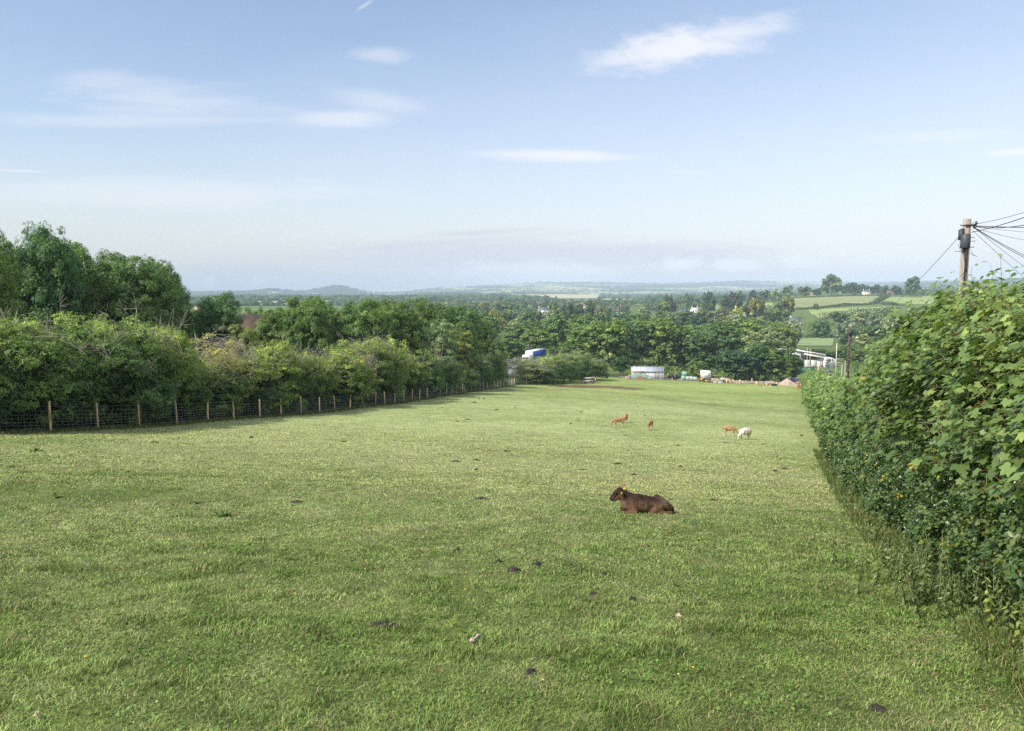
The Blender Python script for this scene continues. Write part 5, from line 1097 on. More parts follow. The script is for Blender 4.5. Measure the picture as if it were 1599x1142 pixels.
K = grazing(RED, TANL, (.38, .18, .09), [((.1, -.1, .62), (.12, .1, .06), (.25, .10, .045)), ((-.1, .1, .45), (.08, .08, .08), (.42, .21, .09))])
GRP = 'reddish brown calves grazing in the pasture'
put(K, 966, 664, 61, 12, 'reddish calf grazing head down at the left, its side to the camera', 'calf', 'calf', GRP, 1.0, True)
put(K, 977, 661, 66, 75, 'reddish calf standing end on behind the left grazing calf', 'calf', 'calf', GRP, 1.0)
put(K, 1015, 669, 59.5, 62, 'reddish calf grazing alone between the pair and the sheep, almost end on', 'calf', 'calf', GRP, 1.0)
put(K, 1139, 677, 57, 172, 'reddish calf grazing with its head to the right beside the white sheep', 'calf', 'calf', GRP, 1.0)
S = grazing((.56, .52, .44), (.42, .37, .31), (.50, .44, .37), [((.30, -.12, .35), (.14, .1, .1), (.50, .40, .27))], wool=True)
put(S, 1163, 685, 54, 28, 'white woolly sheep grazing beside the reddish calf', 'sheep', 'sheep', None, 1.2, True)
put(K, 1185, 599, 196, 165, 'tiny reddish calf far off near the yard, left of two cattle', 'calf', 'calf', GRP, 1.0)
W_ = (.72, .68, .62)
K2 = grazing((.34, .13, .05), W_, W_, [((-.22, -.1, .5), (.1, .2, .2), W_), ((.33, -.1, .4), (.1, .2, .12), W_)]); put(K2, 1198, 601, 192, 15, 'brown and white cow grazing far off near the yard', 'cow', 'cow', None, 1.55, True)
K3 = grazing((.022, .020, .022), (.5, .48, .45), (.03, .028, .03), [((-.55, 0, .35), (.12, .1, .1), (.6, .58, .54)), ((.30, -.1, .62), (.08, .1, .08), (.3, .3, .3))]); put(K3, 1209, 601, 192, 172, 'black and white cow grazing beside the brown and white one', 'cow', 'cow', None, 1.45, True)

# ------------------------------------------------------------------ telegraph poles
M_POLE = mat('grey_pole_wood', (.34, .30, .25), .9, 5, .35, streak=(3, 3, .12), bump=.4); M_POLE2 = mat('brown_pole_wood', (.085, .050, .042), .85, 5, .3, streak=(3, 3, .15))
M_BLK = mat('black_cable', (.025, .027, .03), .6, 5, .1); M_DGREY = mat('grey_canister', (.055, .065, .075), .5, 4, .1); M_STEEL = mat('galvanised_steel', (.35, .36, .37), .5, 8, .2, metal=.4)
def telegraph_pole():
    Y = 25.0; g = gp(1503, Y); top = at(1510.5, 342, Y); base = g + np.array((-.06, 0, -.5)); org = np.array((g[0], g[1], g[2])); lean = (top - at(1502.5, 462, Y)); lean /= np.linalg.norm(lean)
    o = thing('telegraph_pole', 'weathered grey wooden telegraph pole with dark canister above the right hedge', 'telegraph pole', tuple(org)); t = top - org
    bpt = t - lean * (t[2] + .6) / lean[2]; a = Acc(); tube(a, [bpt, (bpt + t) / 2, t - lean * .02, t], [.155, .13, .112, .10], 16); link('pole', a.mesh('pole', M_POLE, True), o)
    def P_(u, v, dy=0): return at(u, v, Y + dy) - org
    a = Acc(); c0 = P_(1508.3, 365.5, -.16); c1 = P_(1506.8, 388, -.16); tube(a, [c0, c0 + (c1 - c0) * .03, c1 - (c1 - c0) * .05, c1], [.115, .14, .14, .125], 18); link('canister', a.mesh('canister', M_DGREY, True), o)
    a = Acc(); q = P_(1500.5, 367, -.05); box(a, q - (.05, .06, .16), q + (.05, .06, .16)); box(a, q + (-.02, -.03, .155), q + (.09, .03, .19)); link('junction_box', a.mesh('junction_box', M_DGREY), o)
    a = Acc(); q = P_(1511, 352.5); tube(a, [q + (-.26, -.06, 0), q + (.24, -.06, 0.02)], .018, 6); tube(a, [q + (-.13, -.125, .0), q + (.13, -.125, .0)], .03, 6); tube(a, [q + (.13, -.1, -.1), q + (.2, -.12, .12)], .02, 6)
    for k in range(5): tube(a, [q + (.12 + .02 * k, -.1, -.05 + .03 * k), q + (.19 + .05 * math.sin(k), -.14, .02 - .09 * math.cos(k * 2))], .012, 5)
    link('bracket', a.mesh('bracket', M_BLK), o)
    for (u, v, s, w) in ((1514, 371.5, 1, .14), (1514, 377, 1, .16), (1513, 386.5, 1, .14), (1500, 393, -1, .17), (1510, 439.5, 1, .16), (1499, 439.5, -1, .15)):
        a = Acc(); q = P_(u, v); tube(a, [q, q + (s * w, 0, .005)], .011, 6); tube(a, [q + (s * w, 0, -.01), q + (s * w, 0, .035)], .011, 6); link('step_iron', a.mesh('step_iron', M_STEEL), o)
    def cable(pts, r=.011, nm='cable'):
        a = Acc(); pts = [np.array(p) for p in pts]; tube(a, pts, r * .72, 6); link(nm, a.mesh(nm, M_BLK), o)
    cable([P_(1506.5, 388, -.15), P_(1508, 405, -.15), P_(1506, 430, -.155), P_(1504, 462, -.16)], .03); cable([P_(1503.5, 388, -.13), P_(1506, 407, -.16), P_(1508, 423, -.16), P_(1500, 432, -.14)], .013)
    cable([P_(1511.5, 385, -.13), P_(1510.5, 410, -.14), P_(1509, 424, -.13), P_(1511, 428, -.06)], .012); cable([P_(1500.5, 371, -.1), P_(1497, 384, -.1), P_(1500, 391, -.1), P_(1504, 396, -.1)], .008)
    cable([P_(1514, 388), P_(1520, 399), P_(1526, 401), P_(1514, 396)], .007); cable([P_(1516, 352), P_(1524, 345, -.1), P_(1529, 349, -.1), P_(1518, 353)], .007); cable([P_(1515, 353), P_(1520, 347, -.1), P_(1528, 352, -.1), P_(1517, 355)], .006)
    def span(u0, v0, far, sag, r=.012):
        p = P_(u0, v0, -.1); q = np.array(far) - org; k = 26; cable([p + (q - p) * i / k - np.array((0, 0, sag * 4 * (i / k) * (1 - i / k))) for i in range(k + 1)], r, 'overhead_cable')
    # overhead wires: they run to the right, some towards and some away from the camera
    def thru(u0, v0, u1, v1, Y1, ext=2.2): a0 = at(u0, v0, Y - .1); b0 = at(u1, v1, Y1); return a0 + (b0 - a0) * ext
    span(1518, 351, thru(1518, 351, 1599, 325, 21), .12, .009); span(1518, 352.5, thru(1518, 352.5, 1599, 331, 18), .30, .013); span(1517, 363, thru(1517, 363, 1599, 331.5, 17.8), .12, .013)
    span(1518, 353, thru(1518, 353, 1599, 354.5, 24), .02, .017); span(1519, 354.5, thru(1519, 354.5, 1599, 361, 28), .03, .007); span(1522, 357, thru(1522, 357, 1599, 373, 30), .05, .008)
    span(1519, 354, thru(1519, 354, 1599, 393, 26), .12, .012); span(1520, 355, thru(1520, 355, 1599, 395, 27), .15, .011); span(1521, 356, thru(1521, 356, 1597, 413, 34), .05, .009); span(1519, 360, thru(1519, 360, 1590, 424, 34), .05, .009)
    e = at(1322, 517, 85.0); span(1496.5, 371, e, .9, .011)
telegraph_pole()
def brown_pole():
    Y = 85.0; g = gp(1320.3, Y); top = at(1321, 512, Y); o = thing('telegraph_pole', 'dark brown telegraph pole with pale step irons behind the hedge', 'telegraph pole', tuple(g)); h = top[2] - g[2]; a = Acc()
    tube(a, [(0, 0, -.5), (.02, 0, h * .6), (.05, 0, h)], [.17, .15, .13], 12); link('pole', a.mesh('pole', M_POLE2, True), o)
    a = Acc(); box(a, (-.12, -.3, h - .75), (.16, -.12, h - .25)); box(a, (.1, -.2, h - .4), (.4, -.1, h - .33)); link('transformer', a.mesh('transformer', M_DGREY), o)
    for k in range(10): a = Acc(); tube(a, [(-.2 if k % 2 else .0, -.15, h - 1.2 - k * .55), (.0 if k % 2 else .2, -.15, h - 1.2 - k * .55)], .03, 5); link('step_iron', a.mesh('step_iron', M_STEEL), o)
brown_pole()
def plain_pole(u, Y, top, r, m, label, name='utility_pole', cat='pole', arm=0, base_row=None):
    g = gp(u, Y); h = Y * (HROW - top) / FPX - g[2]; o = thing(name, label, cat, tuple(g)); a = Acc(); tube(a, [(0, 0, -.4), (0, 0, h * .5), (0, 0, h)], [r, r * .9, r * .75], 8); link('pole', a.mesh('pole', m, True), o)
    if arm:
        a = Acc(); tube(a, [(0, 0, h), (arm * .35, 0, h + .35), (arm * 1.1, 0, h + .4)], r * .6, 6); box(a, (min(arm * 1.0, arm * 1.7), -.12, h + .33), (max(arm * 1.0, arm * 1.7), .12, h + .46)); link('lamp_arm', a.mesh('lamp_arm', m), o)
    return o
M_PALE = mat('pale_post', (.55, .50, .42), .8, 3, .2); M_LAMP = mat('lamp_column', (.50, .50, .48), .6, 3, .1)
plain_pole(1304.5, 236, 536, .16, M_PALE, 'pale bare pole between the white shed and the brown telegraph pole')
plain_pole(1313, 178, 569, .07, M_LAMP, 'curved street lamp in front of its twin beside the brown pole', 'street_lamp', 'street lamp', -1.0); plain_pole(1318, 196, 563, .07, M_LAMP, 'curved street lamp farther back beside the brown pole', 'street_lamp', 'street lamp', -1.2)
plain_pole(1276.5, 208, 570, .14, M_PALE, 'short pale pole beside the round bush'); plain_pole(1279.8, 204, 564, .12, mat('brown_post', (.30, .17, .11), .85, 4, .2), 'short brown pole beside the round bush')
plain_pole(825, 262, 537, .09, M_LAMP, 'lamp column behind the blue and white lorry', 'street_lamp', 'street lamp'); plain_pole(1259.5, 262, 543, .10, M_PALE, 'pale post in front of the left roof of the white shed'); plain_pole(1264, 262, 546, .10, M_PALE, 'second pale post in front of the white shed roof')

# ------------------------------------------------------------------ lorry and roads
M_LROAD = mat('lorry_road', (.24, .24, .26), .8, .6, .1); strip('lorry_road', [(6 + .30 * (y - 238), y) for y in (206, 230, 260, 300, 340)], 9, M_LROAD, .06)
strip('yard_track', [gp(u, Y)[:2] for u, Y in ((972, 214), (1040, 216), (1100, 216), (1180, 218), (1250, 222), (1330, 236))], 9, M_DIRT, .05)
strip('farm_road', [gp(u, Y)[:2] for u, Y in ((1238, 232), (1270, 240), (1300, 238), (1350, 225))], 14, mat('grey_tarmac', (.33, .32, .32), .85, .7, .12), .12)
M_WHITE = mat('white_paint', (.74, .74, .72), .5, 2, .08); M_BLUE = mat('blue_curtain', (.018, .095, .38), .45, 1.5, .12, streak=(1, 1, .2)); M_TYRE = mat('tyre', (.02, .02, .02), .85, 6, .2); M_GLASS = mat('dark_glass', (.02, .028, .035), .12, 3, .1, spec=.8)
M_RED = mat('red_paint', (.42, .06, .03), .5, 3, .15); M_GREYP = mat('grey_paint', (.28, .29, .30), .6, 3, .15)
def wheel(parent, p, r, w=.28):
    a = Acc(); tube(a, [(p[0], p[1] - w / 2, p[2]), (p[0], p[1] - w * .4, p[2]), (p[0], p[1] + w * .4, p[2]), (p[0], p[1] + w / 2, p[2])], [r * .88, r, r, r * .88], 16); o = link('wheel', a.mesh('wheel', M_TYRE), parent)
    b = Acc(); tube(b, [(p[0], p[1] - w / 2 - .012, p[2]), (p[0], p[1] + w / 2 + .012, p[2])], r * .5, 12); link('rim', b.mesh('rim', M_STEEL), o)
def lorry():
    x, y = 5.0, 234.0; ang = math.atan2(1, .42); o = thing('lorry', 'blue sided white roofed lorry on the road behind the hedge', 'lorry', (x, y, gz(x, y) + .08), ang); o.scale = (.92, .92, .92); s = lambda nm, fn, m: simple(nm, fn, m, o)
    # local x runs to the rear, cab at -x; local -y faces the camera's right
    def tr(a): box(a, (.2, -1.27, 1.15), (12.2, 1.27, 1.3))
    s('chassis', tr, M_GREYP); s('curtain_side', lambda a: [box(a, (.3, -1.285, 1.3), (12.1, -1.262, 3.86)), box(a, (.3, 1.262, 1.3), (12.1, 1.285, 3.86))] + [box(a, (k, -1.30, 1.32), (k + .06, -1.287, 3.84)) for k in np.arange(1.2, 12, 1.35)], M_BLUE)
    s('trailer_body', lambda a: [box(a, (.2, -1.26, 1.3), (12.2, 1.26, 3.9)), box(a, (.12, -1.3, 1.25), (.3, 1.3, 4.0))], M_WHITE); s('roof', lambda a: [box(a, (.1, -1.32, 3.9), (12.25, 1.32, 4.02))], M_WHITE)
    def cab(a):
        prism(a, [(-2.9, .75), (-2.95, 1.7), (-2.7, 2.75), (-2.35, 2.95), (-.7, 2.95), (-.7, .75)], -1.2, 1.2)
    c = s('cab', cab, M_WHITE); simple('windscreen', lambda a: prism(a, [(-2.965, 1.72), (-2.72, 2.62), (-2.70, 2.62), (-2.945, 1.72)], -1.05, 1.05), M_GLASS, c); simple('bumper', lambda a: box(a, (-3.05, -1.2, .4), (-2.85, 1.2, .8)), M_GREYP, c)
    for k, (wx) in enumerate((-2.1, -.1, 9.0, 10.2, 11.4)):
        for sy in (-1.0, 1.0): wheel(o, (wx, sy, .5), .5)
lorry()
def rail():
    o = thing('guard_rail', 'grey post and rail barrier left of the lorry', 'barrier', tuple(gp(800, 214))); org = np.array(o.location); pts = [gp(u, Y) for u, Y in ((776, 205), (789, 213), (803, 222), (813, 236))]
    for p in pts: simple('post', lambda a: box(a, (-.08, -.08, -.2), (.08, .08, 1.1)), M_STEEL, o, p - org + (0, 0, .9))
    for h in (.55, 1.0):
        a = Acc(); tube(a, [p - org + (0, 0, .9 + h) for p in pts], .09, 4); link('rail', a.mesh('rail', M_STEEL), o)
rail()
def car(x, y, rz, m, label, name='car', cat='car', van=False):
    o = thing(name, label, cat, (x, y, gz(x, y) + .33), rz); H = 2.3 if van else 1.45
    prof = [(-2.1, .3), (-2.15, .8), (-1.2, 1.0), (-.6, H), (1.3, H), (2.0, .95), (2.1, .3)] if not van else [(-2.5, .35), (-2.5, 1.1), (-2.0, 1.3), (-1.5, H), (2.5, H), (2.5, .35)]
    simple('body', lambda a: prism(a, prof, -.85, .85), m, o); simple('window', lambda a: [prism(a, [(-1.0, 1.02), (-.55, H - .12), (1.1, H - .12), (1.5, 1.02)], -.87, .87)] if not van else [prism(a, [(-1.75, 1.3), (-1.4, H - .15), (-.6, H - .15), (-.6, 1.3)], -.87, .87)], M_GLASS, o)
    for wx in (-1.4, 1.4):
        for sy in (-.8, .8): wheel(o, (wx, sy, .33), .33, .2)
d = MAINROAD[2] - MAINROAD[1]; ra = math.atan2(d[1], d[0])
def onroad(u, v, off): p = hit(u, v); return p[0] + off * math.sin(ra), p[1] - off * math.cos(ra)
x, y = onroad(981, 497.2, 1.5); car(x, y, ra, M_RED, 'small red car on the distant main road'); x, y = onroad(985.5, 496, -1.8); car(x, y, ra, M_WHITE, 'white van on the distant main road', 'van', 'van', True); x, y = onroad(1001, 491.5, 0); car(x, y, ra, M_RED, 'red lorry cab at the far end of the main road', 'truck', 'truck', True); x, y = onroad(978, 499.5, 3.2); car(x, y, ra, mat('orange_paint', (.6, .25, .05), .5, 2, .1), 'orange car nearest on the distant main road')
def sign():
    g = gp(963.5, 760); o = thing('petrol_sign', 'tall green and white roadside sign beside the main road', 'sign', tuple(g)); b = g[2]; z = lambda row: 760 * (HROW - row) / FPX - b
    simple('post', lambda a: [box(a, (-1.0, -.15, -.5), (-.8, .15, z(496))), box(a, (.8, -.15, -.5), (1.0, .15, z(496)))], M_GREYP, o); simple('panel', lambda a: box(a, (-1.5, -.25, z(496)), (1.5, .25, z(487.5))), M_WHITE, o)
    simple('panel_band', lambda a: [box(a, (-1.52, -.28, z(490)), (1.52, .28, z(487.3))), box(a, (-1.2, -.28, z(495)), (.2, .28, z(492)))], mat('sign_green', (.05, .33, .16), .5, 2, .1), o)
    g = gp(971, 800); o = thing('road_sign', 'grey backed road sign right of the green and white sign', 'sign', tuple(g)); simple('post', lambda a: [box(a, (-.5, -.1, -.4), (-.35, .1, 6)), box(a, (.35, -.1, -.4), (.5, .1, 6))], M_GREYP, o); simple('panel', lambda a: box(a, (-1.2, -.16, 4), (1.2, -.1, 7.5)), M_GREYP, o)
sign()

# ------------------------------------------------------------------ houses
M_TILE = mat('red_brown_tile', (.19, .125, .10), .85, 1.2, .3, tint2=(.14, .10, .085)); M_SLATE = mat('slate', (.13, .14, .165), .6, 1.0, .2); M_RENDER = mat('white_render', (.72, .70, .66), .8, .8, .1); M_CREAM = mat('cream_render', (.58, .50, .40), .8, .8, .12); M_BRICK = mat('brick', (.34, .24, .18), .85, 3, .25)
M_WIN = mat('window_glass', (.05, .06, .075), .2, 2, .2, spec=.7); M_FRAME = mat('window_frame', (.7, .7, .68), .5, 2, .05); M_DARKR_SHADE = mat('dark_roof_and_shade', (.07, .065, .075), .7, .5, .2)
def house(u, Y, w, d, h, rh, rz, wall, roof, label, chim=1, hip=False, name='house', cat='house', sink=0, nwin=3, floors=2):
    g = gp(u, Y); o = thing(name, label, cat, (g[0], g[1], g[2] - sink), math.radians(rz)); W, D = w / 2, d / 2
    def wl(a):
        box(a, (-W, -D, -1), (W, D, h))
        if not hip: prism(a, [(-D, h), (D, h), (0, h + rh - .12)], -W, W, axis='x')
    simple('wall', wl, wall, o); e = .35; k = rh / D
    if hip:
        hx = max(W - D, .4); V = np.array([(-W - e, -D - e, h), (W + e, -D - e, h), (W + e, D + e, h), (-W - e, D + e, h), (-hx, 0, h + rh), (hx, 0, h + rh), (-W - e, -D - e, h - .12), (W + e, -D - e, h - .12), (W + e, D + e, h - .12), (-W - e, D + e, h - .12)])
        a = Acc(); a.add(V, [np.array([(0, 1, 5, 4), (2, 3, 4, 5), (6, 7, 1, 0), (7, 8, 2, 1), (8, 9, 3, 2), (9, 6, 0, 3), (9, 8, 7, 6)]), np.array([(1, 2, 5), (3, 0, 4)])], (1, 1, 1)); rf = link('roof', a.mesh('roof', roof), o)
    else: rf = simple('roof', lambda a: [prism(a, [(-D - e, h - e * k), (0, h + rh), (0, h + rh + .16), (-D - e, h - e * k + .16)], -W - .3, W + .3, axis='x'), prism(a, [(D + e, h - e * k), (D + e, h - e * k + .16), (0, h + rh + .158), (0, h + rh)], -W - .3, W + .3, axis='x')], roof, o)
    for c in range(chim):
        cx = (-W + .8, W - .8, 0)[c]; ch = simple('chimney', lambda a: box(a, (cx - .45, -.35, h + rh * .5), (cx + .45, .35, h + rh + 1.1)), M_BRICK if wall != M_RENDER else wall, rf); simple('pot', lambda a: [tube(a, [(cx + q, 0, h + rh + 1.1), (cx + q, 0, h + rh + 1.45)], .12, 8) for q in (-.2, .2)], M_TILE, ch)
    for fl in range(floors):
        for i in range(nwin):
            wx = -W + w * (i + .5) / nwin; z0 = .9 + fl * 2.7
            if z0 + 1.3 > h + .1: continue
            if fl == 0 and i == nwin // 2: simple('door', lambda a: box(a, (wx - .5, -D - .05, 0), (wx + .5, -D - .01, 2.1)), M_BRICK, o); continue
            wn = simple('window', lambda a: [box(a, (wx - .62, -D - .06, z0 - .06), (wx + .62, -D - .01, z0)), box(a, (wx - .62, -D - .06, z0 + 1.2), (wx + .62, -D - .01, z0 + 1.26)), box(a, (wx - .62, -D - .06, z0), (wx - .55, -D - .01, z0 + 1.2)), box(a, (wx + .55, -D - .06, z0), (wx + .62, -D - .01, z0 + 1.2)), box(a, (wx - .03, -D - .06, z0), (wx + .03, -D - .01, z0 + 1.2))], M_FRAME, o)
            simple('pane', lambda a: box(a, (wx - .55, -D - .03, z0), (wx + .55, -D - .005, z0 + 1.2)), M_WIN, wn)
    return o
# red roofed houses behind the trees on the left
def lefthouse():
    g = gp(352, 112); top = 112 * (HROW - 492) / FPX; sink = g[2] + 8.6 - top
    h = house(360, 112, 12.5, 8.5, 5.2, 3.4, -24, M_CREAM, M_TILE, 'red tiled house showing between the trees on the left', 1, sink=sink, nwin=4)
    simple('downpipe', lambda a: tube(a, [(4.4, -4.75, 4.95), (5.3, -4.9, 5.9), (5.9, -5.0, 6.7)], .09, 5), M_GREYP, h); simple('porch', lambda a: [box(a, (3.7, -6.0, -1), (5.7, -4.26, 4.7))], M_RENDER, h)
    g = gp(292, 118); house(288, 118, 9, 8, 5, 3.2, -20, M_BRICK, M_TILE, 'second red roof glimpsed beside the domed ash', 1, sink=g[2] + 8.2 - 118 * (HROW - 494) / FPX)
    g = gp(420, 122); house(420, 122, 7, 7, 5, 3, -24, M_BRICK, M_TILE, 'third red roof, a small corner left of the round sycamore', 0, sink=g[2] + 8.0 - 122 * (HROW - 496) / FPX)
lefthouse()
house(1352.5, 1190, 10.5, 7, 5.4, 2.4, 4, M_RENDER, M_SLATE, 'white square farmhouse with two chimneys on the hill crest', 2, True); house(1390, 1190, 9, 7, 3.6, 2.6, -10, M_BRICK, M_TILE, 'small pinkish cottage right of the white farmhouse', 1)
house(1241, 640, 8.4, 6, 3.6, 3.0, -14, M_RENDER, M_SLATE, 'white cottage with grey roof below the hill fields', 1, floors=1); house(1067, 850, 9.5, 7, 3.2, 3.2, -10, M_CREAM, M_SLATE, 'long grey roofed barn at the village edge', 0, name='barn', cat='barn', floors=1)
house(1084.5, 860, 7.5, 7, 6, 1.8, 8, M_RENDER, M_RENDER, 'all white house with thin chimneys in the village', 2, True); house(1094, 770, 8, 6.5, 4.2, 3, -6, M_CREAM, M_SLATE, 'cream cottage with hipped slate roof in the village', 1, True); house(1112.5, 740, 6.5, 6, 4.2, 2.2, -10, M_RENDER, mat('dark_blue_roof', (.03, .05, .12), .4, 1, .1), 'white house with dark blue roof at the right of the village', 1)
house(1052, 800, 6, 5, 3.4, 2, 10, M_RENDER, M_TILE, 'low white house left of the long tree clump', 0, floors=1); house(1103, 720, 6, 5, 3, 2.2, 20, M_BRICK, M_TILE, 'low pink walled house in front of the village', 0, floors=1); house(823, 610, 8, 6.5, 5.2, 2.6, 20, M_CREAM, M_DARKR_SHADE, 'cream house among the trees at the left of the valley', 2)
house(849, 880, 12, 7, 7, 2.4, 5, M_RENDER, M_SLATE, 'row of white chimneyed houses at the left of the valley', 2); house(936, 700, 10, 8, 4, 3, -8, M_BRICK, M_TILE, 'brown roofed house right of the solitary poplar', 1); house(956, 900, 16, 8, 5, 3, -5, M_BRICK, M_TILE, 'terrace with brown roofs behind the green and white sign', 2, nwin=5)
house(975, 1000, 12, 8, 5, 3, 8, M_RENDER, M_TILE, 'pale gabled house at the right end of the brown roofed terrace', 1); house(914, 1100, 10, 8, 6, 3, 0, M_RENDER, M_TILE, 'white gable just left of the solitary poplar top', 1); house(1271, 1260, 8, 7, 5, 3, 12, M_BRICK, M_TILE, 'brick cottage left of the domed oak', 1)
g = gp(1162, 655); simple('tower_body', lambda a: [tube(a, [(0, 0, -1), (0, 0, 9.5)], [1.5, 1.4], 12), tube(a, [(0, 0, 9.5), (0, 0, 11.4)], [1.5, .2], 12)], mat('tower_stone', (.30, .29, .27), .85, 1.5, .2), None, tuple(g)).name = 'tower'
tag(bpy.data.objects['tower'], 'slim grey tower among the trees beside the yellow tree', 'tower')

# ------------------------------------------------------------------ white shed and its yard
def shed():
    Y = 285.0; g = gp(1266, Y); k = FPX / Y; base = g[2]; o = thing('industrial_shed', 'white framed industrial shed with sloping roofs right of the gravel heap', 'shed', tuple(g)); X = lambda u: (u - 1266) / k * 1.0; Z = lambda v: Y * (HROW - v) / FPX - base
    simple('wall', lambda a: [prism(a, [(X(1130), -1), (X(1289), -1), (X(1289), Z(558)), (X(1246), Z(548)), (X(1130), Z(556))], -.0, 14)], mat('pale_cladding', (.46, .50, .47), .6, .5, .15, streak=(3, 3, .05)), o)
    def rf(u0, v0, u1, v1, y0, th=.45): return lambda a: prism(a, [(X(u0), Z(v0) - th), (X(u1), Z(v1) - th), (X(u1), Z(v1)), (X(u0), Z(v0))], y0, y0 + (.5 if y0 < 0 else 14.5))
    simple('roof', rf(1240, 545.2, 1288, 553.2, -.6, .5), M_WHITE, o); simple('roof', rf(1126, 551, 1240, 546, 0.2, .5), M_WHITE, o); simple('canopy_roof', rf(1249, 550.2, 1286, 557.6, -4.2, .55), M_WHITE, o); simple('canopy_shadow_fill', lambda a: prism(a, [(X(1250), Z(558)), (X(1281), Z(559)), (X(1281), Z(556.5)), (X(1250), Z(551.5))], -3.4, -.05), M_DARKR_SHADE, o)  # dark solid below the canopy roof stands in for its shadow
    for u in (1251, 1261, 1270): simple('panel', lambda a: box(a, (X(u), -3.3, Z(577)), (X(u + 8.8), -3.2, Z(561))), mat('green_grey_panel', (.50, .57, .53), .5, .6, .2, streak=(4, 4, .1)) if u == 1251 else bpy.data.materials['green_grey_panel'], o)
    simple('pillar', lambda a: box(a, (X(1279.5), -4.4, -1), (X(1284), -2.6, Z(556.5))), M_WHITE, o); simple('window', lambda a: [box(a, (X(1281), -4.5, Z(q + 1.2)), (X(1283.5), -4.41, Z(q))) for q in (560, 564, 568)], M_WIN, o)
    simple('side_block', lambda a: [box(a, (X(1286.5), -3, -1), (X(1296), 3, Z(558))), box(a, (X(1296.02), -1.5, -1), (X(1302), 3, Z(560.5)))], M_RENDER, o); simple('opening', lambda a: [box(a, (X(1288), -3.1, Z(563)), (X(1291.5), -3.02, Z(558.8))), box(a, (X(1293), -3.1, Z(562)), (X(1295), -3.02, Z(559.5)))], M_WIN, o)
    g2 = gp(1261, 262); t = thing('green_skip', 'long dark green container in front of the white shed', 'container', tuple(g2)); hh = 262 * (HROW - 572) / FPX - g2[2]
    L_ = 21 / (FPX / 262) / 2 * 1.0; simple('body', lambda a: [prism(a, [(-L_ * 1.05, .1), (L_, .1), (L_, hh), (-L_ * .75, hh)], -1.2, 1.2)] + [box(a, (q, -1.26, .1), (q + .1, -1.21, hh)) for q in np.linspace(-L_ * .7, L_ * .95, 9)], mat('dark_green_paint', (.035, .13, .095), .5, .8, .2), t); simple('rim', lambda a: box(a, (-L_ * .76, -1.27, hh), (L_ + .03, 1.25, hh + .12)), M_PALE, t)
    g3 = gp(1291, 246); t = thing('kiosk', 'small beige hut with dark door beyond the yard road', 'hut', tuple(g3), .1); simple('wall', lambda a: box(a, (-1.15, -1, -.2), (1.3, 1, 2.1)), M_CREAM, t); simple('roof', lambda a: [prism(a, [(-1.7, 2.1), (-1.2, 2.5), (1.3, 2.45), (1.5, 2.1)], -1.2, 1.2)], M_SLATE, t); simple('door', lambda a: box(a, (-.95, -1.04, 0), (-.3, -1.005, 1.75)), mat('maroon_door', (.10, .04, .04), .6, 2, .1), t)
    g4 = gp(1294, 240); t = thing('bench', 'white bench in front of the beige hut', 'bench', tuple(g4)); simple('seat', lambda a: box(a, (-1.0, -.3, .42), (1.0, .3, .52)), M_WHITE, t)
    for q in (-.8, .8): simple('leg', lambda a: box(a, (q - .06, -.25, -.1), (q + .06, .25, .42)), M_GREYP, t)
    g5 = gp(1286, 239); t = thing('sandbag_pile', 'small pile of cream bags before the beige hut', 'bags', tuple(g5)); simple('bags', lambda a: [tube(a, [(q - .3, 0, .15 + r_ * .22), (q + .3, 0, .15 + r_ * .22)], [.15, .15], 8) for q, r_ in ((-.6, 0), (0, 0), (.6, 0), (-.3, 1), (.3, 1))], M_CREAM, t)
shed()

# ------------------------------------------------------------------ farmyard at the foot of the pasture
def tunnel():
    Y = 213.0; g = gp(1012, Y); o = thing('polytunnel_barn', 'long pale barn with bluish translucent roof at the field end', 'barn', tuple(g), math.radians(-4)); W = 4.15; M_P = mat('pale_sheeting', (.68, .69, .70), .5, .35, .12, streak=(4, 4, .05)); M_R = mat('blue_grey_roof', (.46, .50, .56), .35, .5, .15, streak=(5, .3, .3))
    simple('wall', lambda a: [box(a, (-W, -.0, -.5), (W, 5.2, 2.15))] + [box(a, (q, -.05, -.3), (q + .07, -.003, 2.14)) for q in np.linspace(-W, W - .07, 13)], M_P, o)
    rf = [(-.35, 2.05)] + [(.15 + 2.4 * (1 - math.cos(t)), 2.1 + .95 * math.sin(t)) for t in np.linspace(.1, math.pi - .1, 10)] + [(5.4, 2.05)]
    def r_(a):
        n = len(rf)
        for (p, q) in zip(rf[:-1], rf[1:]): prism(a, [p, q, (q[0], q[1] + .05), (p[0], p[1] + .05)], -W - .12, W + .12, axis='x')
        for q in np.linspace(-W, W, 9):
            for (p, s) in zip(rf[:-1], rf[1:]): tube(a, [(q, p[0], p[1] + .07), (q, s[0], s[1] + .07)], .035, 4)
    simple('roof', r_, M_R, o); simple('gable_end', lambda a: prism(a, [(y_, z_) for y_, z_ in rf[::-1]], W - .02, W + .03, axis='x'), M_P, o); simple('gable_end', lambda a: prism(a, [(y_, z_) for y_, z_ in rf[::-1]], -W - .03, -W + .02, axis='x'), M_P, o)
    for q, m_ in ((1.9, 'd'), (2.6, 'd')): simple('upright', lambda a: tube(a, [(q, -1.2, -.3), (q, -1.2, 2.3)], .06, 6), M_POLE2, o)
    simple('gate', lambda a: [box(a, (2.75, -1.25, .1 + k * .25), (4.1, -1.2, .17 + k * .25)) for k in range(5)] + [box(a, (q, -1.26, 0), (q + .06, -1.19, 1.25)) for q in (2.75, 3.4, 4.05)], M_STEEL, o)
tunnel()
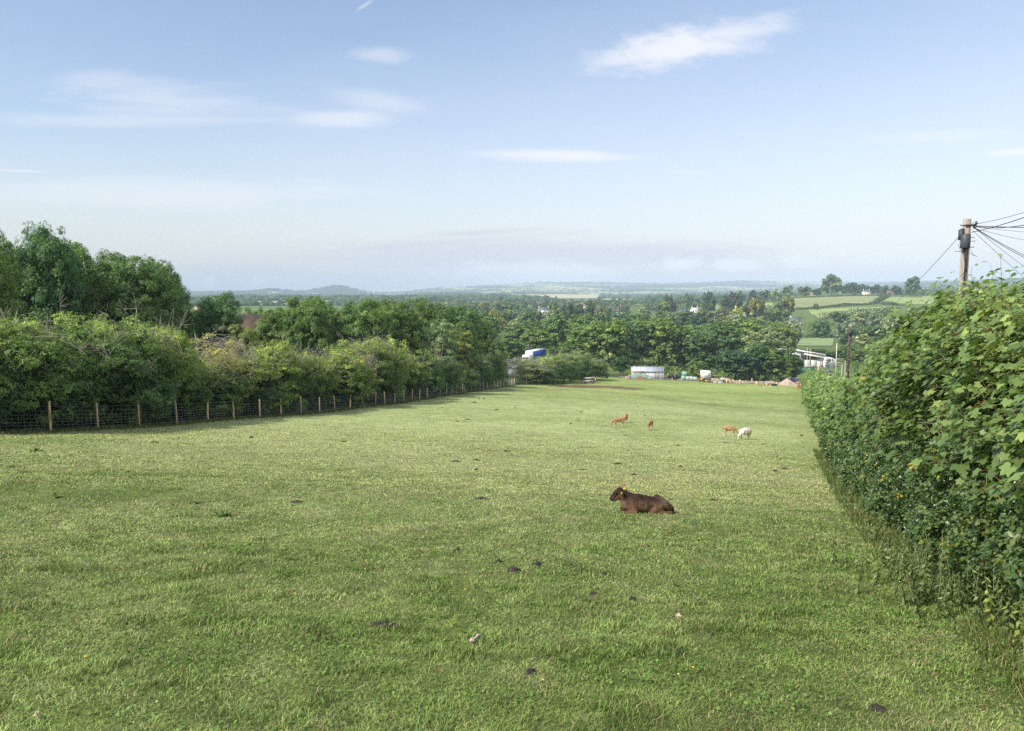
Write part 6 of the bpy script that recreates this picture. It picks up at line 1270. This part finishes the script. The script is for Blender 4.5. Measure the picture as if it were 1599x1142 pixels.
def mound(name, u, Y, rx, ry, h, m, label, cat, seed=1, n=40, rough=.35, lift=0, group=None, flat=1.0):
    g = np.random.default_rng(seed); p = gp(u, Y); a = Acc(); V = []; nr = 12
    for i in range(nr + 1):
        t = i / nr; r = t
        for k in range(n):
            an = 2 * math.pi * k / n; rr = r * (1 + .12 * math.sin(an * 3 + seed) + .06 * math.sin(an * 7 + seed * 2)); x_, y_ = rx * rr * math.cos(an), ry * rr * math.sin(an)
            z_ = h * max(0, 1 - r ** 1.25) ** flat * (1 + rough * (vnoise(np.array([x_]), np.array([y_]), .45 * rx ** .3 if rx > 1 else rx * .35, seed)[0] - .5)) + rough * .15 * h * (vnoise(np.array([x_]), np.array([y_]), .2 * max(rx, .3), seed + 3)[0] - .5) * (r < .97); V.append((x_, y_, z_ - (.04 if t == 1 else 0)))
    F = [(i * n + k, (i + 1) * n + k, (i + 1) * n + (k + 1) % n, i * n + (k + 1) % n) for i in range(nr) for k in range(n)]
    a.add(np.array(V), [np.array(F)], (1, 1, 1)); o = link(name, a.mesh(name, m, True), None, (p[0], p[1], p[2] + lift)); return tag(o, label, cat, group)
M_MUCK = mat('muck', (.20, .115, .07), .95, 2.5, .4, bump=.8); M_GRAVEL = mat('gravel', (.42, .35, .285), .95, 3, .25, bump=.6, tint2=(.36, .29, .23)); M_DUNG = mat('dried_dung', (.045, .036, .032), .95, 18, .4, bump=1.0)
mound('muck_heap', 1000, 208.5, 2.6, 1.2, .95, M_MUCK, 'brown muck heap in front of the pale barn', 'heap', 2); mound('gravel_heap', 1229, 214, 2.7, 1.8, 1.75, M_GRAVEL, 'pinkish gravel heap at the right of the yard', 'heap', 3)
def tarp():
    p = gp(1000, 210.6); g = np.random.default_rng(8); nx, ny = 30, 10; V = []
    for j in range(ny + 1):
        for i in range(nx + 1): x_ = -2.7 + 5.4 * i / nx; t = j / ny; z_ = [.0, .95][0] + 1.35 * math.sin(math.pi * min(t * 1.1, 1)) ** .5 * (1 - .25 * abs(x_ / 2.7) ** 3) + .08 * math.sin(x_ * 5 + j) + .12 * (vnoise(np.array([x_]), np.array([t * 2]), .5, 4)[0] - .5) + (.25 if i < 24 else -.1); V.append((x_, -1.0 + 2.0 * t, max(z_, .02)))
    F = [(j * (nx + 1) + i, j * (nx + 1) + i + 1, (j + 1) * (nx + 1) + i + 1, (j + 1) * (nx + 1) + i) for j in range(ny) for i in range(nx)]; a = Acc(); a.add(np.array(V), [np.array(F)], (1, 1, 1)); tag(link('tarpaulin', a.mesh('tarpaulin', mat('green_tarpaulin', (.19, .31, .26), .45, .8, .25), True), None, tuple(p)), 'pale green tarpaulin over a stack in front of the pale barn', 'tarpaulin')
    p = gp(998, 212.0); o = thing('timber_stack', 'stack of grey timber above the green tarpaulin', 'timber', tuple(p)); simple('planks', lambda a: [box(a, (-1.9 + g.uniform(-.4, .4), -.5 + .12 * k % 1, 1.25 + .1 * k), (1.6 + g.uniform(-.7, .3), -.3 + .12 * k % 1, 1.33 + .1 * k)) for k in range(8)], mat('old_timber', (.30, .26, .23), .9, 3, .3), o); simple('bearers', lambda a: [box(a, (q, -.5, -.2), (q + .2, .4, 1.25)) for q in (-1.5, 0, 1.3)], M_POSTG, o)
tarp()
def bale(u, Y, r, w, m, label, z=0, rz=0, stand=False, grp=None):
    p = gp(u, Y); o = thing('round_bale', label, 'bale', (p[0], p[1], p[2] + z), math.radians(rz), grp); simple('wrap', lambda a: tube(a, [(-w / 2, 0, r + (.35 if stand else 0)), (-w / 2 + .08, 0, r + (.35 if stand else 0)), (w / 2 - .08, 0, r + (.35 if stand else 0)), (w / 2, 0, r + (.35 if stand else 0))], [r * .86, r, r, r * .86], 20), m, o, smooth=False)
    if stand: simple('stake', lambda a: tube(a, [(0, -r - .1, -.3), (0, -r - .1, .6)], .06, 6), M_POST, o)
M_BKW = mat('black_wrap', (.022, .028, .04), .25, 2, .2, spec=.6); M_GRW = mat('green_wrap', (.24, .42, .30), .35, 2, .15, spec=.5); M_PGW = mat('pale_green_wrap', (.36, .47, .41), .35, 2, .15, spec=.5)
for i, u in enumerate((1047.5, 1054, 1060.5)): bale(u, 214.5, .62, 1.1, M_BKW, 'black wrapped round bale, %s of three at the yard edge' % ('left', 'middle', 'right')[i], rz=20 + 10 * i, stand=i != 1, grp='black wrapped bales')
bale(1067, 214, .66, 1.15, M_GRW, 'green wrapped bale carrying another on top', rz=8, grp='green wrapped bales'); bale(1068.5, 214, .62, 1.15, M_GRW, 'green wrapped bale lying on top of another', z=1.2, rz=8, grp='green wrapped bales')
for i, u in enumerate((1073.5, 1079.3, 1085)): bale(u, 214, .62 - .03 * i, 1.0, M_PGW, 'pale green wrapped bale, %s of the row of three' % ('left', 'middle', 'right')[i], rz=3, grp='green wrapped bales')
def yard():
    p = gp(1101.5, 213); o = thing('box_body', 'white box body on a frame behind the blue barrels', 'container', tuple(p)); simple('box', lambda a: [box(a, (-1.15, -.9, .9), (1.15, 1.4, 3.0))] + [box(a, (q, -.93, .95), (q + .04, -.902, 2.95)) for q in (-1.13, -.4, .35, 1.08)], M_RENDER, o); simple('frame', lambda a: [box(a, (q, -.85, -.2), (q + .12, -.7, .9)) for q in (-1.1, .95)] + [box(a, (q, 1.1, -.2), (q + .12, 1.25, .9)) for q in (-1.1, .95)], M_GREYP, o)
    for i, u in enumerate((1099.3, 1103.6, 1107.3)):
        p = gp(u, 210.5); o = thing('barrel', 'dark blue barrel, %s of three in front of the white box body' % ('left', 'middle', 'right')[i], 'barrel', tuple(p), 0, 'dark blue barrels'); simple('drum', lambda a: tube(a, [(0, 0, -.05), (0, 0, .05), (0, 0, .45), (0, 0, .5), (0, 0, .9), (0, 0, .95)], [.28, .3, .3, .32, .3, .26], 14), mat('barrel_blue', (.02, .07, .13), .4, 3, .2) if i == 0 else bpy.data.materials['barrel_blue'], o); simple('lid', lambda a: tube(a, [(0, 0, .95), (0, 0, 1.0)], .24, 12), M_DGREY, o)
    M_YEL = mat('machine_yellow', (.62, .34, .02), .5, 3, .2)
    p = gp(1095, 210.2); o = thing('farm_implement', 'small yellow and blue farm machine left of the barrels', 'machine', tuple(p)); simple('frame', lambda a: [box(a, (-.7, -.3, .25), (.7, .3, .4)), box(a, (-.6, -.1, .4), (-.4, .1, 1.2))], bpy.data.materials['barrel_blue'], o); simple('hopper', lambda a: prism(a, [(-.2, .4), (.3, .4), (.6, .95), (-.45, .95)], -.35, .35), M_YEL, o)
    for q in (-.5, .5): wheel(o, (q, -.4, .25), .26, .14)
    p = gp(1103, 209.4); o = thing('yellow_machine', 'low yellow machine on the ground before the barrels', 'machine', tuple(p)); simple('body', lambda a: [box(a, (-.35, -.3, .15), (.35, .3, .55)), box(a, (.45, -.1, .3), (1.2, .1, .42)), tube(a, [(.3, -.2, .5), (.3, -.2, .9)], .05, 6)], M_YEL, o); wheel(o, (-.2, -.3, .16), .18, .1)
    p = gp(1113, 212); g = np.random.default_rng(3); o = thing('rubble_pile', 'low pile of pinkish stone and boards right of the barrels', 'rubble', tuple(p)); simple('stones', lambda a: [box(a, -s / 2, s / 2, R=rotz(g.uniform(0, 3)) @ np.array(Matrix.Rotation(g.uniform(-.5, .5), 3, 'X')), org=(g.uniform(-1.5, 2.6), g.uniform(-.5, .5), g.uniform(.1, .8))) for s in [g.uniform(.2, .6, 3) for _ in range(70)]], M_GRAVEL, o); simple('boards', lambda a: [box(a, (.6, -.7, .3 + .12 * k), (2.6, -.5, .38 + .12 * k)) for k in range(5)], M_PALE, o)
    p = gp(1114, 214.5); o = thing('yard_rail', 'pale horizontal rail behind the stone pile', 'rail', tuple(p)); simple('rail', lambda a: box(a, (-2.2, -.05, 1.55), (2.6, .05, 1.7)), M_PGW, o)
    for q in (-1.8, 2.3): simple('post', lambda a: box(a, (q, -.06, -.2), (q + .12, .06, 1.55)), M_POSTG, o)
    for (u, wd) in ((1116.8, 1.15), (1125, 1.4)): p = gp(u, 209.2); tag(simple('concrete_block', lambda a: [box(a, (-wd / 2, -.3, -.1), (wd / 2, .3, .42)), box(a, (-wd / 2 + .15, -.2, .42), (-wd / 2 + .3, .2, .48))], M_CONC, None, tuple(p)), ('short' if wd < 1.2 else 'long') + ' pale concrete block at the near edge of the yard', 'block')
    p = gp(1111.5, 209); tag(simple('feed_tub', lambda a: tube(a, [(0, 0, -.05), (0, 0, .35), (0, 0, .4)], [.22, .28, .3], 14), mat('tub_green', (.10, .34, .22), .5, 3, .1), None, tuple(p)), 'small green tub at the near edge of the yard', 'tub')
    p = gp(1132, 212); o = thing('small_trailer', 'small white trailer body with rounded rusty cover', 'trailer', tuple(p)); simple('box', lambda a: [box(a, (-1.1, -.6, .25), (.1, .6, 1.25))], M_RENDER, o); simple('hole', lambda a: tube(a, [(-.55, -.66, .75), (-.55, -.602, .75)], .27, 12), M_TYRE, o); simple('cover', lambda a: prism(a, [(.12, .25), (1.5, .25), (1.6, .7), (1.35, 1.15), (.12, 1.3)], -.6, .6), mat('rusty_sheet', (.36, .27, .22), .8, 2, .35), o)
    simple('roof', lambda a: box(a, (-1.15, -.65, 1.31), (1.3, .65, 1.37)), mat('rust', (.33, .16, .09), .8, 3, .3), o); wheel(o, (-.3, -.62, .25), .25, .12)
    g = np.random.default_rng(6); o = thing('yard_fence', 'broken line of wooden posts and rails along the yard edge', 'fence', tuple(gp(1180, 211))); org = np.array(o.location)
    for u, h, w in ((1134.5, 1.0, .1), (1140, .8, .07), (1144.6, 1.05, .13), (1150, .7, .06), (1155, 1.0, .16), (1160, .7, .14), (1164.5, .9, .08), (1174, 1.5, .12), (1181, .8, .12), (1189, .9, .07), (1212, .7, .07), (1250, 1.1, .07)):
        p = gp(u, 211 + g.uniform(-.6, .6)); simple('post', lambda a: box(a, (-w, -w, -.2), (w, w, h)), M_POST if g.random() < .6 else M_POSTG, o, p - org)
    q0, q1 = gp(1134, 211), gp(1196, 211); a = Acc(); tube(a, [q0 - org + (0, 0, .55), q1 - org + (0, 0, .5)], .035, 4); tube(a, [q0 - org + (0, 0, .8), q1 - org + (0, 0, .82)], .03, 4); link('rail', a.mesh('rail', M_POSTG), o)
    p = gp(1201, 211.5); o = thing('pallet_gate', 'grey slatted pallet gate left of the gravel heap', 'gate', tuple(p)); simple('slats', lambda a: [box(a, (-1.05 + k * .3, -.04, 0), (-.93 + k * .3, .04, 1.0)) for k in range(8)], M_PALE, o); simple('rails', lambda a: [box(a, (-1.1, .045, .2), (1.2, .09, .32)), box(a, (-1.1, .045, .75), (1.2, .09, .87))], M_POSTG, o)
    tag(simple('iron_drum', lambda a: [tube(a, [(-.9, 0, .35), (.9, 0, .35)], .32, 12), box(a, (-.7, -.4, -.1), (-.5, .4, .2)), box(a, (.5, -.4, -.1), (.7, .4, .2))], bpy.data.materials['rust'], None, tuple(gp(1248, 222))), 'rusty barrel shaped roller right of the gravel heap', 'roller')
    p = gp(1253, 196); o = thing('red_implement', 'red farm implement with blue end lying by the round bush', 'machine', tuple(p)); simple('frame', lambda a: [box(a, (-1.1, -.3, .1), (.5, .3, .3)), box(a, (-1.1, -.25, .3), (-.9, .25, .75)), box(a, (-.2, -.28, .3), (.0, .28, .6)), tube(a, [(-1.0, 0, .6), (.3, 0, .4)], .07, 6)], M_RED, o); simple('blade', lambda a: box(a, (.52, -.3, .05), (1.3, .3, .26)), bpy.data.materials['barrel_blue'], o)
    p = gp(980, 208); o = thing('tractor_seat_cart', 'small cart with yellow drum at the left end of the pale barn', 'cart', tuple(p)); simple('bed', lambda a: [box(a, (-.6, -.4, .55), (1.0, .4, .68)), box(a, (-.6, -.4, .0), (-.2, .4, .55))], mat('faded_pink', (.42, .33, .30), .8, 3, .2), o); simple('drum', lambda a: tube(a, [(.45, 0, .68), (.45, 0, 1.15)], .2, 12), M_YEL, o); wheel(o, (.7, -.42, .25), .25, .1)
    # abandoned vehicle by the end of the hedge
    p = gp(918.5, 172); M_W = mat('weathered_body', (.46, .41, .36), .8, 2.2, .4, tint2=(.26, .19, .14)); o = thing('abandoned_car', 'weathered white and brown abandoned car beside the hedge end', 'car', (p[0], p[1], p[2] + .05), math.radians(18)); simple('body', lambda a: [prism(a, [(-1.5, .25), (-1.45, .55), (-.8, .72), (-.3, .8), (1.35, .85), (1.4, .3)], -.65, .65)], M_W, o)
    simple('roof', lambda a: [prism(a, [(-.75, 1.12), (-.7, 1.22), (1.35, 1.3), (1.5, 1.2), (1.4, 1.1)], -.66, .66)], M_W, o); simple('window', lambda a: [prism(a, [(-.75, .78), (-.6, 1.11), (.3, 1.11), (.3, .8)], -.6, .6), prism(a, [(.36, .82), (.36, 1.11), (1.3, 1.11), (1.3, .86)], -.6, .6)], M_GLASS, o)
    for wx in (-.9, .85): wheel(o, (wx, -.62, .27), .27, .16)
    p = gp(929, 182); tag(simple('feed_bag', lambda a: [tube(a, [(-.1, 0, .0), (0, 0, .3), (.15, 0, .75)], [.2, .22, .12], 8)], M_PALE, None, tuple(p)), 'upright pale sack leaning beside the hedge end', 'sack')
yard()
ptree('hedgebush', 'round_bush', *gp(1267, 200)[:2], 'neat round dark green bush at the right end of the yard', None, 'shrub', .52, .95, None, 0)
# ------------------------------------------------------------------ small things on the grass
def lump(u, v, rx, h, m, label, name='dung_pat', cat='dung', seed=1, group='dark dung pats on the grass', ry=None):
    p = hit(u, v); k_ = 1.2 if name == 'dung_pat' else 1.0; return mound(name, u, p[1], rx * k_, (ry or rx * 1.1) * k_, h * 1.1 + .008, m, label, cat, seed, 18, 1.1, -.004, group, .8)
DUNGS = [(714, 861, .062, .035, 'dark dung pat, highest of the dark pats on the grass'), (779, 879, .05, .035, 'dark dung pat left of the two near pats'), (803, 893, .07, .05, 'largest and nearest of the cluster of dark pats'), (838, 883, .06, .045, 'dark dung pat at the right of the cluster'),
 (944, 898, .035, .03, 'tiny dark pat right of the cluster'), (988, 938, .04, .035, 'small dark pat right of centre in the foreground'), (1055, 916, .04, .02, 'flat small dark pat above the pale stone'), (927, 928, .045, .02, 'flat dark pat below the tiny one'),
 (596, 977, .085, .02, 'broad dark pat in the left foreground grass'), (615, 981, .06, .03, 'dark pat touching the broad pat in the left foreground'), (1113, 782, .045, .035, 'dark pat on the pale grass right of the calf'), (1048, 781, .06, .02, 'flat brown pat just behind the calf'),
 (830, 1051, .05, .02, 'dark pat low in the middle foreground'), (1370, 1108, .05, .02, 'dark pat near the bottom right corner'), (1252, 681, .16, .08, 'dark lump by the far right edge of the grass')]
for i, (u, v, r, h, lab) in enumerate(DUNGS): lump(u, v, r, h, M_DUNG, lab, seed=10 + i)
g_ = np.random.default_rng(21)
for i in range(46):
    Y = g_.uniform(14, 95); u = g_.uniform(380, 1250); x = (u - CX) / FPX * Y
    if not (float(fence_x(Y)) + 2 < x < float(hedge_x(Y)) - 1.5) or (Y < 20 and 900 < u < 1100): continue
    p = gp(u, Y); mound('dung_pat', u, Y, g_.uniform(.06, .16) * (1 + Y / 90), g_.uniform(.06, .12) * (1 + Y / 90), g_.uniform(.02, .05) * (1 + Y / 60), M_DUNG, 'small dark dung pat scattered on the open pasture', 'dung', 60 + i, 12, 1.0, 0, 'dung pats scattered over the pasture', .8)
M_STONE = mat('pale_stone', (.50, .40, .30), .9, 20, .3, bump=.6); M_BONE = mat('pale_wool_scrap', (.44, .37, .33), .9, 14, .25, bump=.5)
lump(1060, 962, .038, .018, M_STONE, 'pale orange stone in the grass right of centre', 'stone', 'stone', 41, None); lump(374, 988, .035, .014, M_STONE, 'crumbly pinkish stone in the left foreground', 'stone', 'stone', 44, None); lump(58, 1119, .025, .02, M_STONE, 'pinkish stone at the bottom left corner', 'stone', 'stone', 45, None)
M_STRAW = mat('straw', (.36, .32, .20), .8, 10, .2)
def scrap():
    p = hit(741, 1004); a = Acc(); g = np.random.default_rng(2)
    tube(a, [(-.034, -.02, .02), (-.02, -.02, .035), (-.004, 0, .03), (.012, .02, .035), (.024, .04, .045), (.036, .05, .04), (.04, .06, .02)], [.012, .019, .013, .009, .012, .014, .006], 9); tube(a, [(-.034, -.01, .025), (-.01, -.026, .03), (.006, -.012, .022)], [.008, .014, .005], 8); tag(link('wool_scrap', a.mesh('wool_scrap', M_BONE, True), None, tuple(p)), 'twisted pale scrap of wool caught in the foreground grass', 'scrap')
    for i, (u, v, L_, an, lab) in enumerate(((706, 1074, .12, .5, 'short straw stalk low in the centre foreground'), (690, 1045, .10, .05, 'pale straw stalk above the short stalk'), (618, 1040, .09, -1.0, 'pale stalk left of the others in the foreground'), (780, 985, .14, .55, 'long pale seed stalk beside the wool scrap'), (540, 665, .5, .1, 'dry stick lying near the fence'))):
        p = hit(u, v); d = np.array((math.cos(an), math.sin(an), .08)) * L_; a = Acc(); tube(a, [(0, 0, .035), d * .5 + (0, .004, .05), d + (0, 0, .045)], [.0014, .002, .0012], 5); tag(link('straw_stalk', a.mesh('straw_stalk', M_STRAW), None, tuple(p)), lab, 'stalk')
scrap()
M_BUT = mat('buttercup_yellow', (.75, .58, .02), .5, 20, .1)
FL = [(642, 897), (655, 896), (728, 901), (754, 896), (745, 913), (812, 843), (1085, 843), (1093, 846), (1097, 844), (1021, 867), (134, 1036), (1059, 1064), (1082, 1053), (848, 1073), (726, 928), (936, 746), (1066, 693), (1212, 775), (1070, 712), (935, 645), (948, 646)]
for i, (u, v) in enumerate(FL):
    p = hit(u, v); o = thing('buttercup', 'small yellow buttercup flower in the pasture grass', 'flower', tuple(p), 0, 'buttercups in the pasture'); s = .55 + p[1] / 30; a = Acc()
    for k in range(5):
        an = k * 1.2566; c = np.array((math.cos(an), math.sin(an), 0)); V, F = stamp(LEAF4, LEAF4F, (c * .008 * s + (0, 0, .055))[None], frames(np.array([(0, -.2, 1.)]) + .25 * c, c[None]), np.array([.014 * s])); a.add(V, F, (1, 1, 1))
    link('petals', a.mesh('petals', M_BUT), o); a = Acc(); tube(a, [(0, 0, 0), (.004, 0, .055)], .0012 * s, 4, (.1, .15, .04)); link('stem', a.mesh('stem', M_TINT), o)
def weed(u, v, n, s, label):
    p = hit(u, v); g = np.random.default_rng(int(u)); a = Acc(); k = g.normal(size=(n, 3)); k[:, 2] = np.abs(k[:, 2]) * .8 + .3; k /= np.linalg.norm(k, axis=1, keepdims=True); L4 = np.array([(0, 0, 0), (.5, -.22, .05), (1, 0, -.12), (.5, .22, .05)])
    V, F = stamp(L4, LEAF4F, g.normal(size=(n, 3)) * np.array((.05, .05, .0)) * s * 4, frames(np.array((0, 0, 1.)) + .4 * g.normal(size=(n, 3)), k), s * g.uniform(.6, 1.2, n)); a.add(V, F, np.repeat(np.array((.10, .17, .05)) * g.uniform(.7, 1.4, (n, 1)), 4, 0)); tag(link('thistle', a.mesh('thistle', M_LEAFNEAR), None, tuple(p)), label, 'weed')
weed(349, 806, 60, .16, 'leafy pale thistle clump standing up from the left grass'); weed(58, 705, 40, .2, 'thistle clump near the left end of the fence'); weed(243, 692, 30, .14, 'small thistle clump below the fence'); weed(88, 778, 40, .12, 'thistle rosette on the darker grass at the left'); weed(304, 786, 36, .12, 'low thistle rosette left of the pale one')
# ------------------------------------------------------------------ the air
def haze():
    m, t, out = newmat('haze_air'); v = t.nodes.new('ShaderNodeVolumePrincipled')
    v.inputs['Color'].default_value = (.57, .71, .90, 1); v.inputs['Density'].default_value = HAZE_D; v.inputs['Anisotropy'].default_value = -.22
    t.links.new(v.outputs[0], out.inputs['Volume'])
    a = Acc(); box(a, (-11000, -700, -75), (11000, 12900, 168)); o = link('haze', a.mesh('haze', m)); o['kind'] = 'stuff'
HAZE_D = 1.5e-4
haze()
